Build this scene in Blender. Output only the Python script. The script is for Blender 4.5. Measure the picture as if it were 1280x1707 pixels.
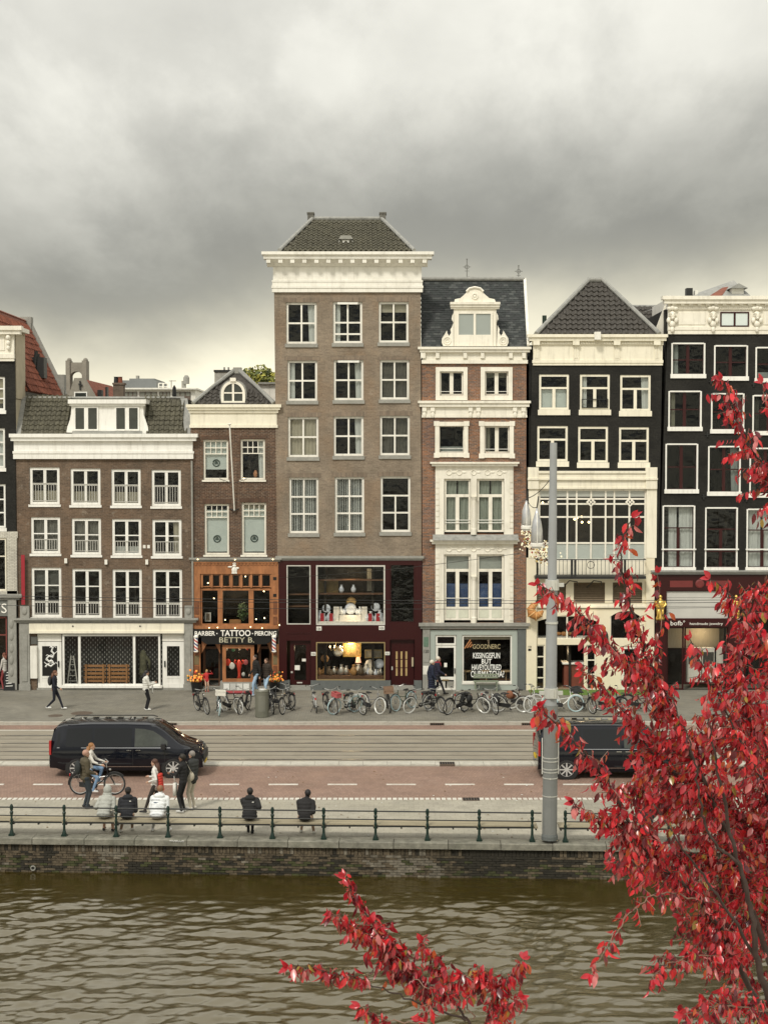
import bpy, math, random
import numpy as np
from mathutils import Vector, Matrix, noise as mnoise

# ------------------------------------------------------------ camera, sky, sun, exposure
scene = bpy.context.scene
C = scene.collection
for o in list(bpy.data.objects): bpy.data.objects.remove(o)
random.seed(7)
R = math.radians
F, CX, CY, HOR, H = 2480.0, 640.0, 853.5, 766.0, 10.4      # focal length and horizon in photo pixels, eye height in metres
TH = math.atan((CY - HOR) / F); CT, ST = math.cos(TH), math.sin(TH)

cam = bpy.data.cameras.new('camera'); cam.sensor_fit = 'VERTICAL'; cam.lens = 26.0
cam.sensor_height = 26.0 * 1707 / F; cam.clip_start = .1; cam.clip_end = 2000
camo = bpy.data.objects.new('camera', cam); C.objects.link(camo)
camo.location = (0, 0, H); camo.rotation_euler = (math.pi / 2 - TH, 0, 0); scene.camera = camo

SUN_EL, SUN_AZ = R(48), R(205)      # high behind the viewer, softened by cloud
world = bpy.data.worlds.new('World'); scene.world = world; world.use_nodes = True
def build_sky():
    nt = world.node_tree; nt.nodes.clear(); N = nt.nodes.new; L = nt.links.new
    def val(op, a, b=None, c=None):
        m = N('ShaderNodeMath'); m.operation = op
        for i, s in enumerate((a, b, c)):
            if s is None: continue
            if isinstance(s, (int, float)): m.inputs[i].default_value = s
            else: L(s, m.inputs[i])
        return m.outputs[0]
    tc = N('ShaderNodeTexCoord'); sep = N('ShaderNodeSeparateXYZ'); L(tc.outputs['Generated'], sep.inputs[0])
    x, y, z = sep.outputs; x = val('MULTIPLY', x, 1.9); z = val('MULTIPLY', z, 1.9)
    zc = val('MAXIMUM', z, 0.0); den = val('ADD', zc, .60)
    comb = N('ShaderNodeCombineXYZ'); L(val('DIVIDE', x, den), comb.inputs[0]); L(val('DIVIDE', y, den), comb.inputs[1])
    def noise(scale, detail, rough, dist=0, off=0):
        n = N('ShaderNodeTexNoise'); n.inputs['Scale'].default_value = scale; n.inputs['Detail'].default_value = detail
        n.inputs['Roughness'].default_value = rough; n.inputs['Distortion'].default_value = dist
        mp = N('ShaderNodeMapping'); mp.inputs['Location'].default_value = (off, off * .7, 0); L(comb.outputs[0], mp.inputs[0]); L(mp.outputs[0], n.inputs['Vector'])
        return n.outputs['Fac']
    n1 = noise(2.1, 5, .5, .2, 3.1); n2 = noise(5.0, 12, .56, .2, 9.3); n3 = noise(2.6, 12, .58, .1, 21.7)
    e = val('ADD', val('SUBTRACT', zc, val('MULTIPLY', x, .10)), val('MULTIPLY', val('SUBTRACT', n1, .5), .15))
    e = val('ADD', e, val('MULTIPLY', val('SUBTRACT', n2, .5), .09)); e = val('ADD', e, val('MULTIPLY', val('SUBTRACT', n3, .5), .08))
    ramp = N('ShaderNodeValToRGB'); L(e, ramp.inputs[0]); cr = ramp.color_ramp; cr.interpolation = 'B_SPLINE'
    stops = [(0, (.92, .86, .65)), (.125, (.94, .87, .66)), (.175, (.62, .585, .46)), (.235, (.285, .276, .235)), (.30, (.30, .291, .25)),
             (.38, (.43, .42, .37)), (.47, (.66, .645, .575)), (.72, (.82, .805, .73)), (1, (.98, .965, .90))]
    cr.elements[0].position, cr.elements[0].color = stops[0][0], (*stops[0][1], 1)
    cr.elements[1].position, cr.elements[1].color = stops[-1][0], (*stops[-1][1], 1)
    for p, c in stops[1:-1]: q = cr.elements.new(p); q.color = (*c, 1)
    mr = N('ShaderNodeMapRange'); mr.interpolation_type = 'SMOOTHSTEP'; L(n3, mr.inputs[0]); mr.inputs[1].default_value = .43; mr.inputs[2].default_value = .58; mr.inputs[3].default_value = .91; mr.inputs[4].default_value = 1.09
    mul = val('MULTIPLY', mr.outputs[0], val('ADD', .78, val('MULTIPLY', n2, .44)))
    vm = N('ShaderNodeVectorMath'); vm.operation = 'SCALE'; L(ramp.outputs[0], vm.inputs[0]); L(val('MULTIPLY', mul, 10.0 * SKY_GAIN), vm.inputs['Scale'])
    sky = N('ShaderNodeTexSky'); sky.sky_type = 'NISHITA'; sky.sun_disc = False; sky.sun_elevation = SUN_EL; sky.sun_rotation = SUN_AZ
    mx = N('ShaderNodeMix'); mx.data_type = 'RGBA'; mx.inputs[0].default_value = .96
    L(sky.outputs[0], mx.inputs[6]); L(vm.outputs[0], mx.inputs[7])
    bg = N('ShaderNodeBackground'); bg.inputs[1].default_value = .1; L(mx.outputs[2], bg.inputs[0])
    out = N('ShaderNodeOutputWorld'); L(bg.outputs[0], out.inputs[0])
SKY_GAIN = .76
build_sky()
sl = bpy.data.lights.new('sun', 'SUN'); sl.energy = 1.5; sl.angle = R(10); sl.color = (1, .945, .84)
so = bpy.data.objects.new('sun', sl); C.objects.link(so)
_d = Vector((math.sin(SUN_AZ) * math.cos(SUN_EL), math.cos(SUN_AZ) * math.cos(SUN_EL), math.sin(SUN_EL)))
so.rotation_euler = _d.to_track_quat('Z', 'Y').to_euler(); so.location = (-10, -10, 40)
vs = scene.view_settings; vs.view_transform = 'Standard'; vs.look = 'None'; vs.exposure = 0.68; vs.gamma = 1; vs.use_curve_mapping = False
scene.cycles.max_bounces = 6; scene.cycles.transparent_max_bounces = 12; scene.cycles.caustics_reflective = False; scene.cycles.caustics_refractive = False

# ------------------------------------------------------------ projection helpers (measured positions on real planes)
def ray(px, py):
    a, b = (px - CX) / F, (CY - py) / F
    return Vector((a, CT + b * ST, -ST + b * CT))
def PX(px, py, Y): d = ray(px, py); return d.x * Y / d.y
def PZ(py, Y): d = ray(0, py); return H + d.z * Y / d.y
def GP(px, py, z=0.0):
    d = ray(px, py); t = (z - H) / d.z; return Vector((d.x * t, d.y * t, z))
def PD(px, py, Y): d = ray(px, py); t = Y / d.y; return Vector((d.x * t, Y, H + d.z * t))

# ------------------------------------------------------------ materials
MATS = {}
def mat(name, col, rough=.6, var=.12, scale=4.0, bump=0.0, bscale=None, metal=0.0, spec=.4, stain=0.0, staincol=(.05, .045, .04), emit=None, es=1.0, coat=0.0, stretch=(1, 1, 1), streak=0.0):
    if name in MATS: return MATS[name]
    m = bpy.data.materials.new(name); m.use_nodes = True; nt = m.node_tree; N = nt.nodes.new; L = nt.links.new
    b = nt.nodes['Principled BSDF']; b.inputs['Roughness'].default_value = rough; b.inputs['Metallic'].default_value = metal
    b.inputs['Specular IOR Level'].default_value = spec; b.inputs['Coat Weight'].default_value = coat
    b.inputs['Base Color'].default_value = (*col, 1)
    if emit:
        b.inputs['Emission Color'].default_value = (*emit, 1); b.inputs['Emission Strength'].default_value = es
    if var or bump or stain:
        g = N('ShaderNodeNewGeometry'); mp = N('ShaderNodeMapping'); mp.inputs['Scale'].default_value = stretch; L(g.outputs['Position'], mp.inputs[0])
        n = N('ShaderNodeTexNoise'); n.inputs['Scale'].default_value = scale; n.inputs['Detail'].default_value = 6; n.inputs['Roughness'].default_value = .65; L(mp.outputs[0], n.inputs['Vector'])
        r = N('ShaderNodeMapRange'); r.inputs[1].default_value = .25; r.inputs[2].default_value = .75; r.inputs[3].default_value = 1 - var; r.inputs[4].default_value = 1 + var; L(n.outputs['Fac'], r.inputs[0])
        s = N('ShaderNodeVectorMath'); s.operation = 'SCALE'; s.inputs[0].default_value = col; L(r.outputs[0], s.inputs['Scale'])
        outc = s.outputs[0]
        if stain:
            n2 = N('ShaderNodeTexNoise'); n2.inputs['Scale'].default_value = .9; n2.inputs['Detail'].default_value = 8; n2.inputs['Roughness'].default_value = .7; n2.inputs['Distortion'].default_value = .6
            L(g.outputs['Position'], n2.inputs['Vector'])
            r2 = N('ShaderNodeMapRange'); r2.inputs[1].default_value = .5; r2.inputs[2].default_value = .72; r2.inputs[3].default_value = 0; r2.inputs[4].default_value = stain; L(n2.outputs['Fac'], r2.inputs[0])
            mx = N('ShaderNodeMix'); mx.data_type = 'RGBA'; L(r2.outputs[0], mx.inputs[0]); L(outc, mx.inputs[6]); mx.inputs[7].default_value = (*staincol, 1); outc = mx.outputs[2]
        if streak:
            m3 = N('ShaderNodeMapping'); m3.inputs['Scale'].default_value = (5, 5, .45); L(g.outputs['Position'], m3.inputs[0]); n3 = N('ShaderNodeTexNoise'); n3.inputs['Scale'].default_value = 1.3; n3.inputs['Detail'].default_value = 7; n3.inputs['Roughness'].default_value = .7; L(m3.outputs[0], n3.inputs['Vector'])
            r3 = N('ShaderNodeMapRange'); r3.inputs[1].default_value = .5; r3.inputs[2].default_value = .72; r3.inputs[4].default_value = streak; L(n3.outputs['Fac'], r3.inputs[0]); x3 = N('ShaderNodeMix'); x3.data_type = 'RGBA'; L(r3.outputs[0], x3.inputs[0]); L(outc, x3.inputs[6]); x3.inputs[7].default_value = (.22, .20, .15, 1); outc = x3.outputs[2]
        L(outc, b.inputs['Base Color'])
        if bump:
            bn = N('ShaderNodeTexNoise'); bn.inputs['Scale'].default_value = bscale or scale * 6; bn.inputs['Detail'].default_value = 4; L(mp.outputs[0], bn.inputs['Vector'])
            bp = N('ShaderNodeBump'); bp.inputs['Strength'].default_value = bump; bp.inputs['Distance'].default_value = .02; L(bn.outputs['Fac'], bp.inputs['Height']); L(bp.outputs[0], b.inputs['Normal'])
    MATS[name] = m; return m

def brick(name, c1, c2, mortar, axes='xz', w=.21, h=.065, rough=.85, patch=None, pamt=.6, stain=.35, msize=.009, bump=.5, offset=.5, tint=.25, bloom=0.0, grain=0.0):
    """running-bond masonry read from world position; broad patches of tint and dirt on top"""
    m = bpy.data.materials.new(name); m.use_nodes = True; nt = m.node_tree; N = nt.nodes.new; L = nt.links.new
    b = nt.nodes['Principled BSDF']; b.inputs['Roughness'].default_value = rough; b.inputs['Specular IOR Level'].default_value = .2
    g = N('ShaderNodeNewGeometry'); sp = N('ShaderNodeSeparateXYZ'); L(g.outputs['Position'], sp.inputs[0]); cb = N('ShaderNodeCombineXYZ')
    if axes == 'xz':
        ad = N('ShaderNodeMath'); L(sp.outputs[0], ad.inputs[0]); L(sp.outputs[1], ad.inputs[1]); L(ad.outputs[0], cb.inputs[0]); L(sp.outputs[2], cb.inputs[1])
    else: L(sp.outputs[0], cb.inputs[0]); L(sp.outputs[1], cb.inputs[1])
    t = N('ShaderNodeTexBrick'); t.offset = offset; t.inputs['Color1'].default_value = (*c1, 1); t.inputs['Color2'].default_value = (*c2, 1); t.inputs['Mortar'].default_value = (*mortar, 1)
    t.inputs['Scale'].default_value = 1; t.inputs['Mortar Size'].default_value = msize; t.inputs['Brick Width'].default_value = w; t.inputs['Row Height'].default_value = h; t.inputs['Bias'].default_value = 0
    L(cb.outputs[0], t.inputs['Vector'])
    n = N('ShaderNodeTexNoise'); n.inputs['Scale'].default_value = 1.1; n.inputs['Detail'].default_value = 7; n.inputs['Roughness'].default_value = .68; L(g.outputs['Position'], n.inputs['Vector'])
    r = N('ShaderNodeMapRange'); r.inputs[1].default_value = .3; r.inputs[2].default_value = .7; r.inputs[3].default_value = 1 - tint; r.inputs[4].default_value = 1 + tint; L(n.outputs['Fac'], r.inputs[0])
    s = N('ShaderNodeVectorMath'); s.operation = 'SCALE'; L(t.outputs['Color'], s.inputs[0]); L(r.outputs[0], s.inputs['Scale']); outc = s.outputs[0]
    if patch:
        n3 = N('ShaderNodeTexNoise'); n3.inputs['Scale'].default_value = .55; n3.inputs['Detail'].default_value = 5; n3.inputs['Roughness'].default_value = .6; L(g.outputs['Position'], n3.inputs['Vector'])
        r3 = N('ShaderNodeMapRange'); r3.inputs[1].default_value = .45; r3.inputs[2].default_value = .62; r3.inputs[4].default_value = pamt; L(n3.outputs['Fac'], r3.inputs[0])
        mm = N('ShaderNodeMix'); mm.data_type = 'RGBA'; mm.blend_type = 'MULTIPLY'; L(r3.outputs[0], mm.inputs[0]); L(outc, mm.inputs[6]); mm.inputs[7].default_value = (*patch, 1); outc = mm.outputs[2]
    if stain:
        n2 = N('ShaderNodeTexNoise'); n2.inputs['Scale'].default_value = .8; n2.inputs['Detail'].default_value = 9; n2.inputs['Roughness'].default_value = .72; n2.inputs['Distortion'].default_value = 1
        mp = N('ShaderNodeMapping'); mp.inputs['Scale'].default_value = (1, 1, .45); mp.inputs['Location'].default_value = (7, 3, 1); L(g.outputs['Position'], mp.inputs[0]); L(mp.outputs[0], n2.inputs['Vector'])
        r2 = N('ShaderNodeMapRange'); r2.inputs[1].default_value = .52; r2.inputs[2].default_value = .75; r2.inputs[4].default_value = stain; L(n2.outputs['Fac'], r2.inputs[0])
        m2 = N('ShaderNodeMix'); m2.data_type = 'RGBA'; L(r2.outputs[0], m2.inputs[0]); L(outc, m2.inputs[6]); m2.inputs[7].default_value = (.03, .028, .022, 1); outc = m2.outputs[2]
    if bloom:                                              # salt bloom, old repairs and rain streaks
        for sc, zs, lo, hi, cc, am, loc in ((2.6, 1, .58, .70, (.36, .32, .26), bloom, 13), (1.1, .16, .55, .75, (.035, .03, .024), bloom * .9, 29), (9, 1, .62, .72, (.42, .38, .32), bloom * .5, 41)):
            mq = N('ShaderNodeMapping'); mq.inputs['Scale'].default_value = (1, 1, zs); mq.inputs['Location'].default_value = (loc, 2, loc); L(g.outputs['Position'], mq.inputs[0]); nq = N('ShaderNodeTexNoise'); nq.inputs['Scale'].default_value = sc; nq.inputs['Detail'].default_value = 8; nq.inputs['Roughness'].default_value = .72; L(mq.outputs[0], nq.inputs['Vector'])
            rq = N('ShaderNodeMapRange'); rq.inputs[1].default_value = lo; rq.inputs[2].default_value = hi; rq.inputs[4].default_value = am; L(nq.outputs['Fac'], rq.inputs[0]); xq = N('ShaderNodeMix'); xq.data_type = 'RGBA'; L(rq.outputs[0], xq.inputs[0]); L(outc, xq.inputs[6]); xq.inputs[7].default_value = (*cc, 1); outc = xq.outputs[2]
    if grain:
        ng = N('ShaderNodeTexNoise'); ng.inputs['Scale'].default_value = 16; ng.inputs['Detail'].default_value = 3; L(g.outputs['Position'], ng.inputs['Vector']); rg = N('ShaderNodeMapRange'); rg.inputs[1].default_value = .3; rg.inputs[2].default_value = .7; rg.inputs[3].default_value = 1 - grain; rg.inputs[4].default_value = 1 + grain; L(ng.outputs['Fac'], rg.inputs[0]); sg_ = N('ShaderNodeVectorMath'); sg_.operation = 'SCALE'; L(outc, sg_.inputs[0]); L(rg.outputs[0], sg_.inputs['Scale']); outc = sg_.outputs[0]
    L(outc, b.inputs['Base Color'])
    bp = N('ShaderNodeBump'); bp.inputs['Strength'].default_value = bump; bp.inputs['Distance'].default_value = .01; bp.invert = True; L(t.outputs['Fac'], bp.inputs['Height']); L(bp.outputs[0], b.inputs['Normal'])
    MATS[name] = m; return m

def glass_mat(name, tint=(.8, .82, .8), refl=1.0, wob=.06, base=.03):
    m = bpy.data.materials.new(name); m.use_nodes = True; nt = m.node_tree; nt.nodes.clear(); N = nt.nodes.new; L = nt.links.new
    tr = N('ShaderNodeBsdfTransparent'); tr.inputs[0].default_value = (*tint, 1)
    gl = N('ShaderNodeBsdfGlossy'); gl.inputs['Roughness'].default_value = .03; gl.inputs['Color'].default_value = (.95, .97, 1, 1)
    g = N('ShaderNodeNewGeometry'); n = N('ShaderNodeTexNoise'); n.inputs['Scale'].default_value = 1.6; n.inputs['Detail'].default_value = 2; L(g.outputs['Position'], n.inputs['Vector'])
    bp = N('ShaderNodeBump'); bp.inputs['Strength'].default_value = wob; bp.inputs['Distance'].default_value = .3; L(n.outputs['Fac'], bp.inputs['Height']); L(bp.outputs[0], gl.inputs['Normal'])
    fr = N('ShaderNodeFresnel'); fr.inputs[0].default_value = 1.5
    ma = N('ShaderNodeMath'); ma.operation = 'MULTIPLY_ADD'; L(fr.outputs[0], ma.inputs[0]); ma.inputs[1].default_value = refl; ma.inputs[2].default_value = base
    mx = N('ShaderNodeMixShader'); L(ma.outputs[0], mx.inputs[0]); L(tr.outputs[0], mx.inputs[1]); L(gl.outputs[0], mx.inputs[2])
    o = N('ShaderNodeOutputMaterial'); L(mx.outputs[0], o.inputs[0]); MATS[name] = m; return m

# ------------------------------------------------------------ mesh builder and scene objects
class MB:
    def __init__(s): s.v, s.f, s.m = [], [], []
    def add(s, vs, fs, m=0):
        k = len(s.v); s.v += [tuple(p) for p in vs]; s.f += [tuple(i + k for i in q) for q in fs]; s.m += [m] * len(fs); return s
    def box(s, x0, x1, y0, y1, z0, z1, m=0):
        if x0 > x1: x0, x1 = x1, x0
        if y0 > y1: y0, y1 = y1, y0
        if z0 > z1: z0, z1 = z1, z0
        return s.add([(x0, y0, z0), (x1, y0, z0), (x1, y1, z0), (x0, y1, z0), (x0, y0, z1), (x1, y0, z1), (x1, y1, z1), (x0, y1, z1)],
                     [(0, 3, 2, 1), (4, 5, 6, 7), (0, 1, 5, 4), (1, 2, 6, 5), (2, 3, 7, 6), (3, 0, 4, 7)], m)
    def obox(s, c, size, rot=None, m=0):
        a, b, d = [q / 2 for q in size]; M = rot or Matrix.Identity(3); c = Vector(c)
        ps = [c + M @ Vector(p) for p in ((-a, -b, -d), (a, -b, -d), (a, b, -d), (-a, b, -d), (-a, -b, d), (a, -b, d), (a, b, d), (-a, b, d))]
        return s.add(ps, [(0, 3, 2, 1), (4, 5, 6, 7), (0, 1, 5, 4), (1, 2, 6, 5), (2, 3, 7, 6), (3, 0, 4, 7)], m)
    def bar(s, a, b, w, h=None, m=0):
        a, b = Vector(a), Vector(b); d = b - a; q = d.to_track_quat('X', 'Z').to_matrix(); return s.obox((a + b) / 2, (d.length, w, h or w), q, m)
    def prism(s, poly, y0, y1, m=0):           # polygon in x,z (counter-clockwise seen from -Y) pushed along Y
        n = len(poly); vs = [(x, y0, z) for x, z in poly] + [(x, y1, z) for x, z in poly]
        return s.add(vs, [tuple(range(n)), tuple(range(2 * n - 1, n - 1, -1))] + [(i, i + n, (i + 1) % n + n, (i + 1) % n) for i in range(n)], m)
    def profx(s, poly, x0, x1, m=0):           # polygon in y,z pushed along X
        n = len(poly); vs = [(x0, y, z) for y, z in poly] + [(x1, y, z) for y, z in poly]
        return s.add(vs, [tuple(range(n)), tuple(range(2 * n - 1, n - 1, -1))] + [(i, i + n, (i + 1) % n + n, (i + 1) % n) for i in range(n)], m)
    def tube(s, pts, r, n=6, m=0, caps=True):
        pts = [Vector(p) for p in pts]; k = len(pts); rs = r if isinstance(r, (list, tuple)) else [r] * k
        vs, fs = [], []; up = Vector((0, 0, 1)); pu = None
        for i, p in enumerate(pts):
            d = (pts[min(i + 1, k - 1)] - pts[max(i - 1, 0)]).normalized()
            if pu is None: a = d.cross(up if abs(d.z) < .9 else Vector((1, 0, 0))).normalized()
            else: a = (pu - d * pu.dot(d)).normalized()
            pu = a; b = d.cross(a)
            vs += [p + (a * math.cos(2 * math.pi * j / n) + b * math.sin(2 * math.pi * j / n)) * rs[i] for j in range(n)]
        for i in range(k - 1):
            for j in range(n): fs.append((i * n + j, i * n + (j + 1) % n, (i + 1) * n + (j + 1) % n, (i + 1) * n + j))
        if caps: fs.append(tuple(range(n - 1, -1, -1))); fs.append(tuple((k - 1) * n + j for j in range(n)))
        return s.add(vs, fs, m)
    def lathe(s, prof, c, n=12, m=0, M=None):   # profile (radius, height) turned about the Z of frame M at c
        c = Vector(c); vs, fs = [], []; k = len(prof)
        for r, z in prof:
            for j in range(n):
                p = Vector((r * math.cos(2 * math.pi * j / n), r * math.sin(2 * math.pi * j / n), z)); vs.append(c + (M @ p if M else p))
        for i in range(k - 1):
            for j in range(n): fs.append((i * n + j, i * n + (j + 1) % n, (i + 1) * n + (j + 1) % n, (i + 1) * n + j))
        fs.append(tuple(range(n - 1, -1, -1))); fs.append(tuple((k - 1) * n + j for j in range(n)))
        return s.add(vs, fs, m)
    def ball(s, c, r, n=10, k=7, m=0, M=None):
        rx, ry, rz = r if isinstance(r, (tuple, list)) else (r, r, r); c = Vector(c); vs, fs = [], []
        for i in range(k + 1):
            t = math.pi * i / k
            for j in range(n):
                a = 2 * math.pi * j / n; p = Vector((rx * math.sin(t) * math.cos(a), ry * math.sin(t) * math.sin(a), rz * math.cos(t))); vs.append(c + (M @ p if M else p))
        for i in range(k):
            for j in range(n): fs.append((i * n + j, (i + 1) * n + j, (i + 1) * n + (j + 1) % n, i * n + (j + 1) % n))
        return s.add(vs, fs, m)
    def torus(s, c, R0, r, M=None, n=24, k=6, m=0):
        c = Vector(c); vs, fs = [], []
        for i in range(n):
            a = 2 * math.pi * i / n
            for j in range(k):
                t = 2 * math.pi * j / k; p = Vector(((R0 + r * math.cos(t)) * math.cos(a), (R0 + r * math.cos(t)) * math.sin(a), r * math.sin(t))); vs.append(c + (M @ p if M else p))
        for i in range(n):
            for j in range(k): fs.append((i * k + j, ((i + 1) % n) * k + j, ((i + 1) % n) * k + (j + 1) % k, i * k + (j + 1) % k))
        return s.add(vs, fs, m)
    def build(s, name, mats, parent=None, smooth=False, loc=None):
        me = bpy.data.meshes.new(name); off = WL.get(parent, Vector((0, 0, 0))) if loc is None else Vector(loc)
        me.from_pydata([(p[0] - off.x, p[1] - off.y, p[2] - off.z) for p in s.v], [], s.f)
        if not isinstance(mats, (list, tuple)): mats = [mats]
        for q in mats: me.materials.append(q)
        if len(mats) > 1: me.polygons.foreach_set('material_index', s.m)
        if smooth: me.polygons.foreach_set('use_smooth', [True] * len(me.polygons))
        me.update(); return put(name, me, parent, loc)
WL = {}
def put(name, me, parent=None, loc=None):
    o = bpy.data.objects.new(name, me); C.objects.link(o)
    if parent is not None: o.parent = parent; WL[o] = WL.get(parent, Vector((0, 0, 0)))
    elif loc is not None: o.location = loc; WL[o] = Vector(loc)
    return o
def tag(o, label=None, cat=None, group=None, kind=None):
    if label: o['label'] = label
    if cat: o['category'] = cat
    if group: o['group'] = group
    if kind: o['kind'] = kind
    return o
def thing(name, label, cat, loc=(0, 0, 0), group=None):
    o = bpy.data.objects.new(name, None); o.empty_display_size = .2; C.objects.link(o); o.location = loc; WL[o] = Vector(loc); return tag(o, label, cat, group)
def copy_tree(o, parent=None):
    c = o.copy(); C.objects.link(c); c.parent = parent; WL[c] = WL.get(o, Vector((0, 0, 0)))
    for ch in list(o.children): copy_tree(ch, c)
    return c
def smooth_by_angle(o, ang=40):
    me = o.data; me.polygons.foreach_set('use_smooth', [True] * len(me.polygons))
    try: me.set_sharp_from_angle(angle=R(ang))
    except Exception: pass
def text_mesh(s, w, h, thick=.004, bold=0.0, shear=0.0):
    cu = bpy.data.curves.new('lettering', 'FONT'); cu.body = s; cu.size = 1; cu.extrude = .02; cu.offset = bold; cu.shear = shear; cu.align_x = 'CENTER'; cu.resolution_u = 3
    o = bpy.data.objects.new('lettering', cu); C.objects.link(o); dg = bpy.context.evaluated_depsgraph_get(); me = bpy.data.meshes.new_from_object(o.evaluated_get(dg)); bpy.data.objects.remove(o); bpy.data.curves.remove(cu)
    co = np.empty(len(me.vertices) * 3); me.vertices.foreach_get('co', co); co = co.reshape(-1, 3); mn, mx = co.min(0), co.max(0)
    c2 = np.empty_like(co); c2[:, 0] = (co[:, 0] - (mn[0] + mx[0]) / 2) / (mx[0] - mn[0]) * w; c2[:, 2] = (co[:, 1] - (mn[1] + mx[1]) / 2) / (mx[1] - mn[1]) * h; c2[:, 1] = -co[:, 2] / .02 * thick
    me.vertices.foreach_set('co', c2.ravel()); me.update(); return me
def lettering(s, px0, py0, px1, py1, Y, m, parent, bold=0.0, name='lettering'):
    """letters standing on the plane Y between two measured corners"""
    xm, ym = (px0 + px1) / 2, (py0 + py1) / 2
    w = PX(px1, ym, Y) - PX(px0, ym, Y); h = PZ(py0, Y) - PZ(py1, Y); me = text_mesh(s, w, h, bold=bold); me.materials.append(m)
    o = put(name, me, parent); o.location = Vector((PX(xm, ym, Y), Y - .008, PZ(ym, Y))) - WL.get(parent, Vector((0, 0, 0))); return o
# ------------------------------------------------------------ shared materials
WHITE = mat('white paint', (.80, .79, .74), .45, .05, 3, stain=.18, staincol=(.45, .42, .34), streak=.3)
CREAM = mat('cream paint', (.80, .755, .62), .5, .05, 2, stain=.22, staincol=(.5, .44, .3), streak=.3)
IVORY = mat('ivory paint', (.79, .755, .655), .5, .06, 2, stain=.3, staincol=(.42, .38, .29), streak=.3)
OFFW = mat('off white paint', (.78, .76, .69), .5, .06, 2, stain=.35, staincol=(.4, .37, .3), streak=.3)
LEAD = mat('grey lead sheet', (.26, .26, .24), .6, .3, 5, bump=.3, spec=.3, stain=.5, staincol=(.38, .37, .34))
STONE = mat('grey hardstone', (.29, .285, .255), .8, .18, 6, bump=.4, stain=.4, staincol=(.13, .13, .11))
STONED = mat('dark bluestone', (.115, .125, .12), .7, .15, 5, bump=.3)
MAROON = mat('maroon paint', (.034, .0055, .006), .32, .08, 3, spec=.3)
MAROON2 = mat('dull red paint', (.16, .028, .026), .45, .1, 3)
COPPER = mat('orange varnished wood', (.33, .140, .058), .4, .45, 4, bump=.2, stretch=(1, 1, .35), stain=.3, staincol=(.20, .06, .02))
GREENG = mat('sage green paint', (.36, .40, .36), .5, .06, 2, stain=.2, staincol=(.24, .27, .24))
BLACKP = mat('black gloss paint', (.012, .012, .012), .3, .1, 4)
IRON = mat('black iron', (.018, .019, .018), .5, .2, 8)
DGREEN = mat('dark green paint', (.006, .022, .016), .38, .15, 6)
GOLD = mat('gilded metal', (.82, .55, .14), .3, .1, 9, metal=.9)
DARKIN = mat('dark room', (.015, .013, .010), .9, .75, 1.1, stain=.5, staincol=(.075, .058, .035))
DIMCUR = mat('dim grey curtain', (.10, .095, .08), .9, .3, 6, stretch=(4, 4, .3))
SHEER = mat('sheer curtain', (.62, .64, .62), .9, .1, 6, stretch=(4, 4, .3))
LINEN = mat('beige curtain', (.45, .41, .32), .9, .15, 6, stretch=(4, 4, .3))
FROST = mat('pale blue blind', (.62, .68, .655), .8, .05, 2)
TILE = mat('weathered dark pantile', (.098, .092, .068), .8, .6, 7, bump=.5, stain=.5, staincol=(.15, .14, .095), spec=.2)
TILE2 = mat('dark grey glazed pantile', (.066, .060, .052), .65, .5, 7, bump=.4, spec=.3)
TILER = mat('red pantile', (.20, .062, .034), .75, .45, 5, bump=.4, stain=.35, staincol=(.12, .05, .03))
SLATE = mat('blue grey slate', (.040, .045, .044), .65, .5, 7, bump=.3, spec=.2)
WBULB = mat('lit warm bulb', (1, .8, .5), .4, 0, emit=(1, .72, .36), es=5)
GLASS = glass_mat('window glass', (.93, .94, .93), .34, .35, .003); GLASSD = glass_mat('dark window glass', (.75, .77, .76), .3, .25, .004)
GLASSG = glass_mat('shop glass', (.95, .95, .94), .3, .03, .003)
TIMBER = mat('bleached bench timber', (.30, .26, .175), .8, .3, 3, bump=.5, stretch=(.15, 4, 4), stain=.4, staincol=(.18, .15, .10))
BR_BROWN = brick('brown brick', (.165, .115, .078), (.110, .076, .052), (.17, .135, .105), patch=(.8, .72, .66), stain=.35, bump=.3, tint=.3, bloom=.45, grain=.18)
BR_RED = brick('dark red brown brick', (.125, .070, .043), (.075, .046, .033), (.22, .185, .145), patch=(.75, .65, .6), stain=.25, bump=.4, msize=.007, tint=.35, bloom=.35, grain=.25)
BR_GREY = brick('grey brown brick', (.262, .212, .160), (.200, .160, .122), (.255, .212, .160), patch=(.78, .66, .56), stain=.16, bump=.3, tint=.22, bloom=.3, grain=.14)
BR_MIX = brick('mixed red brick', (.30, .135, .065), (.13, .085, .065), (.25, .20, .16), patch=(.62, .66, .78), pamt=.8, stain=.12, bump=.4, tint=.25, bloom=.3, grain=.22)
BR_BLACK = brick('black tarred brick', (.0215, .0205, .0175), (.0165, .0158, .0138), (.018, .0172, .015), patch=(.6, .6, .6), stain=0, bump=.5, tint=.5, rough=.6, grain=.3)
BR_WHITE = brick('white glazed brick', (.6, .58, .5), (.52, .5, .43), (.3, .28, .24), stain=.1, rough=.3)
REDBR = brick('red clinker paving', (.275, .185, .145), (.235, .155, .122), (.205, .145, .112), axes='xy', w=.1, h=.2, patch=(.86, .84, .8), stain=.12, bump=.25, tint=.18, bloom=.22, grain=.14)
PAVE = brick('grey pavement clinkers', (.235, .222, .185), (.195, .185, .155), (.15, .142, .118), axes='xy', w=.22, h=.11, patch=(.75, .74, .70), stain=.22, bump=.25, tint=.24, bloom=.3, grain=.12)
PAVEN = brick('pale quay tiles', (.345, .322, .262), (.315, .294, .24), (.27, .252, .205), axes='xy', w=.3, h=.3, patch=(.85, .85, .82), stain=.12, bump=.2, tint=.18, bloom=.25, grain=.1)
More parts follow.
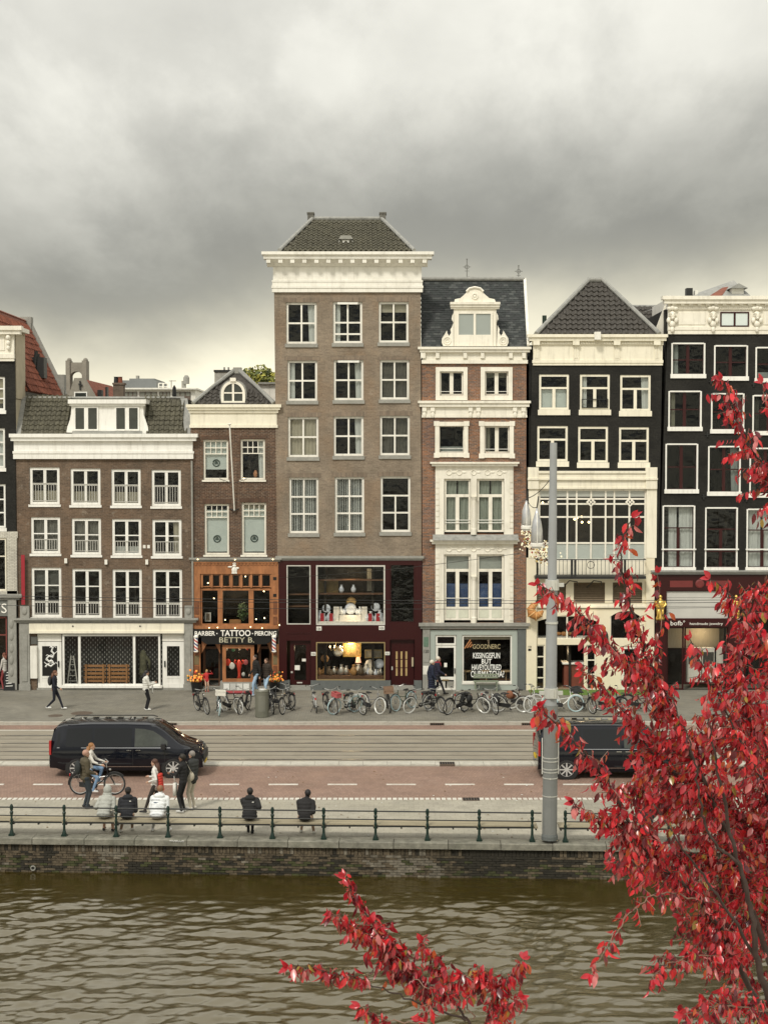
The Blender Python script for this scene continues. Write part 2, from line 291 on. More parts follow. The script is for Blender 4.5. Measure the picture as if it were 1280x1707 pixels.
CONC = mat('worn tram bed asphalt', (.255, .228, .178), .8, .16, 2.2, bump=.2, stain=.45, staincol=(.15, .128, .098), stretch=(.25, 1, 1), bscale=30)
WLINE = mat('worn white road paint', (.56, .54, .48), .7, .3, 12, stain=.75, staincol=(.32, .26, .21))
KERB = mat('pale kerb stone', (.44, .42, .36), .75, .2, 5, bump=.3, stain=.3, staincol=(.25, .24, .2))
RAILM = mat('polished rail steel', (.5, .49, .45), .3, .1, 6, metal=.9)

# ------------------------------------------------------------ ground, street, quay, water
ZR = -.12
def gy(py, z=ZR): return GP(640, py, z).y
Y_K, Y_T0, Y_T1, Y_W, Y_Q = gy(1204, 0), gy(1207), gy(1271), gy(1330), GP(150, 1397, -.06).y
def qy(x): return Y_Q - .047 * (x + 8)          # the quay runs slightly askew to the houses
def strip(name, y0, y1, z, m, x0=-60, x1=60, depth=.3, kind='structure'):
    o = MB().box(x0, x1, y0, y1, z - depth, z).build(name, m); tag(o, kind=kind); return o
gm = mat('street ground', (.16, .15, .13), .9, .2, .5)
g = MB(); g.add([(-700, Y_Q + 4.5, -.45), (700, Y_Q + 4.5, -.45), (700, 1500, -.45), (-700, 1500, -.45)], [(0, 1, 2, 3)]); tag(g.build('ground', gm), kind='structure')
side = strip('pavement', Y_K + .14, GP(640, 1150, 0).y + 2.3, 0, PAVE, depth=.4)
tram = strip('tram_lane', Y_T1, Y_K - .004, ZR, CONC)
road = strip('road', Y_W, Y_T1 - .62, ZR - .004, REDBR)
kb = MB().box(-60, 60, Y_K - .002, Y_K + .138, -.4, -.03).build('kerb', KERB); tag(kb, kind='structure')
ks = None
for i in range(36):
    x = -16 + i * .95
    if ks is None: ks = MB().box(0, .935, 0, .145, -.03, .012).build('kerb_stone', KERB, kb); ks.location = (x, Y_K - .006, 0)
    else: c = ks.copy(); C.objects.link(c); c.location = (x, Y_K - .006 + random.uniform(-.004, .004), random.uniform(-.006, .004))
kb2 = MB().box(-60, 60, Y_T1 - .612, Y_T1 - .006, -.4, ZR - .01).build('kerb', KERB); tag(kb2, kind='structure')
ks = None
for i in range(34):
    x = -14 + i * .83
    if ks is None: ks = MB().box(0, .82, 0, .6, -.02, .05).build('kerb_stone', KERB, kb2); ks.location = (x, Y_T1 - .609, ZR)
    else: c = ks.copy(); C.objects.link(c); c.location = (x, Y_T1 - .609, ZR + random.uniform(-.006, .006))
dk = mat('dark groove', (.03, .027, .022), .8, .2)
for py in (1226, 1238.6, 1252.5, 1266):                                     # the two rails with their flangeway
    y = gy(py); MB().box(-60, 60, y - .05, y + .05, ZR - .1, ZR + .006).build('rail', RAILM, tram); MB().box(-60, 60, y - .12, y - .052, ZR - .1, ZR + .003).build('rail_groove', dk, tram)
for py, m, w in ((1217.5, KERB, .09), (1232, dk, .02), (1245.5, dk, .03), (1259, dk, .02), (1270, dk, .03)):
    y = gy(py); MB().box(-60, 60, y - w, y + w, ZR - .1, ZR + .004).build('slab_joint', m, tram)
redst = MB().box(-60, 60, gy(1216), Y_K - .02, ZR - .1, ZR + .004).build('gutter_strip', REDBR, tram)
lx = PX(448, 1307.5, gy(1307.5)); per = PX(546, 1307.5, gy(1307.5)) - lx; y = gy(1307.5); dash = None
for i in range(-6, 9):
    if dash is None: dash = MB().box(0, per * .5, -.085, .085, -.02, .004).build('lane_dash', WLINE, road); dash.location = (lx + i * per, y, ZR - .002)
    else: c = dash.copy(); C.objects.link(c); c.location = (lx + i * per, y, ZR - .002)
near = MB(); X0, X1 = -40, 40
near.add([(X0, qy(X0) + .35, ZR + .03), (X1, qy(X1) + .35, ZR + .03), (X1, Y_W - .32, ZR + .01), (X0, Y_W - .32, ZR + .01), (X0, qy(X0) + .35, -.6), (X1, qy(X1) + .35, -.6), (X1, Y_W - .32, -.6), (X0, Y_W - .32, -.6)], [(0, 1, 2, 3), (0, 4, 5, 1), (2, 6, 7, 3)])
near = tag(near.build('quay_pavement', PAVEN), kind='structure')
wl = MB().box(-40, 40, Y_W - .318, Y_W - .004, -.4, ZR).build('road_edge', REDBR); tag(wl, kind='structure')
wb = None                                                   # white marker stones along the road edge
for i in range(150):
    x = -13 + i * .168
    if wb is None: wb = MB().box(0, .125, -.13, .13, -.02, .012).build('marker_stone', WLINE, wl); wb.location = (x, Y_W - .161, ZR)
    else: c = wb.copy(); C.objects.link(c); c.location = (x, Y_W - .161, ZR)
for px, py in ((745, 1275), (785, 1333), (285, 1203), (728, 1204), (880, 1204)):   # gully grates
    if py < 1250: p = GP(px, py + 4, ZR); gr = MB().box(p.x - .28, p.x + .28, Y_K - .03, Y_K - .012, ZR + .005, -.02)
    else: p = GP(px, py, ZR); gr = MB().box(p.x - .26, p.x + .26, p.y - .22, p.y + .22, ZR - .05, ZR + .064 if py < 1300 else ZR + .022)
    gt = gr.build('gully_frame', mat('rusty cast iron', (.10, .075, .055), .7, .3, 10), tram if py < 1300 else near)
    b = MB()
    for k in range(6):
        if py < 1250: b.box(p.x - .24 + k * .085, p.x - .18 + k * .085, Y_K - .036, Y_K - .031, ZR + .02, -.045)
        else: z = (ZR + .066 if py < 1300 else ZR + .024); b.box(p.x - .24 + k * .085, p.x - .18 + k * .085, p.y - .17, p.y + .17, z - .01, z)
    b.build('slot', mat('slot black', (.006, .006, .006), .9, 0), gt)
for px, py, rx, ry in ((93, 1193, .3, .3), (137, 1189, .45, .4)):
    p = GP(px, py, 0); MB().lathe([(rx, 0), (rx, .006)], (p.x, p.y, 0), 16).build('manhole_cover', mat('rusty cast iron', (.10, .075, .055)), side)
mos = mat('artificial turf', (.10, .17, .03), .9, .4, 30, bump=.5); p = GP(885, 1158, 0); p2 = GP(1090, 1152, 0)
turf = MB().box(p.x, p2.x, p.y - .15, GP(640, 1150, 0).y - .05, 0, .02).build('turf_mat', mos); tag(turf, 'strip of bright green artificial turf in front of the cream bakery front', 'turf mat')

# quay wall: coping stones and bricks are pieces of the wall
COPE = mat('quay coping bluestone', (.20, .192, .155), .8, .5, 4, bump=.5, stain=.8, staincol=(.10, .105, .075))
QBR = mat('sooty quay brick', (.098, .077, .050), .85, .8, 8, bump=.6, stain=.9, staincol=(.014, .0155, .008))
QBACK = mat('quay wall mortar', (.022, .020, .014), .9, .4, 5, stain=.6, staincol=(.055, .065, .025))
WATER_Z = PZ(1455, Y_Q)
qw = thing('quay_wall', 'dark weathered brick quay wall with grey stone coping along the canal', 'quay wall', (0, qy(0), WATER_Z))
b = MB(); b.add([(X0, qy(X0) + .04, -2.5), (X1, qy(X1) + .04, -2.5), (X1, qy(X1) + .04, -.3), (X0, qy(X0) + .04, -.3), (X0, qy(X0) + .35, -.3), (X1, qy(X1) + .35, -.3)], [(0, 1, 2, 3), (3, 2, 5, 4)]); b.build('mortar_core', QBACK, qw)
QANG = math.atan(-.047); QM = Matrix.Rotation(QANG, 3, 'Z')
x = -14.0
while x < 14:
    L = random.uniform(1.38, 1.5); b = MB(); h = .17; j = .008; yy = qy(x + L / 2)
    pr = [(-.10, -h), (.42, -h), (.42, 0), (-.085, 0), (-.10, -.015)]
    b.profx(pr, -L / 2 + j, L / 2 - j); b.v = [tuple(QM @ Vector(v) + Vector((x + L / 2, yy, ZR + .06 + random.uniform(-.004, .004)))) for v in b.v]; b.build('coping_stone', COPE, qw); x += L
def brick_me(l, h, d=.05):
    me = MB().box(-l / 2, l / 2, 0, d, -h / 2, h / 2); return me.build('brick', QBR)
ob = brick_me(.205, .058); sb = brick_me(.085, .20); bm_l, bm_s = ob.data, sb.data
Q2 = [QBR, mat('blackened quay brick', (.026, .023, .016), .85, .5, 8, bump=.6), mat('mossy quay brick', (.052, .056, .022), .9, .6, 8, bump=.6, stain=.7, staincol=(.015, .016, .009)), mat('limed quay brick', (.17, .15, .115), .85, .6, 8, bump=.6, stain=.8, staincol=(.035, .03, .02))]
BML = []
for q_ in Q2: me_ = bm_l.copy(); me_.materials.clear(); me_.materials.append(q_); BML.append(me_)
def qpick(x, z): t = mnoise.noise(Vector((x * .45, 3.3, z * 1.2))) + random.gauss(0, .22); return 1 if t < -.18 else 3 if t > .42 else 2 if (z < -.55 and random.random() < .35 + .3 * mnoise.noise(Vector((x * .3, 9, 0)))) else 0
bpy.data.objects.remove(ob); bpy.data.objects.remove(sb)
rest = MB(); nb = 0; ztop = ZR + .06 - .17
rows = [(ztop - .105, 'soldier')] + [(ztop - .24 - k * .068, 'run') for k in range(11)]
def place_brick(x, z, kind):
    global nb
    lean = random.uniform(-.012, .006) if random.random() > .06 else .02
    yy = qy(x) + lean
    if abs(x) < 10.6 and nb < 300 and random.random() < (.75 if kind == 'run' else .0):
        o = put('brick', BML[qpick(x, z)], qw); o.location = Vector((x, yy, z)) - WL[qw]; o.rotation_euler.z = QANG; nb += 1
    else:
        l, h = ((.205, .058) if kind == 'run' else (.085, .20)); rest.obox((x, yy + .025, z), (l, .05, h), QM, qpick(x, z))
for ri, (z, kind) in enumerate(rows):
    st = .098 if kind == 'soldier' else .215; x = -13.5 + (ri % 2) * st / 2
    while x < 13.5:
        place_brick(x + random.uniform(-.004, .004), z + random.uniform(-.003, .003), kind); x += st
tag(rest.build('brickwork', Q2, qw), kind='stuff')
p = PD(56, 1447, qy(-9.5)); MB().torus((p.x, qy(p.x) - .03, p.z), .06, .018, Matrix.Rotation(R(90), 3, 'X')).build('drain_pipe', STONE, qw); MB().lathe([(.05, 0), (.05, .02)], (p.x, qy(p.x) - .0, p.z), 12, M=Matrix.Rotation(R(90), 3, 'X')).build('drain_hole', IRON, qw)
# white scrawl on the coping face
def scrawl(pts, r, name, m, parent): MB().tube(pts, r, 4).build(name, m, parent)
gp = [(283, 1402), (286, 1400.5), (285, 1403.5), (288, 1401), (290, 1403.8), (291, 1401.5), (294, 1402), (293, 1404), (296, 1401), (298, 1404), (300, 1401.5), (302, 1404), (304, 1401.5), (307, 1402), (305, 1404)]
scrawl([Vector((PX(a, c, qy(-5.5) - .11), qy(-5.5) - .108, PZ(c, qy(-5.5) - .11))) for a, c in gp], .009, 'graffiti_tag', mat('white spray paint', (.7, .7, .66), .6, 0), qw)

# water
def build_water():
    xs = np.arange(-16, 16.01, .06); ys = np.arange(26.0, Y_Q + 1.3, .055); X, Y = np.meshgrid(xs, ys); rng = np.random.default_rng(4)
    Z = np.zeros_like(X)
    for wlen, amp, n in ((2.8, .014, 7), (1.15, .025, 10), (.60, .0225, 16), (.30, .0115, 20), (.16, .0045, 18)):
        for k in range(n):
            a = math.pi / 2 + rng.normal(0, .42) + .10; kk = 2 * math.pi / (wlen * rng.uniform(.75, 1.3)); ph = rng.uniform(0, 6.28)
            env = .55 + .45 * np.sin(X * rng.uniform(.25, .8) + rng.uniform(0, 6) + Y * rng.uniform(-.6, .6))
            Z += amp / math.sqrt(n) * 1.7 * env * np.sin(kk * (X * math.cos(a) + Y * math.sin(a)) + ph + .9 * np.sin(X * .7 + ph))
    lee = np.clip((Y_Q - .4 - Y + 1.0 * np.sin(X * .5 + 1)) / 5.5, .06, 1.0) ** .9
    gust = .80 + .30 * np.sin(X * .33 + Y * .25 + 1.2) * np.sin(X * .21 - Y * .4) - .28 * np.clip((X + 1) / 8, 0, 1)
    Z = WATER_Z + Z * lee * gust
    n0, n1 = X.shape; v = np.stack([X, Y, Z], -1).reshape(-1, 3); i = np.arange(n0 * n1).reshape(n0, n1)
    f = np.stack([i[:-1, :-1], i[:-1, 1:], i[1:, 1:], i[1:, :-1]], -1).reshape(-1, 4)
    me = bpy.data.meshes.new('canal_water'); me.from_pydata(v.tolist(), [], f.tolist()); me.polygons.foreach_set('use_smooth', [True] * len(f))
    m = bpy.data.materials.new('murky canal water'); m.use_nodes = True; nt = m.node_tree; N = nt.nodes.new; L = nt.links.new; b = nt.nodes['Principled BSDF']
    b.inputs['Base Color'].default_value = (.034, .0245, .0035, 1); b.inputs['Roughness'].default_value = .03; b.inputs['IOR'].default_value = 2.4; b.inputs['Specular Tint'].default_value = (1, .92, .74, 1); b.inputs['Specular IOR Level'].default_value = .5
    g = N('ShaderNodeNewGeometry'); mp = N('ShaderNodeMapping'); mp.inputs['Scale'].default_value = (.7, 1.2, 1); n = N('ShaderNodeTexNoise'); n.inputs['Scale'].default_value = 9; n.inputs['Detail'].default_value = 6; n.inputs['Roughness'].default_value = .6
    L(g.outputs['Position'], mp.inputs[0]); L(mp.outputs[0], n.inputs['Vector']); bp = N('ShaderNodeBump'); bp.inputs['Strength'].default_value = .3; bp.inputs['Distance'].default_value = .02; L(n.outputs['Fac'], bp.inputs['Height']); L(bp.outputs[0], b.inputs['Normal'])
    me.materials.append(m); tag(put('canal_water', me), kind='structure')
build_water()
# the near bank under the viewer, out of frame, where the red trees stand
tag(MB().box(-40, 40, -12, 19, -3, -.1).build('near_quay', PAVEN), kind='structure')
# ------------------------------------------------------------ facade tools
class House:
    def __init__(s, label, px, Y, group=None, name='canal_house', cat='house'):
        s.Y = Y; s.holes = []; s.root = thing(name, label, cat, (PX(px, 1150, Y), Y, 0), group)
    def x(s, px, py, d=0): return PX(px, py, s.Y - d)
    def z(s, py, d=0): return PZ(py, s.Y - d)
    def rect(s, r, d=0):
        ym = (r[1] + r[3]) / 2; return s.x(r[0], ym, d), s.x(r[2], ym, d), s.z(r[3], d), s.z(r[1], d)
    def fb(s, mb, r, out, inn, m=0):                          # block between two measured corners, out metres proud, inn metres deep
        x0, x1, z0, z1 = s.rect(r, out); mb.box(x0, x1, s.Y - out, s.Y + inn, z0, z1, m); return mb
    def block(s, name, r, out, inn, m, parent=None): return s.fb(MB(), r, out, inn).build(name, m, parent or s.root)
    def cornice(s, name, x0, x1, steps, m, parent=None, ends=True):
        """steps: (top px, bottom px, projection); straight courses stacked into one moulding"""
        mb = MB()
        for t, b, d in steps: s.fb(mb, (x0 - d * 34 * ends, t, x1 + d * 34 * ends, b), d, .05)
        return mb.build(name, m, parent or s.root)
    def hole(s, r): s.holes.append(s.rect(r))
    def wall(s, tl, bl, tr, br, m, thick=.16, name='wall', holes=None):
        holes = s.holes if holes is None else holes
        z1, z0 = s.z(tl[1]), s.z(bl[1]); XL = lambda z: s.x(*bl) + (s.x(*tl) - s.x(*bl)) * (z - z0) / (z1 - z0); XR = lambda z: s.x(*br) + (s.x(*tr) - s.x(*br)) * (z - z0) / (z1 - z0)
        hs = [h for h in holes if h[3] > z0 and h[2] < z1]
        zs = sorted({z0, z1, *[q for h in hs for q in h[2:] if z0 < q < z1]}); mb = MB()
        for a, c in zip(zs[:-1], zs[1:]):
            zm = (a + c) / 2; cuts = sorted((h[0], h[1]) for h in hs if h[2] < zm < h[3]); xs = [None] + [q for cc in cuts for q in cc] + [None]
            for i in range(0, len(xs), 2):
                x0a, x0c = (XL(a), XL(c)) if xs[i] is None else (xs[i],) * 2; x1a, x1c = (XR(a), XR(c)) if xs[i + 1] is None else (xs[i + 1],) * 2
                Y0, Y1 = s.Y, s.Y + thick
                mb.add([(x0a, Y0, a), (x1a, Y0, a), (x1a, Y1, a), (x0a, Y1, a), (x0c, Y0, c), (x1c, Y0, c), (x1c, Y1, c), (x0c, Y1, c)], [(0, 3, 2, 1), (4, 5, 6, 7), (0, 1, 5, 4), (1, 2, 6, 5), (2, 3, 7, 6), (3, 0, 4, 7)])
        return mb.build(name, m, s.root)
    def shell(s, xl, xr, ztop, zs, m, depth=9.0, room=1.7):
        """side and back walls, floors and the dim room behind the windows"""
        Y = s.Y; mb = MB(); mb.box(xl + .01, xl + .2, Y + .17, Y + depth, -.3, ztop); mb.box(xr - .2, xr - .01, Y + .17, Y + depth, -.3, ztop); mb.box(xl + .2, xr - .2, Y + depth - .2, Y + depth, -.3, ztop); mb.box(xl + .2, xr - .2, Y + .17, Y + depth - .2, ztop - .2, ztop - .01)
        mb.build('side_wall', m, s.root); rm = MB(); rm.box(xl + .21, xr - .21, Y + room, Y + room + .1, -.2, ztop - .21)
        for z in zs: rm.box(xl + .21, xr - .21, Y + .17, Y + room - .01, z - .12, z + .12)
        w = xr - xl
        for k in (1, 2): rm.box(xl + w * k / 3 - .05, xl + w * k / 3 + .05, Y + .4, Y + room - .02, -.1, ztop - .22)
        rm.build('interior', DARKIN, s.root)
    def win(s, r, rows, fm, gm=None, ft=.085, mv=.06, mh=.05, inset=.05, sill=None, sillm=None, curtain=None, cm=None, cut=True, name='window', parent=None, depth=.07, mcen=None, sillout=.06):
        x0, x1, z0, z1 = s.rect(r); Y = s.Y + inset; gm = gm or GLASS
        if cut: s.hole(r)
        fr = MB(); fr.box(x0 + .003, x0 + ft, Y, Y + depth, z0 + .003, z1 - .003); fr.box(x1 - ft, x1 - .003, Y, Y + depth, z0 + .003, z1 - .003)
        fr.box(x0 + ft, x1 - ft, Y, Y + depth, z1 - ft, z1 - .003); fr.box(x0 + ft, x1 - ft, Y, Y + depth, z0 + .003, z0 + ft)
        cells = []; tot = sum(q[0] for q in rows); zt = z1 - ft; hh = z1 - z0 - 2 * ft
        for i, (wt, cols) in enumerate(rows):
            zb = zt - hh * wt / tot; a, c = (zt if i == 0 else zt - mh / 2), (zb if i == len(rows) - 1 else zb + mh / 2)
            if i < len(rows) - 1: fr.box(x0 + ft, x1 - ft, Y + .008, Y + depth - .008, zb - mh / 2, zb + mh / 2)
            cols = [1] * cols if isinstance(cols, int) else cols; ct = sum(cols); xa = x0 + ft; ww = x1 - x0 - 2 * ft
            for j, cw in enumerate(cols):
                xb = xa + ww * cw / ct; m2 = mcen if (mcen and j == len(cols) // 2 - 1) else mv; mp = mcen if (mcen and j == len(cols) // 2) else mv
                if j < len(cols) - 1: fr.box(xb - m2 / 2, xb + m2 / 2, Y + .012, Y + depth - .012, c, a)
                cells.append((xa + (mp / 2 if j else 0), xb - (m2 / 2 if j < len(cols) - 1 else 0), c, a)); xa = xb
            zt = zb
        w = fr.build(name, fm, parent or s.root)
        for a in cells: MB().box(a[0] - .004, a[1] + .004, Y + .03, Y + .038, a[2] - .004, a[3] + .004).build('pane', gm, w)
        if sill:
            sm = sillm or fm; h = sill / 37.0; MB().box(x0 - .05, x1 + .05, s.Y - sillout, s.Y + inset + .02, z0 - h, z0 - .002).build('sill', sm, w)
        if not curtain and cut and gm is not GLASSG and random.random() < .5: curtain, cm = random.choice((('left', LINEN), ('right', SHEER), ('right', LINEN), ('blind.22', LINEN), ('blind-.2', SHEER), ('left', DIMCUR), ('pair', DIMCUR)))
        if curtain: s.curtain(w, curtain, (x0 + ft, x1 - ft, z0 + ft, z1 - ft), Y + .16, cm)
        return w
    def curtain(s, w, kind, q, Y, cm=None):
        x0, x1, z0, z1 = q; W = x1 - x0
        def sheet(a, b, za, zb, m, amp=.025, flare=0):
            n = max(8, int((b - a) / .035)); vs = []
            for zi in (zb, (za + zb) / 2, za):
                for i in range(n + 1):
                    t = i / n; vs.append((a + (b - a) * t + flare * (zb - zi), Y + amp * math.sin(t * n * 1.35) + amp * .5 * math.sin(t * 7), zi))
            fs = [(k * (n + 1) + i, k * (n + 1) + i + 1, (k + 1) * (n + 1) + i + 1, (k + 1) * (n + 1) + i) for k in (0, 1) for i in range(n)]
            o = MB().add(vs, fs).build('curtain', m, w, smooth=True)
        cm = cm or SHEER
        if kind == 'full': sheet(x0, x1, z0, z1, cm)
        elif kind == 'pair': sheet(x0, x0 + W * .46, z0, z1, cm); sheet(x0 + W * .54, x1, z0, z1, cm)
        elif kind == 'left': sheet(x0, x0 + W * .2, z0, z1, cm)
        elif kind == 'right': sheet(x1 - W * .26, x1, z0, z1, cm, flare=.03)
        elif kind == 'slats':
            for k in range(11): MB().obox((x0 + W * (k + .5) / 11, Y, (z0 + z1) / 2), (.075, .004, z1 - z0), Matrix.Rotation(R(random.uniform(25, 50)), 3, 'Z')).build('blind_slat', cm, w)
        elif kind.startswith('blind'):
            f = float(kind[5:]); MB().box(x0, x1, Y - .002, Y + .002, z0 + (z1 - z0) * (1 - f) if f > 0 else z0, z1 if f > 0 else z0 + (z1 - z0) * -f).build('blind', cm, w)

def tile_mesh(name, m, w=.24, l=.36):
    n = 6; vs = []; prof = [(i / n - .5, .045 * math.sin(i / n * 2 * math.pi + .6) + (.012 if i > 3 else 0)) for i in range(n + 1)]
    for v, lift in ((-.5, .06), (.5, 0)):
        for u, h in prof: vs.append((u * w * 1.04, v * l * 1.12, h + lift))
    for u, h in prof: vs.append((u * w * 1.04, -.5 * l * 1.12, h + .008))
    k = n + 1; fs = [(i, i + 1, k + i + 1, k + i) for i in range(n)] + [(2 * k + i, 2 * k + i + 1, i + 1, i) for i in range(n)]
    me = bpy.data.meshes.new(name); me.from_pydata(vs, [], fs); me.materials.append(m); return me
def tiles(parent, me, origin, u, v, nu, nv, inside, du=.24, dv=.31, lift=.03, name='roof_tile'):
    """tiles laid on the plane through origin with axes u (across) and v (up the slope); inside(point) keeps the ones on the roof"""
    u, v = Vector(u).normalized(), Vector(v).normalized(); nn = u.cross(v).normalized(); M = Matrix((u, v, nn)).transposed().to_4x4(); k = 0
    for j in range(nv):
        for i in range(nu):
            p = Vector(origin) + u * ((i + .5) * du) + v * ((j + .5) * dv)
            if not inside(p): continue
            o = put(name, me, parent); q = p + nn * (lift + random.uniform(-.006, .008)) - WL[parent]
            o.matrix_local = Matrix.Translation(q) @ M @ Matrix.Rotation(R(random.uniform(-1.6, 1.6)), 4, 'Z') @ Matrix.Diagonal((random.choice((1, 1, -1)) * 1.0, 1, 1, 1)) if False else Matrix.Translation(q) @ M @ Matrix.Rotation(R(random.uniform(-1.6, 1.6)), 4, 'Z'); k += 1
    return k
def inpoly(px, py, poly):
    c = False; j = len(poly) - 1
    for i in range(len(poly)):
        (xi, yi), (xj, yj) = poly[i], poly[j]
        if (yi > py) != (yj > py) and px < (xj - xi) * (py - yi) / (yj - yi) + xi: c = not c
        j = i
    return c
T_A, T_B, T_R = tile_mesh('roof_tile', TILE, .23, .34), tile_mesh('roof_tile', TILE2, .25, .36), tile_mesh('roof_tile', TILER, .3, .42)
def proj(p):
    q = Vector(p) - Vector((0, 0, H)); fz = q.y * CT - q.z * ST; up = q.y * ST + q.z * CT; return CX + F * q.x / fz, CY - F * up / fz
# ------------------------------------------------------------ the houses, left to right
YF = GP(640, 1150, 0).y
W22 = [(1, 2), (1, 2)]
def rail_part(h, r, parent, m, n=9, d=.05):
    x0, x1, z0, z1 = h.rect(r); b = MB(); Y = h.Y - d; b.box(x0, x1, Y, Y + .03, z1 - .035, z1); b.box(x0, x1, Y, Y + .03, z0, z0 + .03)
    for k in range(n + 1): x = x0 + .015 + (x1 - x0 - .03) * k / n; b.box(x - .012, x + .012, Y + .004, Y + .026, z0 + .03, z1 - .035)
    return b.build('railing', m, parent)
def quadbox(mb, pts, th):           # sloped panel: four corners, thickness along its normal
    p = [Vector(q) for q in pts]; n = (p[1] - p[0]).cross(p[3] - p[0]).normalized() * th
    mb.add([*p, *[q - n for q in p]], [(0, 1, 2, 3), (7, 6, 5, 4), (0, 4, 5, 1), (1, 5, 6, 2), (2, 6, 7, 3), (3, 7, 4, 0)]); return mb

# --- house 1: brown brick, four bays, dormer with bell cheeks
h = House('brown brick house with four white windows per floor and tiled roof with wide white dormer', 175, YF); h1 = h
R1 = [(50, 779, 100, 841), (118, 781, 168, 842), (186, 782, 235, 843), (253, 783, 302, 844)]
R2 = [(52, 862, 101, 923), (120, 864, 169, 925), (187, 865, 236, 926), (254, 866, 303, 927)]
R3 = [(53, 946, 103, 1029), (121, 948, 170, 1030), (188, 949, 237, 1031), (255, 949, 304, 1032)]
for k, rr in enumerate((R1, R2, R3)):
    for i, r in enumerate(rr):
        cur = [None, None, None, None] if k != 1 else ['pair', 'pair', None, None]
        if k == 0 and i < 3: cur[i] = 'blind-.35'
        if k == 2 and i == 0: cur[0] = 'blind.5'
        w = h.win(r, [(1, 2), (1.25, 2)] if k < 2 else [(1, 2), (1.1, 2), (.8, 2)], WHITE, ft=.12, mv=.13, mh=.05, curtain=cur[i], cm=mat('grey drape', (.17, .165, .145), .9, .2, 5) if k == 1 else (LINEN if k == 0 else mat('pale grey panel', (.10, .10, .09), .8, .2, 2)), sill=4, sillout=.05)
        hh = r[3] - r[1]; rail_part(h, (r[0] + 5, r[3] - hh * (.58 if k == 0 else .40 if k == 1 else .33), r[2] - 5, r[3] - 6), w, mat('pale grey rail paint', (.45, .44, .40), .5, .1), 9, -.03)
h.hole((62, 1056, 307, 1149)); h.wall((27, 762), (33, 1152), (319, 766), (322, 1152), BR_BROWN)
h.shell(h.x(27, 1000), h.x(322, 1000), h.z(728), [h.z(1043), h.z(935), h.z(853)], BR_BROWN)
h.cornice('cornice', 27, 318, [(723, 729, .34), (729, 735, .26), (735, 752, .10), (752, 756, .16), (756, 765, .13)], WHITE)
fs = h.cornice('shop_cornice', 32, 321, [(1031, 1034, .28), (1034, 1038, .18)], STONE)
h.block('fascia', (49, 1039, 307, 1055), .14, .1, CREAM); h.block('fascia_moulding', (49, 1052, 307, 1056), .19, .0, CREAM)
star = MB()
for px in (122, 234):
    X, Z = h.x(px, 1044, .15), h.z(1044, .15); pts = [(X + (.06 if i % 2 == 0 else .025) * math.sin(i * math.pi / 5), Z + (.06 if i % 2 == 0 else .025) * math.cos(i * math.pi / 5)) for i in range(10)]
    MB().prism(pts[::-1], h.Y - .15, h.Y - .142).build('star_emblem', BLACKP, fs)
for a, b in ((33, 50), (307, 322)):
    p = h.block('pilaster', (a, 1039, b, 1151), .12, .1, STONE); h.block('capital', (a + 1, 1010, b - 1, 1031), .17, .1, STONE, p); h.block('plinth', (a - 1, 1141, b + 1, 1152), .16, .1, STONE, p)
    mb = MB(); h.fb(mb, (a + 4, 1058, b - 4, 1136), .15, 0); mb.build('raised_panel', STONE, p)
    c = MB(); X = h.x((a + b) / 2, 1020, .17); c.ball((X, h.Y - .18, h.z(1018)), (.12, .05, .17)); c.build('carved_leaf', STONE, p)
# shop front: bay window between two doors
fm = WHITE
h.win((105, 1057, 268, 1143), [(1, [26, 95, 42])], fm, GLASSG, ft=.09, mv=.11, inset=-.05, cut=False, name='shop_window', depth=.1); h.block('bay_sill', (103, 1143, 270, 1147), .16, .1, fm); h.block('stall_riser', (62, 1147, 307, 1152), .06, .2, STONE)
for (a, b, g) in ((63, 103, 0), (271, 307, 1)):
    d = MB(); h.fb(d, (a, 1057, b, 1069), -.04, .1); d.build('transom_panel', OFFW, h.root)
    dr = h.win((a, 1070, b, 1147), [(5, 1), (1, 1)], fm, GLASSG if g else BLACKP, ft=.2, inset=.06, cut=False, name='door', mh=.1)
    h.fb(MB(), (a + 3, 1131, b - 3, 1145), -.075, .09).build('door_panel', fm, dr); h.fb(MB(), (a + 34 if not g else a + 3, 1102, a + 36 if not g else a + 5, 1112), 0, .06).build('handle', IRON, dr)
    if not g:
        pt = [(84, 1078), (88, 1080), (86, 1086), (90, 1090), (88, 1096), (82, 1094), (78, 1098), (81, 1103), (87, 1102), (90, 1107), (85, 1111), (79, 1108), (76, 1112)]
        b_ = MB(); zz = [Vector((h.x(x, y), h.Y + .082, h.z(y))) for x, y in pt]; b_.tube(zz, .045, 5)
        for i in (1, 3, 5, 7, 9, 11):
            for sx in (-1, 1): q = zz[i]; b_.tube([q, q + Vector((sx * .10, 0, .06)), q + Vector((sx * .14, 0, .0 if i % 4 == 1 else .11))], .017, 4)
        b_.build('lizard_emblem', mat('white decal', (.75, .75, .72), .6, 0), dr)
h.block('meter_box', (52, 1061, 62, 1074), .04, .1, mat('dark grey box', (.1, .1, .09), .6)); h.block('cable_cabinet', (51, 1077, 62, 1131), .12, .1, OFFW)
# inside: rolled steel grille with slots
gr = MB(); gm_ = mat('dark grille steel', (.028, .028, .026), .6, .3, 4); h.fb(gr, (108, 1057, 306, 1146), -.62, .64); g_ = gr.build('security_grille', gm_, h.root)
sl_ = MB()
for r_ in range(22):
    for c_ in range(26):
        x = h.x(110 + c_ * 7.6 + (r_ % 2) * 3.8, 1060, -.6); z = h.z(1058.5 + r_ * 4, -.6); sl_.box(x - .012, x + .012, h.Y + .612, h.Y + .619, z - .06, z + .02)
tag(sl_.build('grille_slot', mat('pale slot', (.45, .45, .42), .6, .2), g_), kind='stuff')
tag(g_, kind=None)
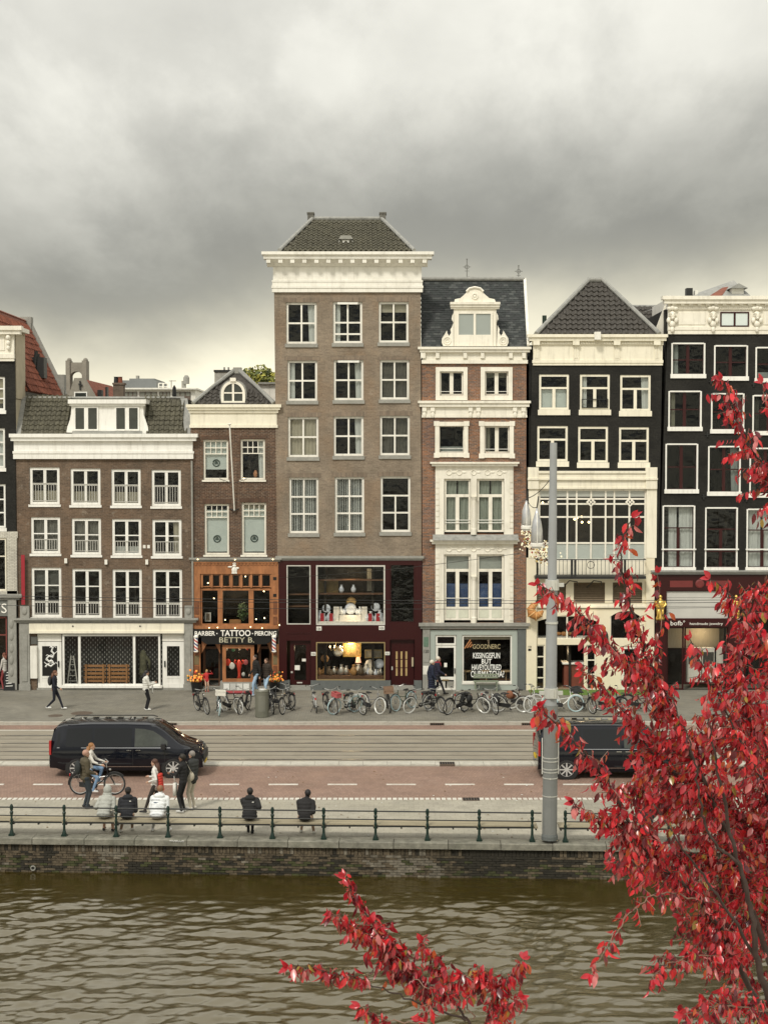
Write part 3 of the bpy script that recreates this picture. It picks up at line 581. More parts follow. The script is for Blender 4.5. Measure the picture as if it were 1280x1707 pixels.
# roof
d1 = 1.25; eY, rY = h.Y + .12, h.Y + d1
def rp(px, py, Y): return Vector((PX(px, py, Y), Y, PZ(py, Y)))
E0, E1, T0, T1 = rp(28, 724, eY), rp(317, 728, eY), rp(42, 664, rY), rp(308, 664, rY); T1.z = T0.z; E1.z = E0.z
rf = quadbox(MB(), [E0, E1, T1, T0], .12); rf.box(T0.x, T1.x, rY, h.Y + 8, T0.z - .12, T0.z - .005); rf = rf.build('roof', TILE, h.root)
uu, vv = (E1 - E0), (T0 - E0); vv = Vector((0, vv.y, vv.z))
for poly in ([(34, 722), (113, 722), (118, 664), (44, 664)], [(247, 726), (309, 728), (306, 666), (240, 664)]):
    tiles(rf, T_A, Vector((E0.x, E0.y, E0.z)), uu, vv, 36, 8, lambda p: inpoly(*proj(p), poly), .225, .262)
MB().tube([T0 + Vector((0, -.02, .03)), T1 + Vector((0, -.02, .03))], .05, 8).build('ridge_lead', LEAD, rf)
for a, b, s in ((rp(30, 723, eY - .06), rp(43, 664, rY - .06), 1), (rp(314, 726, eY - .06), rp(307, 664, rY - .06), -1)): quadbox(MB(), [a + Vector((-.14, 0, 0)), a + Vector((.2, 0, 0)), b + Vector((.16, 0, 0)), b + Vector((-.16, 0, 0))], .05).build('hip_lead', LEAD, rf)
# dormer
dm = MB(); Yd = h.Y + .1; D = lambda x, y: (PX(x, y, Yd), PZ(y, Yd)); hh_ = House.__new__(House); hh_.Y = Yd; hh_.holes = []; hh_.root = None
pl = [D(111, 721), D(248, 724), D(247, 712), D(243, 700), D(240, 692), D(239, 672), D(120, 670), D(119, 690), D(117, 700), D(113, 711)]
drm = dm.prism(pl, Yd, Yd + .08).build('dormer', WHITE, h.root)
body = MB(); body.box(D(120, 690)[0], D(239, 690)[0], Yd + .081, Yd + 1.3, D(120, 721)[1], D(120, 671)[1]); body.build('dormer_cheek', OFFW, drm)
rr = MB(); a, b = D(117, 668), D(243, 668); rr.box(a[0] - .05, b[0] + .05, Yd - .2, Yd + 1.4, D(0, 673)[1], D(0, 666)[1]); rr.box(a[0], b[0], Yd - .1, Yd, D(0, 677)[1], D(0, 673.2)[1]); rr.build('dormer_roof', WHITE, drm)
hh_.root = drm
for (a, b) in ((124, 165), (192, 233)):
    r = (a, 677.5, b, 718); x0, x1, z0, z1 = hh_.rect(r); MB().box(x0 + .03, x1 - .03, Yd - .006, Yd - .001, z0 + .05, z1 - .03).build('dormer_glass', mat('dim dormer pane', (.03, .035, .03), .12, .4, 2, spec=.6), drm)
    b_ = MB(); xm = (x0 + x1) / 2
    for q in ((x0, x0 + .07, z0, z1), (x1 - .07, x1, z0, z1), (xm - .09, xm + .09, z0 + .07, z1 - .07), (x0 + .07, x1 - .07, z0, z0 + .07), (x0 + .07, x1 - .07, z1 - .07, z1)): b_.box(q[0], q[1], Yd - .05, Yd - .007, q[2], q[3])
    b_.build('dormer_window', WHITE, drm)
hh_.block('lead_apron', (121, 718.5, 237, 724), .04, -.001, LEAD, drm)
h.block('flag_banner', (36, 925, 42, 1008), .22, -.19, mat('red banner', (.30, .02, .03), .7, .1), h.root)
for x, y in ((110, 935), (177, 937), (245, 937)): h.block('wall_lamp', (x - 2.2, y - 4, x + 2.2, y + 4), .12, 0, OFFW)
for x in (241, 248): h.block('air_vent', (x - 2.2, 908.5, x + 2.2, 914), .02, 0, OFFW)
MB().tube([rp(320, 768, h.Y - .07), rp(322, 1030, h.Y - .07)], .045, 8).build('downpipe', STONE, h.root)

# --- house 2: narrow red brown brick, tattoo shop
h = House('narrow dark brown brick house with arched dormer above an orange wooden tattoo shop', 391, YF + .03); h2 = h
for i, r in enumerate([(339, 733, 381, 800), (401, 732, 442, 800), (341, 840, 382, 925), (403, 838, 444, 925)]):
    top = [(.5, 4), (.5, 4), (2.0 if i < 2 else 2.6, 1)] if i < 2 else [(.6, 4), (.55, 4), (3.6, 1)]
    w = h.win(r, top, IVORY, ft=.09, mv=.035, mh=.045, inset=.09, sill=3)
    x0, x1, z0, z1 = h.rect(r); Yb = h.Y + .21; hg = z1 - z0; fz = [(.26, .96), None, (.06, .88), (.06, .88)][i]
    if fz:
        MB().box(x0 + .09, x1 - .09, Yb, Yb + .01, z0 + hg * fz[0], z0 + hg * fz[1]).build('blind', FROST, w)
        zc = z0 + hg * (.31 if i else .42); e = MB(); RM = Matrix.Rotation(R(90), 3, 'X'); e.torus(((x0 + x1) / 2, Yb - .006, zc), .145, .032, RM, 20, 5); e.box((x0 + x1) / 2 - .08, (x0 + x1) / 2 + .08, Yb - .012, Yb - .004, zc - .06, zc + .015); e.ball(((x0 + x1) / 2, Yb - .006, zc + .04), (.07, .01, .06)); e.build('round_emblem', mat('dark green ink', (.05, .08, .07), .7, .1), w)
    else:
        e = MB(); e.lathe([(.05, 0), (.09, .08), (.1, .2), (.05, .3), (.03, .33)], (x0 + .65, Yb + .1, z0 + .1), 10); e.build('terracotta_vase', mat('terracotta', (.5, .22, .1), .6), w)
h.hole((323, 957, 464, 1151)); h.wall((318, 713), (322, 1152), (461, 713), (464, 1152), BR_RED)
h.shell(h.x(319, 1000), h.x(463, 1000), h.z(690), [h.z(1049), h.z(934), h.z(825)], BR_RED)
h.cornice('cornice', 319, 460, [(674, 679, .26), (679, 683, .20), (683, 688, .12), (688, 708, .05), (708, 713, .09)], CREAM)
fp = MB(); a, b = rp(383, 707, h.Y - .75), rp(391, 851, h.Y - .12); fp.tube([b, a], .03, 8); fp.ball(a, (.09, .09, .035)); fp = fp.build('flagpole', OFFW, h.root); MB().tube([rp(384, 848, h.Y - .01), rp(391, 852, h.Y - .15), rp(398, 848, h.Y - .01)], .025, 6).build('bracket', IRON, fp)
fp2 = MB().tube([rp(366, 798, h.Y - .02), rp(389, 806, h.Y - .33), rp(412, 798, h.Y - .02)], .012, 5).build('stay_wire', IRON, fp)
Yr = h.Y + 2.0; A, B_, Ta, Tb = rp(322, 674, h.Y + .1), rp(457, 674, h.Y + .1), rp(390, 620, Yr), rp(400, 620, Yr)
rf = quadbox(MB(), [A, B_, Tb, Ta], .1); quadbox(rf, [B_, B_ + Vector((0, 7, 0)), Tb + Vector((0, 5, 0)), Tb], .1); quadbox(rf, [A + Vector((0, 7, 0)), A, Ta, Ta + Vector((0, 5, 0))], .1); rf = rf.build('roof', TILE2, h.root)
v_ = ((Ta + Tb) / 2 - (A + B_) / 2); tiles(rf, T_B, A, (1, 0, 0), v_, 20, 9, lambda p: inpoly(*proj(p), [(330, 672), (367, 672), (369, 640)]) or inpoly(*proj(p), [(411, 672), (450, 672), (412, 645)]), .24, .26)
for a, b in ((A, Ta), (B_, Tb)): MB().tube([a + Vector((0, -.06, .05)), (a * .5 + b * .5) + Vector((0, -.06, .08)), b + Vector((0, -.06, .05))], [.1, .09, .11], 8).build('hip_lead', LEAD, rf)
mb = MB(); mb.box(Ta.x - .02, Tb.x + .08, Yr - .15, Yr + .2, Ta.z - .08, Ta.z + .2); mb.build('ridge_block', STONE, rf)
# arched dormer
Yd = h.Y + .25; cx, z0 = PX(389, 655, Yd), PZ(673, Yd); wv = PX(409, 655, Yd) - cx; zc = PZ(655, Yd)
def arch(r, zb, n=12, cx_=None, zc_=None): c, zq = (cx if cx_ is None else cx_), (zc if zc_ is None else zc_); return [(c - r, zb), (c + r, zb)] + [(c + r * math.cos(math.pi * i / n), zq + r * math.sin(math.pi * i / n)) for i in range(n + 1)]
dr = MB().prism(arch(wv * 1.12, z0, 12), Yd + .02, Yd + 1.6).build('dormer', LEAD, h.root)
o_, i_ = arch(wv, z0), arch(wv * .78, z0 + .12); mb = MB(); n = len(o_); mb.add([(x, Yd - .06, z) for x, z in o_] + [(x, Yd - .06, z) for x, z in i_] + [(x, Yd + .019, z) for x, z in o_] + [(x, Yd + .019, z) for x, z in i_], [(i, (i + 1) % n, (i + 1) % n + n, i + n) for i in range(n)] + [(i, i + 2 * n, (i + 1) % n + 2 * n, (i + 1) % n) for i in range(n)] + [(i + n, (i + 1) % n + n, (i + 1) % n + 3 * n, i + 3 * n) for i in range(n)]); mb.build('dormer_surround', IVORY, dr)
mb = MB().prism(i_, Yd + .0, Yd + .012); mb.build('pane', mat('dim dormer pane', (.03, .035, .03)), dr)
mb = MB(); mb.box(cx - .045, cx + .045, Yd - .04, Yd - .002, z0 + .1, zc + wv * .8); mb.box(cx - wv * .8, cx + wv * .8, Yd - .035, Yd - .003, zc - .03, zc + .03); mb.box(cx - .13, cx + .13, Yd - .12, Yd - .0, zc + wv * .95, zc + wv * 1.25); mb.build('glazing_bar', IVORY, dr)
# brick arches above the windows, ledge with small lamps
for r in ((339, 727, 381, 732), (401, 726, 442, 731), (341, 832, 382, 839), (403, 831, 444, 837)): h.block('brick_lintel', (r[0] - 3, r[1], r[2] + 3, r[3]), .012, 0, brick('lintel brick', (.12, .068, .045), (.08, .048, .035), (.10, .075, .055), w=.075, h=.3, stain=.1) if 'lintel brick' not in MATS else MATS['lintel brick'])
h.cornice('stone_ledge', 322, 463, [(930, 933, .2), (933, 936, .12)], STONE); h.cornice('dentil_course', 323, 463, [(936.2, 939, .1)], COPPER, ends=False)
pan = h.block('frieze_panel', (322, 939, 464, 956.8), .06, .1, COPPER)
em = MB()
for q, r_ in (((391, 950), (.13, .05, .14)), ((391, 943), (.09, .05, .07)), ((384, 945), (.11, .03, .04)), ((396, 947), (.08, .03, .05)), ((391, 939), (.1, .04, .03))): X, Z = h.x(q[0], q[1], .07), h.z(q[1], .07); em.ball((X, h.Y - .08, Z), r_)
em.prism([(h.x(386.5, 955), h.z(956)), (h.x(396, 955), h.z(956)), (h.x(394, 950), h.z(949)), (h.x(388.5, 950), h.z(949))], h.Y - .11, h.Y - .061); em.build('white_relief', OFFW, pan)
def tri(px0, px1, py0, py1, cols, m, g, name, **k): return h.win((px0, py0, px1, py1), [(1, cols)], m, g, cut=False, name=name, **k)
tri(334, 453, 957.2, 979, 7, COPPER, GLASSG, 'transom_window', ft=.05, mv=.17, inset=.02); tri(334, 453, 981, 1043, [29, 50, 30], COPPER, GLASSG, 'upper_shop_window', ft=.09, mv=.22, inset=.02)
for a, b in ((322, 334), (453, 464.5)):
    p = h.block('wooden_post', (a, 957, b, 1048), .06, .1, COPPER); h.block('post_base', (a + .6, 1074, b + .4, 1146), .05, .1, COPPER, p)
    for yy in (962, 990): 
        if a > 400: h.block('dark_inlay', (a + 2.5, yy, b - 3.5, yy + 5), .075, 0, BLACKP, p)
    h.block('bronze_plate', (a + 2, 1093, b - 2, 1108), .065, 0, mat('bronze plate', (.16, .12, .06), .5), p)
h.block('shop_sill', (325, 1043, 462, 1048.5), .12, .1, COPPER)
for k in range(8): x_ = 337 + k * 16.4; h.block('carved_baluster', (x_ - 1.6, 957.5, x_ + 1.6, 979.5), .03, -.0, COPPER)
for k in range(24): h.block('dentil_block', (325 + k * 5.8, 939.3, 328 + k * 5.8, 942), .1, -.061, COPPER, pan)
for a_, b_ in ((324, 333), (454.5, 463)):
    for t_, u_ in ((1002, 1024), (1028, 1041), (1110, 1128), (1086, 1092)): h.block('carved_panel', (a_ + 1, t_, b_ - 1, u_), .085, -.04, mat('dark carved wood', (.17, .065, .028), .5, .4, 6))
sg = h.block('sign_board', (322.5, 1049, 463.5, 1062), .16, .08, BLACKP)
v = [(336, 1062), (336, 1068), (345, 1074), (444, 1074), (453, 1068), (453, 1062)]; MB().prism([(h.x(x, y, .14), h.z(y, .14)) for x, y in v], h.Y - .14, h.Y - .02).build('sign_valance', BLACKP, sg)
SIGNW = mat('white sign lettering', (.85, .83, .76), .5, .05); SIGNY = mat('pale gold lettering', (.55, .52, .38), .5, .05)
for s, a, t, b, c, m in (('BARBER', 325, 1052, 359, 1059.5, SIGNW), ('\u00b7', 361, 1055, 363, 1057, SIGNW), ('TATTOO', 368, 1050.2, 418, 1060.5, SIGNW), ('\u00b7', 420.5, 1055, 422.5, 1057, SIGNW), ('PIERCING', 425, 1052, 461, 1059.5, SIGNW)): lettering(s, a, t, b, c, h.Y - .165, m, sg, .02)
lettering('BETTY B.', 366, 1062.5, 424, 1071, h.Y - .145, SIGNY, sg, .0)
for a in (328, 457.5):      # striped barber poles
    p = MB(); X, Y0 = h.x(a, 1073), h.Y - .2; zt, zb = h.z(1062), h.z(1084); n, k = 10, 16; 
    for i in range(k):
        for j in range(n):
            q = [(X + .09 * math.cos(2 * math.pi * jj / n), Y0 + .09 * math.sin(2 * math.pi * jj / n), zb + (zt - zb) * ii / k) for ii, jj in ((i, j), (i, j + 1), (i + 1, j + 1), (i + 1, j))]; p.add(q, [(0, 1, 2, 3)], [0, 1, 0, 2][((i + j) // 2) % 4])
    p.lathe([(.1, 0), (.11, .06), (.06, .1)], (X, Y0, zt), 10, 0); p.lathe([(.06, -.08), (.11, -.03), (.1, 0)], (X, Y0, zb), 10, 0); p.box(X - .03, X + .03, Y0 + .08, h.Y - .06, zb, zb + .06)
    o = p.build('barber_pole', [SIGNW, mat('barber red', (.5, .03, .03), .4), mat('barber navy', (.05, .06, .2), .4)], h.root)
# ground floor: two doorways and a centre window
tri(371, 424, 1075, 1137, 1, COPPER, GLASSG, 'display_window', ft=.16, inset=-.02)
h.block('window_base', (367, 1137, 425, 1152), .06, .4, STONE)
for k in range(4): h.block('poster', (373 + k * 11, 1139.5, 382.6 + k * 11, 1152), .075, -.062, mat('printed poster %d' % (k % 3), [(.7, .7, .66), (.5, .5, .47), (.62, .62, .58)][k % 3], .7, .25, 25))
for a, b in ((336, 367), (429, 452)):
    dr = h.win((a, 1080, b, 1150), [(5, 1), (1, 1)], mat('dark brown door wood', (.10, .045, .02), .5, .2), GLASSG, ft=.12, inset=.55, cut=False, name='door')
    ar = MB(); x0, x1, zb, zt = h.rect((a, 1066, b, 1090)); n = 10; pts = [(x0, zt)] + [(x0 + (x1 - x0) * i / n, zb + (zt - zb - .1) * math.sin(math.pi * i / n)) for i in range(n + 1)] + [(x1, zt)]; ar.prism(pts[::-1], h.Y + .1, h.Y + .16); ar.build('arch_bracket', COPPER, dr)
MB().box(h.x(337, 1100), h.x(452, 1100), h.Y + .165, h.Y + 1.6, -.05, .1).build('doorstep', STONE, h.root)
for x, y in ((330, 932.5), (392, 933), (455, 932.5), (349, 1046.5), (363, 1046), (392, 1047), (418, 1045), (437, 1047), (466, 1042), (407, 797.5)): MB().ball((h.x(x, y, .24), h.Y - .24, h.z(y, .24)), .024, 6, 4).build('spot_lamp', WBULB, h.root)
for x, y in ((344, 974), (399, 964), (407, 963), (438, 988), (354, 1000), (373, 1036), (425, 1035), (439, 1033)): MB().ball((h.x(x, y), h.Y + .7, h.z(y)), .03, 8, 5).build('hanging_bulb', WBULB, h.root)

# --- house 3: tall grey brown house with maroon shop front
h = House('tallest grey brown brick house with heavy cream cornice and maroon antique shop front', 582, YF); h3 = h
RW = [[(477, 504, 528, 573), (555, 503, 604, 572), (631, 503, 681, 571)], [(479, 601, 529, 668), (556, 600, 606, 667), (633, 600, 682, 666)], [(480, 695, 531, 762), (556, 694, 606, 760), (633, 693, 683, 759)], [(482, 796, 531, 889), (558, 795, 607, 888), (634, 794, 684, 887)]]
for k, rr in enumerate(RW):
    for i, r in enumerate(rr):
        rows = W22 if k < 3 else ([(1, 2), (1, 2), (1, 2)] if i < 2 else [(1, 1), (1, 2), (1, 2)])
        if (k, i) == (0, 1): rows = [(1, 2), (.62, 2), (.38, 2)]
        cur = {(2, 0): 'full', (3, 0): 'slats', (3, 1): 'slats', (0, 1): 'left', (1, 0): 'left'}.get((k, i))
        w = h.win(r, rows, OFFW, ft=.1, mv=.075, mh=.075, sill=6, sillm=STONE, inset=.09, curtain=cur, cm=LINEN if k == 2 else SHEER, gm=GLASS)
        x0, x1, z0, z1 = h.rect(r); MB().box(x0 - .12, x1 + .12, h.Y - .008, h.Y + .06, z1, z1 + .2).build('brick_lintel', brick('grey lintel brick', (.25, .195, .145), (.17, .135, .105), (.20, .165, .125), w=.075, h=.3, stain=.1) if 'grey lintel brick' not in MATS else MATS['grey lintel brick'], w)
        if k < 2 and i == 1: MB().box(x0 + .2, x1 - .2, h.Y - .05, h.Y + .08, z1 - .12, z1 - .03).build('vent_grille', WHITE, w)
h.hole((470, 941, 698, 1149)); h.wall((457, 486), (465, 1152), (701, 486), (703, 1152), BR_GREY)
h.shell(h.x(461, 700), h.x(701, 700), h.z(440), [h.z(1056), h.z(935), h.z(778), h.z(682), h.z(587)], BR_GREY)
h.cornice('cornice', 457, 702, [(419, 424, .62), (424, 431, .52)], OFFW); h.cornice('frieze', 457, 701, [(445, 467, .05), (467, 470, .11), (470, 476, .09), (476, 480, .13), (480, 487, .10)], OFFW)
sf = MB(); a, b = h.x(455, 440), h.x(703, 440); zt, zb = h.z(432), h.z(445); sf.profx([(h.Y - .5, zt), (h.Y - .08, zb), (h.Y + .05, zb), (h.Y + .05, zt)], a - .25, b + .25); sf.build('soffit', OFFW, h.root)
for k in range(14): x = 447.5 + k * 20; h.block('modillion', (x - 3.5, 431.2, x + 3.5, 438), .48, -.1, OFFW)
Yr = h.Y + 3.0; A, B_, Ta, Tb = rp(466, 419, h.Y - .2), rp(690, 419, h.Y - .2), rp(521, 366, Yr), rp(636, 366, Yr)
rf = quadbox(MB(), [A, B_, Tb, Ta], .12); quadbox(rf, [B_, B_ + Vector((0, 9, 0)), Tb + Vector((0, 4, 0)), Tb], .12); quadbox(rf, [A + Vector((0, 9, 0)), A, Ta, Ta + Vector((0, 4, 0))], .12); rf.box(Ta.x, Tb.x, Yr, Yr + 4, Ta.z - .3, Ta.z - .01); rf = rf.build('roof', TILE, h.root)
v_ = (Ta + Tb) / 2 - (A + B_) / 2; tiles(rf, T_A, A, (1, 0, 0), v_, 34, 14, lambda p: inpoly(*proj(p), [(475, 419), (684, 419), (634, 368), (523, 368)]), .225, .29)
for a, b in ((A, Ta), (B_, Tb)): MB().tube([a + Vector((0, -.08, .04)), b + Vector((0, -.08, .04))], .09, 8).build('hip_lead', LEAD, rf)
MB().tube([Ta + Vector((0, -.03, .04)), Tb + Vector((0, -.03, .04))], .1, 8).build('ridge_lead', LEAD, rf)
for px in (518, 638): x0, x1 = PX(px - 5, 365, Yr), PX(px + 5, 365, Yr); mb = MB(); mb.box(x0, x1, Yr - .15, Yr + .4, Ta.z - .2, PZ(357, Yr)); mb.box(x0 - .03, x1 + .03, Yr - .18, Yr + .43, PZ(357, Yr), PZ(354.5, Yr)); mb.build('chimney', mat('sooty chimney render', (.13, .125, .11), .9, .4, 4, stretch=(3, 3, .4)), rf)
Yh = h.Y + .55; X0_, X1_ = PX(568, 405, Yh), PX(585, 405, Yh); hd = MB(); hd.box(X0_, X1_, Yh, Yh + 1, PZ(417, Yh), PZ(399, Yh)); hd.prism([(X0_ - .1, PZ(399, Yh)), (X1_ + .1, PZ(399, Yh)), (X1_ - .02, PZ(393, Yh)), (X0_ + .02, PZ(393, Yh))], Yh - .12, Yh + 1.1)
hd = hd.build('hoist_dormer', STONE, rf)
MB().box(X0_ + .08, X1_ - .08, Yh - .03, Yh - .002, PZ(410, Yh), PZ(400.5, Yh)).build('hatch', WHITE, hd); mb = MB()
for x in (X0_ - .1, X1_ + .02): mb.box(x, x + .08, Yh - .06, Yh - .0, PZ(418, Yh), PZ(401, Yh))
mb.build('bracket', STONE, hd)
h.cornice('stone_ledge', 464, 702, [(927, 931, .14), (931, 934, .08)], STONE)
# maroon panelled front
fr = MB()
for r in ((465, 934.5, 703, 942), (465, 942, 478, 1134), (518, 942, 527, 1134), (642, 942, 650, 1134), (691, 942, 703, 1134), (478, 1041, 518, 1068), (527, 1042, 642, 1070), (650, 1038, 691, 1067)): h.fb(fr, r, .05, .1)
pf = fr.build('shop_front_panel', MAROON, h.root)
for r in ((478, 1055, 518, 1056.5), (650, 1064, 691, 1065.5)): h.block('moulding', r, .07, 0, MAROON, pf)
SILV = mat('brushed pale metal', (.62, .61, .56), .35, .08, metal=.3)
h.win((478, 942, 518, 1041), [(1, 1)], SILV, GLASSG, ft=.05, cut=False, inset=-.04, name='narrow_shop_window'); h.win((527, 942, 642, 1042), [(1, 1)], SILV, GLASSG, ft=.07, cut=False, inset=-.05, name='upper_shop_window'); h.win((650, 940, 691, 1038), [(1, 1)], MAROON, GLASSD, ft=.05, cut=False, inset=.0, name='dark_shop_window')
BRASS = mat('brass frame', (.42, .32, .16), .4, .1, metal=.6); h.win((527, 1070, 642, 1134), [(1, 1)], BRASS, GLASSG, ft=.05, cut=False, inset=-.05, name='display_window')
h.block('plinth', (527, 1134.3, 642, 1151), .08, .1, STONED); 
for r in ((465, 1134.3, 483, 1151), (518, 1134.3, 527, 1151), (642, 1134.3, 651, 1151), (690, 1134.3, 703, 1151)): h.block('plinth', r, .085, .1, STONED)
d_ = h.win((483.5, 1068, 517.5, 1142), [(1, 1)], MAROON, GLASSG, ft=.2, inset=.1, cut=False, name='door'); h.block('door_lock', (485, 1119, 488, 1122), -.06, .1, SILV, d_); h.block('letter_slot', (495, 1137, 504, 1139), -.08, .1, SILV, d_)
d2 = h.block('door', (651, 1067, 690, 1143), -.1, .16, MAROON); 
for k in range(3):
    for j in range(3): h.block('door_slit', (659.5 + k * 8, 1086 + j * 14, 662.8 + k * 8, 1098.5 + j * 14), -.08, .1, mat('amber slit glass', (.40, .28, .13), .3), d2)
h.block('handle', (686, 1096, 689, 1111), -.02, .08, mat('bleached handle wood', (.4, .33, .22), .6), d2); h.block('lock', (652.5, 1111, 654.5, 1117), -.08, .1, SILV, d2)
for a, b in ((483, 518), (651, 690)): h.block('doorstep', (a, 1143, b, 1152), .05, .2, STONE)
SH = mat('display shelf wood', (.12, .06, .03), .5, .2)
for y in (966, 989): h.block('display_shelf', (530, y, 639, y + 2.2), -.3, .7, SH)
h.block('display_shelf', (530, 1036, 639, 1040), -.02, .9, OFFW); h.block('display_shelf', (480, 990, 516, 992), -.3, .7, SH); h.block('display_shelf', (480, 1010, 516, 1012), -.3, .7, SH); h.block('display_shelf', (530, 1127, 639, 1132), -.02, .9, SH)
for a, b in ((566, 602), (603, 612), (556, 565)): h.block('white_plinth', (a, 1026 if b - a > 20 else 1012, b, 1036), -.3, .6, OFFW)
h.block('tapestry_panel', (531, 968, 564, 988), -.8, .82, mat('gilt panel', (.22, .16, .06), .6, .4, 6)); h.block('tapestry_panel', (612, 948, 622, 985), -.8, .82, mat('pale carved panel', (.4, .38, .3), .6, .4, 8))
for r in ((527.5, 1044.5, 536, 1051), (631.5, 1043.5, 641, 1050), (518.5, 1087, 526.5, 1093), (641.5, 1086.5, 649.5, 1092)): p_ = h.block('number_plate', r, .065, -.051, OFFW); lettering('126' if r[0] < 600 else '122', r[0] + 1.2, r[1] + 1.6, r[2] - 1.2, r[3] - 1.6, h.Y - .066, BLACKP, p_)
h.block('paper_notice', (489, 1109, 500, 1117), -.12, .13, OFFW, d_); h.block('paper_notice', (503.5, 1098, 510, 1102.5), -.12, .13, OFFW, d_)
WGL = bpy.data.lights.new('shop lamp', 'POINT'); WGL.energy = 16; WGL.color = (1, .75, .45); WGL.shadow_soft_size = .15
def lamp(px, py, Y, e): l = WGL.copy(); l.energy = e; o = bpy.data.objects.new('shop_lamp', l); C.objects.link(o); o.location = rp(px, py, Y); return o
lamp(584, 1078, h.Y + .5, 30); lamp(584, 955, h.Y + .35, 18); lamp(397, 1085, h2.Y + .5, 16); lamp(395, 990, h2.Y + .8, 10); lamp(500, 1080, h.Y + .7, 8); lamp(585, 1020, h.Y + .15, 7)
# --- house 4: slate mansard, scrolled dormer, white stone bays
h = House('red brick house with slate mansard, scrolled white dormer and carved white window bays', 790, YF + .02); h4 = h
def surround(h, r, ins, out, ears, m, parent):
    mb = MB(); a, t, b, c = r
    for q in ((a, t, a + ins, c), (b - ins, t, b, c), (a + ins, t, b - ins, t + ins), (a + ins, c - ins * 1.1, b - ins, c)): h.fb(mb, q, out, 0)
    if ears:
        for q in ((a - 2, t - 1, a + 7, t + 7), (b - 7, t - 1, b + 2, t + 7), (a - 2, c - 7, a + 7, c + 1), (b - 7, c - 7, b + 2, c + 1)): h.fb(mb, q, out + .02, 0)
    return mb.build('surround', m, parent)
for k, r in enumerate([(726, 612, 779, 667), (801, 612, 854, 667), (725, 703, 780, 762), (800, 703, 856, 763)]):
    ri = (r[0] + 7, r[1] + 7, r[2] - 7, r[3] - 8)
    w = h.win(ri, [(1, 1)] if k == 2 else [(1, 2)], IVORY, ft=.07 if k != 2 else .04, mv=.17, inset=.09, gm=GLASSD); surround(h, r, 7, .07, k > 1, IVORY, w)
    x0, x1, z0, z1 = h.rect(ri); MB().tube([(x0, h.Y + .0, z0 + .17), (x1, h.Y + .0, z0 + .17)], .014, 6).build('safety_bar', WHITE, w)
h.hole((727, 779, 853, 890)); h.hole((727, 909, 853, 1038)); h.hole((717, 1050, 862, 1150)); h.wall((703, 604), (704, 1152), (877, 604), (876, 1152), BR_MIX)
h.shell(h.x(704, 800), h.x(876, 800), h.z(590), [h.z(1045), h.z(900), h.z(770), h.z(683)], BR_MIX)
h.cornice('cornice', 706, 876, [(578, 582, .28), (582, 587, .2), (587, 600, .05), (600, 606, .1)], IVORY)
for x in (706, 729, 775, 804, 851, 873): h.block('bracket', (x - 3, 587.5, x + 3, 597), .17, -.055, IVORY)
h.cornice('string_cornice', 705, 876, [(668, 672, .25), (672, 678, .18), (678, 692, .05), (692, 696, .07)], IVORY)
for x in (707, 721, 784, 797, 858, 872): h.block('bracket', (x - 3.5, 678.3, x + 3.5, 686), .14, -.055, IVORY); mb = MB(); X, Z = h.x(x, 693), h.z(691); mb.ball((X, h.Y - .08, Z), (.085, .05, .16)); mb.build('bracket_drop', IVORY, h.root)
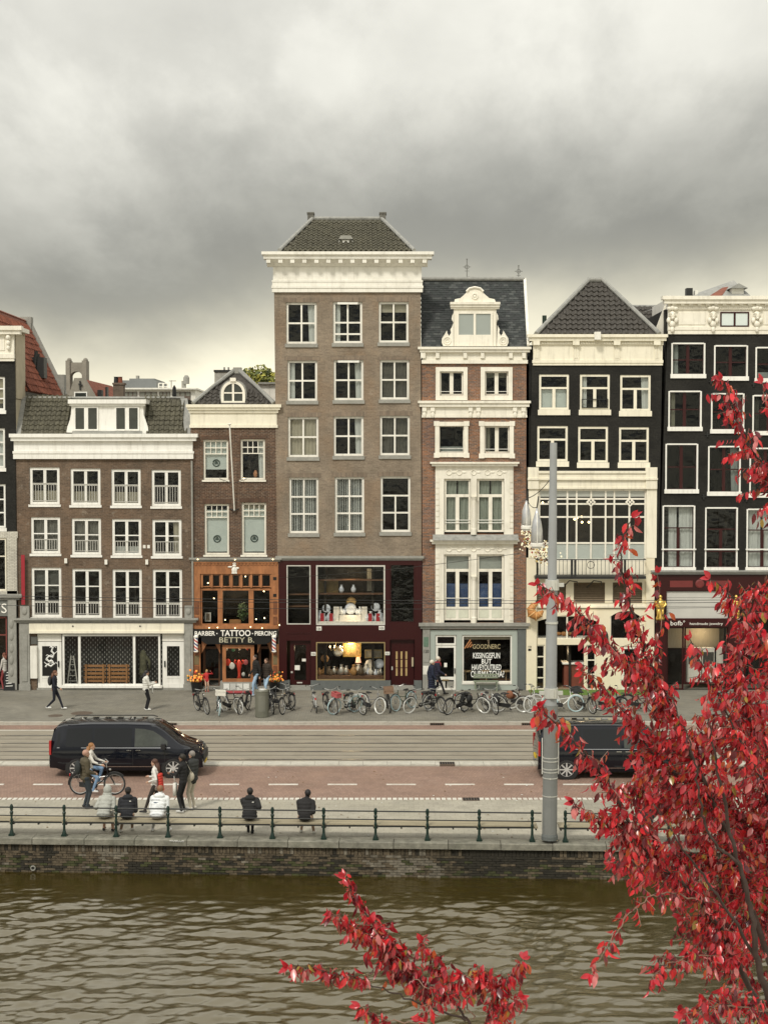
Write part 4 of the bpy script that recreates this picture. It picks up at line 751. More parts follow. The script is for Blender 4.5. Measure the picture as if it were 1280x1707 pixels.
def bay(top, bot, wt, wb, cm, cm2, shutters):
    fr = h.cornice('bay_cornice', 727, 855, [(top, top + 3, .30), (top + 3, top + 7, .22)], IVORY)
    mb = MB(); a, b = 725.5, 855.5; m0, m1 = 784.5, 794.5
    for q in ((a, top + 7, b, wt), (a, wt, 740, bot), (840, wt, b, bot), (m0, wt, m1, bot)): h.fb(mb, q, .06, .12)
    body = mb.build('bay_surround', IVORY, h.root)
    for s in (a, 849):
        for k in range(int((bot - wt) / 9.5)): y = wt - 2 + k * 9.5; h.block('quoin_block', (s + .3, y, s + 6.2, y + 8), .095, -.061, IVORY, body)
    col = MB(); X = h.x(789.5, (wt + bot) / 2, .1); zb, zt = h.z(bot), h.z(wt + (bot - wt) * .32); prof = [(.12, 0), (.12, .25), (.09, .28), (.085, .9 * (zt - zb)), (.1, .93 * (zt - zb)), (.14, zt - zb)]; col.lathe(prof, (X, h.Y - .1, zb), 10); col.build('colonnette', IVORY, body)
    for x in (748, 765, 789, 812, 832):                       # carved relief in the bay's frieze
        mb = MB(); X, Z = h.x(x, top + 14), h.z(top + (wt - top) * .62); mb.torus((X, h.Y - .065, Z), .11, .03, Matrix.Rotation(R(90), 3, 'X'), 14, 5); mb.ball((X + .22, h.Y - .06, Z), (.12, .03, .05)); mb.build('carved_relief', IVORY, body)
    for r in ((740.5, wt, 784, bot - 4), (795, wt, 839.5, bot - 4)):
        rows = [(1, 1), (2.3, 2)] if not shutters else [(1, 1), (2.7, 2), (.7, 2)]
        w = h.win(r, rows, IVORY, ft=.09, mv=.17, mh=.13, inset=.06, cut=False, curtain='pair' if not shutters else None, cm=cm)
        x0, x1, z0, z1 = h.rect(r); 
        for f in ((.17, .22) if not shutters else (.33,)): MB().box(x0, x1, h.Y + .02, h.Y + .04, z0 + (z1 - z0) * f, z0 + (z1 - z0) * f + .03).build('safety_bar', WHITE, w)
        if shutters:
            MB().box(x0 + .1, x1 - .1, h.Y + .2, h.Y + .22, z0 + (z1 - z0) * .76, z1 - .1).build('blind', mat('pale grey blind', (.42, .44, .41), .8, .08), w)
            for q in ((x0 + .1, x0 + .5), (x1 - .5, x1 - .1)): MB().box(q[0], q[1], h.Y + .24, h.Y + .25, z0 + (z1 - z0) * .2, z0 + (z1 - z0) * .55).build('blue_drape', cm2, w)
            for k in (0, 1): q0 = x0 + (.1 if k == 0 else (x1 - x0) / 2 + .06); MB().box(q0, q0 + (x1 - x0) / 2 - .16, h.Y + .07, h.Y + .1, z0 + .1, z0 + (z1 - z0) * .155).build('door_panel', mat('pale green door paint', (.60, .61, .50), .5), w)
    return body
bay(770, 891, 798, 891, mat('grey green curtain', (.30, .33, .28), .9, .2, 6, stretch=(4, 4, .3)), None, False)
led = MB(); zt, zb = h.z(891), h.z(900); led.profx([(h.Y - .06, zt), (h.Y - .38, zb), (h.Y + .02, zb), (h.Y + .02, zt)], h.x(721, 895), h.x(863, 895)); led.build('lead_roof', LEAD, h.root)
bay(900, 1038, 924, 1040, None, mat('blue drape', (.055, .095, .21), .8, .4, 3), True)
h.cornice('stone_ledge', 706, 875, [(1039, 1044, .24), (1044, 1048, .16)], STONE)
for a, b in ((704.5, 716.5), (862.5, 876)): h.block('stone_pilaster', (a, 1048.3, b, 1151), .1, .1, STONED if a > 800 else STONE)
for r in ((706, 1062, 714, 1078), (705.5, 1096, 715, 1104)): h.block('house_plaque', r, .115, -.101, mat('green plaque', (.12, .19, .14), .5, .3, 9) if r[1] < 1090 else STONE)
lettering('120', 706, 1083, 714.5, 1088, h.Y - .115, mat('dark incised', (.08, .08, .07), .8), h.root); h.block('paper_notice', (705, 1110, 715, 1124.5), .112, -.102, OFFW)
mb = MB()
for r in ((717, 1050, 862, 1058.5), (717, 1058.5, 725.5, 1152), (760.5, 1058.5, 770, 1152), (853, 1058.5, 862, 1152), (770, 1141, 853, 1152)): h.fb(mb, r, .05, .1)
gf = mb.build('shop_front_frame', GREENG, h.root); h.block('base_rail', (770, 1137.5, 853, 1141), .08, .1, OFFW, gf)
d_ = h.win((726, 1076, 760, 1151), [(5, 1), (1.6, 1)], OFFW, GLASSG, ft=.1, mh=.14, inset=.0, cut=False, name='door'); h.win((726, 1058.7, 760, 1075.5), [(1, 1)], OFFW, GLASSG, ft=.08, inset=.0, cut=False, name='transom_window')
for q in ((731, 1136, 742, 1149), (745, 1136, 756, 1149)): h.block('door_panel', q, -.03, .1, OFFW, d_)
h.block('letter_slot', (737, 1132.5, 748, 1134.5), .0, .03, BRASS, d_); h.block('handle', (757, 1114, 758.5, 1123), .05, 0, IRON, d_); h.block('paper_notice', (740, 1105, 745, 1112), -.02, .03, OFFW, d_)
sw = h.win((770, 1058.7, 853, 1138), [(1, 1)], OFFW, GLASSG, ft=.07, inset=.0, cut=False, name='shop_window')
h.block('roller_blind', (772, 1060, 851, 1066), -.2, .22, LINEN, sw)
Yt = h.Y + .015; LT = mat('white window lettering', (.85, .85, .80), .6, 0)
lettering('GOODNERC', 787.5, 1074, 833.5, 1081.5, Yt, mat('thin gold lettering', (.45, .38, .22), .6, 0), sw, 0.0)
for s, a, t, b, c in (('KISSINGISFUN', 788, 1088, 833, 1097.5), ('BUT', 802.5, 1098.5, 819, 1106.5), ('HAVEYOUTRIED', 786, 1107.5, 835, 1117), ('OURMATCHA?', 784.5, 1118, 840, 1129)): lettering(s, a, t, b, c, Yt, LT, sw, .012)
cr = MB()
for k in range(3): cr.bar(rp(774 + k * 4.5, 1081 - k, Yt), rp(784 + k * 1.5, 1066 + k * 4, Yt), .01, .05)
cr.build('orange_strokes', mat('orange print', (.42, .18, .07), .6, 0), sw)
h.block('cafe_counter', (800, 1132, 852, 1135), -.6, .8, SH)
for px in (777, 812, 845): mb = MB(); X = h.x(px, 1132); mb.tube([(X, h.Y + .6, .3), (X, h.Y + .6, .75)], .03, 6); mb.lathe([(.25, 0), (.25, .04)], (X, h.Y + .6, .75), 12); mb.build('cafe_stool', mat('pale wood', (.5, .36, .2), .6), h.root)
lamp(812, 1070, h.Y + .9, 5)
# slate roof
Yr = h.Y + 2.4; A, B_, Ta, Tb = rp(702, 578, h.Y + .02), rp(880, 578, h.Y + .02), rp(702, 467, Yr), rp(874, 467, Yr)
rf = quadbox(MB(), [A, B_, Tb, Ta], .1); quadbox(rf, [B_ - Vector((.02, 0, 0)), B_ + Vector((-.02, 8, 0)), Tb + Vector((0, 5, 0)), Tb], .1); rf.box(Ta.x, Tb.x, Yr, Yr + 5, Ta.z - .2, Ta.z - .01); rf = rf.build('roof', SLATE, h.root)
v_ = (Ta - A); v_.x = 0; Lv = v_.length; v_.normalize(); nn = Vector((1, 0, 0)).cross(v_); sl_ = MB(); rw = .135
nr = int(Lv / rw)
for j in range(nr):
    x = A.x + (j % 2) * .11
    while x < B_.x - .05:
        p = A + v_ * (j * rw); t = (j * rw) / Lv; xr = B_.x + (Tb.x - B_.x) * t
        if x + .2 < xr:
            l = random.uniform(.012, .026); a = Vector((x, p.y, p.z)); c = Vector((x + .21, p.y, p.z)); sl_.add([a + nn * l, c + nn * l, c + v_ * rw * 1.05 + nn * .006, a + v_ * rw * 1.05 + nn * .006, a, c], [(0, 1, 2, 3), (4, 5, 1, 0)], random.choice((0, 0, 1, 2)))
        x += .22
tag(sl_.build('slates', [SLATE, mat('slate b', (.028, .031, .031), .65, .3, 7), mat('slate c', (.055, .060, .057), .6, .4, 7)], rf), kind='stuff')
MB().tube([Ta + Vector((0, -.05, .05)), Tb + Vector((0, -.05, .05))], .1, 8).build('ridge_lead', LEAD, rf); MB().bar(B_ + Vector((0, -.05, .05)), Tb + Vector((0, -.05, .05)), .12, .12).build('verge_board', OFFW, rf)
for px, t, b in ((778, 432, 466), (864, 443, 467)):
    Yq = Yr + .1; X = PX(px, 450, Yq); zt, zb = PZ(t, Yq), PZ(b, Yq); m_ = MB(); m_.tube([(X, Yq, zb), (X, Yq, zt)], .02, 6); zc = zb + (zt - zb) * .62
    m_.box(X - .18, X + .18, Yq - .012, Yq + .012, zc - .012, zc + .012); m_.torus((X, Yq, zc), .09, .012, Matrix.Rotation(R(90), 3, 'X'), 14, 4); m_.ball((X, Yq, zt), .035, 6, 4); m_.box(X - .1, X + .1, Yq - .01, Yq + .01, zc - .2, zc - .18); m_.build('roof_finial', mat('grey ironwork', (.14, .14, .13), .6), rf)
MB().ball((PX(781, 465, Yr + .3), Yr + .3, PZ(467, Yr + .3)), (.16, .16, .17), 10, 8).build('vent_cowl', IRON, rf)
# scrolled dormer
Yd = h.Y - .02; D = lambda x, y: (PX(x, y, Yd), PZ(y, Yd))
half = [(755, 577), (755, 505), (753, 503), (750, 500)]
pl = [D(756, 577), D(827, 577), D(827, 507), D(756, 507)]
dr = MB().prism(pl, Yd, Yd + .1).build('dormer', IVORY, h.root); cb = MB(); a, b = D(758, 577), D(825, 512); cb.box(a[0], b[0], Yd + .101, Yd + 2.0, a[1], b[1]); cb.build('dormer_cheek', LEAD, dr)
en = MB(); 
for t, b, d in ((504, 508, .2), (508, 512, .14), (512, 515, .08)): a_, b_ = D(752 - d * 10, t), D(831 + d * 10, b); en.box(a_[0], b_[0], Yd - d, Yd + .3, b_[1], a_[1])
en.build('dormer_cornice', IVORY, dr)
pd = [D(757, 504), D(826, 504), D(824, 499), D(815, 497), D(808, 491), D(805, 488), D(805, 485), D(800, 480), D(791, 478), D(782, 480), D(777, 485), D(777, 488), D(774, 491), D(767, 497), D(758, 499)]
MB().prism(pd, Yd - .05, Yd + .2).build('pediment', IVORY, dr)
mb = MB(); c_ = D(791, 494); mb.torus((c_[0], Yd - .06, c_[1]), .12, .04, Matrix.Rotation(R(90), 3, 'X'), 14, 6); mb.ball((c_[0], Yd - .06, c_[1]), (.07, .04, .07)); mb.build('medallion', IVORY, dr)
mb = MB(); pts = [D(805, 486), D(800, 481), D(791, 479), D(782, 481), D(777, 486)]; mb.tube([(x, Yd - .08, z) for x, z in pts], .05, 6); mb.build('arched_moulding', IVORY, dr)
for s in (-1, 1):
    Q = lambda dx, y: D(791.5 + s * dx, y)
    o_ = [Q(36, 577), Q(53, 577), Q(55.5, 571), Q(55, 564), Q(51, 558), Q(47, 551), Q(46, 556), Q(43, 560), Q(40, 555), Q(41, 549), Q(38.5, 545), Q(36, 538), Q(39, 532), Q(38, 526), Q(36, 522)]
    if s < 0: o_ = o_[::-1]
    v = MB().prism(o_, Yd - .06, Yd + .12); c_ = Q(46.5, 568); 
    v.torus((c_[0], Yd - .07, c_[1]), .16, .03, Matrix.Rotation(R(90), 3, 'X'), 16, 5); v.torus((c_[0], Yd - .07, c_[1]), .075, .025, Matrix.Rotation(R(90), 3, 'X'), 12, 5); v.build('volute', IVORY, dr)
hd = House.__new__(House); hd.Y = Yd; hd.holes = []; hd.root = dr
hd.block('dormer_glass', (763, 522, 818, 560), .012, -.002, mat('sky grey blind glass', (.30, .33, .31), .25, .06, 1, spec=.6), dr)
w = MB()
for r in ((761, 520, 764.5, 577), (817.5, 520, 821, 577), (764.5, 519, 817.5, 523), (789, 523, 793, 577), (764.5, 558, 789, 577), (793, 558, 817.5, 577)): hd.fb(w, r, .06, -.013)
w.build('dormer_window', IVORY, dr)

# --- house 5: black front, cream cornice, cream two-storey shop front
h = House('black painted house with cream windows, steep tiled hip roof and cream bakery front', 985, YF); h5 = h
for k, r in enumerate([(898, 624, 948, 692), (966, 624, 1016, 692), (1033, 625, 1084, 694), (895, 710, 946, 778), (963, 711, 1013, 780), (1031, 712, 1081, 780)]):
    cur = {0: 'blind-.58', 1: 'left', 2: 'right'}.get(k)
    w = h.win((r[0], r[1], r[2], r[3] - 9), [(1, 1), (1.7, 2)], CREAM, ft=.1, mv=.14, mh=.09, sill=9, inset=.03, curtain=cur, cm=FROST if k == 0 else SHEER)
    if k == 1: rail_part(h, (r[0] + 3, r[3] - 27, r[2] - 3, r[3] - 12), w, IRON, 3, .02)
h.hole((894, 813, 1078, 1150)); h.wall((886, 606), (878, 1152), (1103, 606), (1094, 1152), BR_BLACK)
h.shell(h.x(881, 800), h.x(1096, 800), h.z(575), [h.z(963), h.z(785), h.z(702)], BR_BLACK, room=2.2)
h.cornice('cornice', 890, 1102, [(557, 562, .32), (562, 568, .24), (568, 575, .1), (575, 600, .05), (600, 605, .09), (605, 609, .06)], CREAM)
for x in (894, 960, 1028, 1095):
    p = h.block('console', (x - 5.5, 568.3, x + 5.5, 575), .26, -.11, CREAM); h.block('triglyph', (x - 4.5, 575.3, x + 4.5, 600), .1, -.055, CREAM, p)
    for q in (-2, 1): h.block('groove_bar', (x + q - .7, 577, x + q + 1.2, 597), .125, -.1, CREAM, p)
dn = MB()
for k in range(70):
    x = 903 + k * 2.72
    if all(abs(x - c) > 8 for c in (894, 960, 1028, 1095)): h.fb(dn, (x - .8, 570, x + .8, 573.5), .15, -.1)
dn.build('dentils', CREAM, h.root); h.block('hoist_beam', (991, 553, 1001, 566), .5, -.1, OFFW)
Yr = h.Y + 3.0; A, B_, Ta, Tb = rp(893, 558, h.Y - .1), rp(1098, 558, h.Y - .1), rp(981, 468, Yr), rp(1003, 468, Yr)
rf = quadbox(MB(), [A, B_, Tb, Ta], .12); quadbox(rf, [B_, B_ + Vector((0, 9, 0)), Tb + Vector((0, 6, 0)), Tb], .12); quadbox(rf, [A + Vector((0, 9, 0)), A, Ta, Ta + Vector((0, 6, 0))], .12); rf = rf.build('roof', TILE2, h.root)
v_ = (Ta + Tb) / 2 - (A + B_) / 2; tiles(rf, T_B, A, (1, 0, 0), v_, 26, 14, lambda p: inpoly(*proj(p), [(906, 557), (1086, 557), (1001, 470), (983, 470)]), .25, .36)
for a, b in ((A, Ta), (B_, Tb)): MB().tube([a + Vector((0, -.08, .05)), b + Vector((0, -.08, .05))], .10, 8).build('hip_lead', LEAD, rf)
MB().tube([Ta + Vector((-.05, -.05, .04)), Tb + Vector((.05, -.05, .04))], .13, 8).build('ridge_lead', LEAD, rf)
x_ = PX(907, 540, h.Y + 2); MB().tube([(x_, h.Y + 2, PZ(552, h.Y + 2)), (x_, h.Y + 2, PZ(526, h.Y + 2))], .1, 8).build('flue_pipe', mat('dark flue', (.03, .05, .035), .6), rf)
# cream front
CREAMW = mat('warm cream stucco', (.76, .69, .52), .6, .05, 2, stain=.15, staincol=(.5, .42, .28))
h.cornice('shop_cornice', 897, 1076, [(785, 789, .22), (789, 797, .16), (797, 800, .2), (800, 812, .1), (812, 815, .13)], CREAM, ends=False)
for a, b, a2, b2 in ((881, 896.5, 877, 894), (1077, 1094, 1076, 1090)):
    p = h.block('pilaster', (a, 815, b, 930), .12, .1, CREAM); h.block('pilaster_cap', (a - 1, 779, b + 1, 815), .2, .1, CREAM, p); h.block('cap_moulding', (a - 2, 797, b + 2, 800), .25, -.2, CREAM, p); h.block('lower_pilaster', (a2, 930, b2, 1151), .1, .1, CREAMW, p)
gz = h.win((896.5, 815, 1077, 935), [(14, [47, 16, 25, 25, 15, 26, 26]), (9, [24, 23, 16, 25, 25, 15, 26, 26]), (23, [24, 23, 16, 25, 25, 15, 26, 26]), (46, [24, 23, 16, 25, 25, 15, 26, 26]), (28, [24, 23, 16, 25, 25, 15, 26, 26])], IVORY, GLASSG, ft=.09, mv=.075, mh=.075, cut=False, inset=.02, name='glazed_front')
for x0, x1 in ((898, 1076),):
    a, b, z0, z1 = h.rect((x0, 904, x1, 934)); MB().box(a, b, h.Y + .07, h.Y + .08, z0, z1).build('frosted_band', FROST, gz); a, b, z0, z1 = h.rect((x0, 816, x1, 828)); MB().box(a, b, h.Y + .07, h.Y + .08, z0, z1).build('transom_film', mat('white film', (.62, .64, .6), .8, .05), gz)
for x in (920, 984.5, 1049.5):
    c_ = (h.x(x, 837), h.z(837)); s = .22; o_ = MB().prism([(c_[0], c_[1] - s), (c_[0] + s, c_[1]), (c_[0], c_[1] + s), (c_[0] - s, c_[1])], h.Y - .01, h.Y + .03); o_ = o_.build('diamond_boss', IVORY, gz); q = MB()
    for a in range(4): q.obox((c_[0] + .08 * math.cos(a * math.pi / 2), h.Y - .012, c_[1] + .08 * math.sin(a * math.pi / 2)), (.06, .008, .06), Matrix.Rotation(R(45), 3, 'Y'))
    q.build('quatrefoil', BLACKP, o_)
for x, y in ((955, 856), (962, 867), (966, 865), (974, 863), (974.5, 872), (986, 872), (908, 839)): MB().ball((h.x(x, y), h.Y + 1.0, h.z(y)), .05, 8, 5).build('hanging_bulb', WBULB, h.root)
lamp(970, 868, h.Y + 1.2, 12)
# balcony
x0, x1 = h.x(892, 950, .6), h.x(1076, 950, .6); Yb = h.Y - .62; zt, zb = PZ(932, Yb), PZ(959, Yb); bl = MB().box(x0, x1, Yb - .04, h.Y - .1, zb - .16, zb - .04).build('balcony', IRON, h.root); h.block('apron_panel', (897, 935.3, 1076.5, 966), -.02, .12, CREAM)
r_ = MB(); r_.box(x0, x1, Yb, Yb + .04, zt - .04, zt); r_.box(x0, x1, Yb, Yb + .03, zb - .0, zb + .03)
for s in (x0, x1 - .03): r_.box(s, s + .03, Yb, h.Y - .12, zt - .04, zt)
k = x0 + .05
while k < x1: r_.box(k - .009, k + .009, Yb + .01, Yb + .03, zb, zt - .04); k += .17
for c_ in (.33, .36, .78, .81): q = x0 + (x1 - x0) * c_; r_.box(q - .05, q + .05, Yb - .005, Yb + .035, zb - .06, zt)
r_.build('balcony_railing', IRON, bl); sc = MB()
for t in (.33, .55, .8): q = x0 + (x1 - x0) * t; sc.tube([(q - .35, h.Y - .1, zb - .6), (q - .1, Yb + .1, zb - .25), (q + .25, Yb + .15, zb - .3), (q + .3, h.Y - .15, zb - .5)], .025, 6)
sc.build('scroll_bracket', IRON, bl); MB().torus((x0 + (x1 - x0) * .5, Yb - .02, (zt + zb) / 2 + .1), .16, .012, Matrix.Rotation(R(90), 3, 'X'), 16, 4).build('railing_ring', IRON, bl)
# lower wall with louvres, arched windows and doors
lw = MB(); hs = [(894, 973, 943, 1004), (956, 971, 1008, 1005), (1021, 971, 1070, 1005), (894, 1026, 996, 1066), (1016, 1018, 1068, 1066), (893, 1075, 908, 1150), (925, 1075, 973, 1150), (977, 1075, 993, 1150), (1035, 1077, 1068, 1151)]
old = h.holes; h.holes = []
for r in hs: h.hole(r)
h.wall((894, 966), (894, 1151), (1077, 966), (1077, 1151), CREAMW, name='lower_front', thick=.12); h.holes = old
for o in list(h.root.children):
    if o.name.startswith('lower_front'): o.location.y += .02
LV = mat('brown louvre', (.16, .12, .075), .6, .2, 8)
for r in hs[:3]:
    b_ = MB(); x0, x1, z0, z1 = h.rect(r)
    for k in range(9): z = z0 + (z1 - z0) * (k + .5) / 9; b_.obox(((x0 + x1) / 2, h.Y + .12, z), (x1 - x0, .012, .11), Matrix.Rotation(R(-35), 3, 'X'))
    b_.build('louvre', LV, h.root)
for k, r in enumerate(hs[3:]):
    nm = ['shop_window', 'shop_window', 'side_light', 'doorway', 'side_light', 'door'][k]
    rows = [[(1, [1, 1])], [(1, 1)], [(1, 1)] * 4, [(1, 1)], [(1, 1)] * 3, [(1, 1), (.8, 1)]][k]
    if nm == 'doorway': continue
    w = h.win(r, rows, CREAM if nm != 'door' else IVORY, GLASSG if k != 1 else GLASSD, ft=.06 if nm != 'door' else .14, mv=.07, mh=.05, cut=False, inset=.06, name=nm)
    if k < 2:
        x0, x1, z0, z1 = h.rect(r); n = 12; pts = [(x0, z1 + .1)] + [(x0 + (x1 - x0) * i / n, z1 - .28 + .28 * math.sin(math.pi * i / n)) for i in range(n + 1)] + [(x1, z1 + .1)]; MB().prism(pts[::-1], h.Y + .01, h.Y + .058).build('arch_head', CREAMW, w)
h.cornice('string_course', 895, 1076, [(1007, 1010, .05), (1010, 1013, .08)], CREAM, ends=False)
br = MB(); X, Z = h.x(909, 1055), h.z(1060)
for q in range(4): br.ball((h.x(932 + q * 9, 1055), h.Y + .4, h.z(1058)), (.14, .1, .08 + .02 * (q % 2)))
br.build('bread_display', mat('baked crust', (.42, .2, .07), .7, .3, 12), h.root); MB().box(h.x(895, 1062), h.x(993, 1062), h.Y + .2, h.Y + .7, h.z(1065), h.z(1062.5)).build('display_shelf', OFFW, h.root)
ct = MB(); ct.box(h.x(942, 1120), h.x(975, 1120), h.Y + .5, h.Y + 1.2, 0.02, 1.1); ct.build('shop_counter', mat('red brown counter', (.17, .05, .03), .5, .2), h.root); MB().box(h.x(939, 1112), h.x(976, 1112), h.Y + .42, h.Y + 1.3, 1.1, 1.17).build('counter_top', OFFW, h.root)
MB().box(h.x(894, 1100), h.x(1077, 1100), h.Y + .19, h.Y + 2, -.05, .03).build('shop_floor', mat('brown floor tile', (.25, .19, .12), .6, .3, 6), h.root)
lamp(945, 1085, h.Y + .9, 12); lamp(985, 1012, h.Y - .35, 1.2)
fx = MB(); fx.box(h.x(1004, 1060, .3) - .02, h.x(1004, 1060, .3) + .02, h.Y - .3, h.Y - .26, h.z(1072), h.z(1040)); fx.box(h.x(1000, 1060, .3), h.x(1009, 1060, .3), h.Y - .3, h.Y - .27, h.z(1046), h.z(1044)); fx.ball((h.x(1008, 1060), h.Y - .2, h.z(1062)), (.12, .1, .3)); fx.build('iron_wall_ornament', IRON, h.root)
lettering('118', 880, 1076.5, 885, 1079.5, h.Y - .12, BLACKP, h.root); h.block('number_plate', (880, 1081.5, 885, 1085), .115, -.102, BLACKP)

# --- house 6: black brick house at the right edge with the jewellery shop
h = House('black brick house with ornate grotesque mask cornice and maroon jewellery shop behind the red tree', 1200, YF - .02); h6 = h
cols = [(0, 0), (71, 4), (140, 7), (210, 10)]
for k, r in enumerate([(1119, 572, 1174, 631), (1114, 652, 1168, 719), (1109, 740, 1162, 823), (1104, 843, 1157, 951)]):
    for i, (dx, dy) in enumerate(cols):
        q = (r[0] + dx, r[1] + dy, r[2] + dx, r[3] + dy - 6)
        if k == 3: q = (r[0] + dx, r[1] + dy * .8, r[2] + dx, 947)
        w = h.win(q, ([(1, 2), (1, 2)] if k in (1, 2) else [(1, 2), (.9, 2)]) if k < 3 else [(1, 1), (1.1, 2), (.75, 2)], MAROON, ft=.06, mv=.14, mh=.05, inset=.1, curtain={0: 'left', 3: 'pair' if i != 1 else None}.get(k) if not (k == 0 and i) else None, cm=SHEER, gm=GLASSD if k != 3 else GLASS)
        x0, x1, z0, z1 = h.rect(q); b_ = MB()
        for s in ((x0 - .02, x0 + .045, z0, z1), (x1 - .045, x1 + .02, z0, z1), (x0 + .045, x1 - .045, z1 - .045, z1 + .02)): b_.box(s[0], s[1], h.Y - .02, h.Y + .098, s[2], s[3])
        b_.box(x0 - .06, x1 + .06, h.Y - .07, h.Y + .098, z0 - .15, z0 + .04); b_.build('window_casing', WHITE, w)
        if k == 3: MB().box(x0 - .06, x1 + .06, h.Y - .1, h.Y - .05, z0 + .82, z0 + .88).build('safety_bar', WHITE, w)
        if k < 3 and i < 3: mb = MB(); X, Z = x1 + .28, z0 - .3; mb.box(X - .03, X + .03, h.Y - .06, h.Y, Z - .12, Z + .12); mb.box(X - .1, X + .1, h.Y - .05, h.Y, Z - .02, Z + .02); mb.build('wall_anchor', IRON, h.root)
h.hole((1096, 958, 1300, 1150)); h.wall((1112, 552), (1090, 1152), (1440, 552), (1420, 1152), BR_BLACK)
h.shell(h.x(1108, 700), h.x(1425, 700), h.z(515), [h.z(957), h.z(832), h.z(730), h.z(640)], BR_BLACK)
h.cornice('cornice', 1116, 1440, [(493, 499, .36), (499, 506, .28)], IVORY); h.cornice('frieze', 1113, 1440, [(506, 516, .1), (516, 545, .04), (545, 550, .1), (550, 557, .07)], IVORY, ends=False)
for k in range(20): h.block('modillion', (1120 + k * 14, 506.3, 1126 + k * 14, 509), .22, -.105, IVORY)
dn = MB()
for k in range(90): h.fb(dn, (1130 + k * 3.0, 511, 1131.7 + k * 3.0, 514.5), .13, -.1)
dn.build('dentils', IVORY, h.root)
for x in (1120, 1188, 1261, 1334):                            # grotesque masks under scrolled capitals
    m_ = MB(); q = lambda dx, y: (h.x(x + dx, y, .12), h.Y - .12, h.z(y, .12))
    for dx, y, r_ in ((-5, 514, (.13, .09, .1)), (5, 514, (.13, .09, .1)), (0, 513, (.12, .1, .12)), (0, 526, (.16, .14, .2)), (0, 531, (.06, .22, .07)), (-4, 526, (.05, .17, .04)), (4, 526, (.05, .17, .04)), (-6, 534, (.1, .09, .14)), (6, 534, (.1, .09, .14)), (0, 540, (.14, .11, .16)), (0, 549, (.09, .08, .16)), (-3.5, 523, (.07, .18, .03)), (3.5, 523, (.07, .18, .03))): m_.ball(q(dx, y), r_, 8, 6)
    m_.build('mask_console', IVORY, h.root, smooth=True)
h.block('frieze_panel', (1130, 521, 1175, 541), .07, -.04, IVORY); aw = h.win((1199, 520, 1247, 545), [(1, 2)], MAROON, FROST, ft=.06, mv=.09, cut=False, inset=-.1, name='attic_window')
h.block('frieze_panel', (1272, 521, 1322, 541), .07, -.04, IVORY)
h.cornice('stone_ledge', 1093, 1420, [(951, 954, .24), (954, 957.5, .16)], LEAD)
mb = MB()
for r in ((1092, 958, 1420, 985), (1092, 985, 1110, 1150), (1213, 985, 1300, 1030), (1213, 1030, 1232, 1150)): h.fb(mb, r, .06, .1)
pf = mb.build('shop_front_panel', MAROON, h.root); h.block('sunk_panel', (1116, 968, 1154, 979), .075, -.06, MAROON2, pf); h.block('sunk_panel', (1177, 968, 1213, 979), .075, -.06, MAROON2, pf); MB().lathe([(.2, 0), (.2, .03), (.14, .05)], (h.x(1165, 973), h.Y - .06, h.z(973)), 16, M=Matrix.Rotation(R(90), 3, 'X')).build('roundel', MAROON2, pf)
for k, (a, b) in enumerate(((986, 996), (996.4, 1000), (1000.4, 1011), (1011.4, 1030.5))): h.block('shutter_slat', (1110.4, a, 1212.6, b), -.02 - .01 * (k % 2), .1, mat('grey white shutter', (.52, .51, .47), .5, .06, 2, stain=.2, staincol=(.35, .34, .3)), pf)
sb_ = h.block('sign_board', (1109, 1031, 1214, 1045), .1, .1, MAROON, pf); lettering('bofb\u00b0', 1117, 1034.5, 1141, 1042.5, h.Y - .105, SIGNW, sb_, .0); lettering('handmade jewelry', 1149, 1037.5, 1204, 1043, h.Y - .105, SIGNW, sb_, .0)
h.win((1110, 1045, 1139, 1150), [(1, 1)], MAROON, GLASSG, ft=.07, cut=False, inset=.02, name='shop_window'); h.win((1140, 1045, 1213, 1140), [(1, 1)], MAROON, GLASSG, ft=.07, cut=False, inset=.02, name='shop_window'); h.win((1233, 1031, 1299, 1150), [(1, 2)], MAROON, GLASSG, ft=.07, cut=False, inset=.02, name='shop_window')
cb = MB(); 
for x in (1145, 1170, 1190): h.fb(cb, (x, 1080, x + 23, 1138), -.5, .8)
cb.build('display_case', OFFW, h.root); 
for x in (1147, 1171): h.block('case_glass', (x, 1087, x + 18, 1107), -.48, .49, mat('dark case', (.05, .05, .045), .3, .5, 12))
h.block('back_wall', (1112, 1046, 1212, 1080), -1.3, 1.35, LINEN); lamp(1170, 1056, h.Y + .7, 14)
for x in (1100, 1226):
    m_ = MB(); X, Yg = h.x(x, 1010, .25), h.Y - .25; z = lambda y: PZ(y, Yg)
    m_.lathe([(.18, z(1034)), (.2, z(1030)), (.15, z(1026)), (.17, z(1015)), (.2, z(1010)), (.21, z(1004)), (.17, z(1001)), (.08, z(999)), (.07, z(997))], (X, Yg, 0), 12); m_.ball((X, Yg, z(995)), (.08, .09, .1)); 
    for s in (-1, 1): m_.tube([(X + s * .19, Yg, z(1002)), (X + s * .24, Yg - .03, z(1008)), (X + s * .08, Yg - .17, z(1012))], [.055, .05, .04], 6)
    for s in (-.08, .08): m_.tube([(X + s, Yg - .1, z(1012)), (X + s * 1.3, Yg - .14, z(1030))], .04, 6)
    tag(m_.build('gilded_statue', GOLD, None, smooth=True, loc=(X, Yg, z(1034))), 'gilded figure on the %s maroon pilaster of the jewellery shop, %s' % (('left', 'clear of the leaves') if x < 1200 else ('right', 'half hidden by red leaves')), 'statue', 'gilded shop figures')
    MB().box(X - .2, X + .2, Yg - .18, h.Y - .061, z(1038), z(1034)).build('statue_bracket', MAROON, h.root)
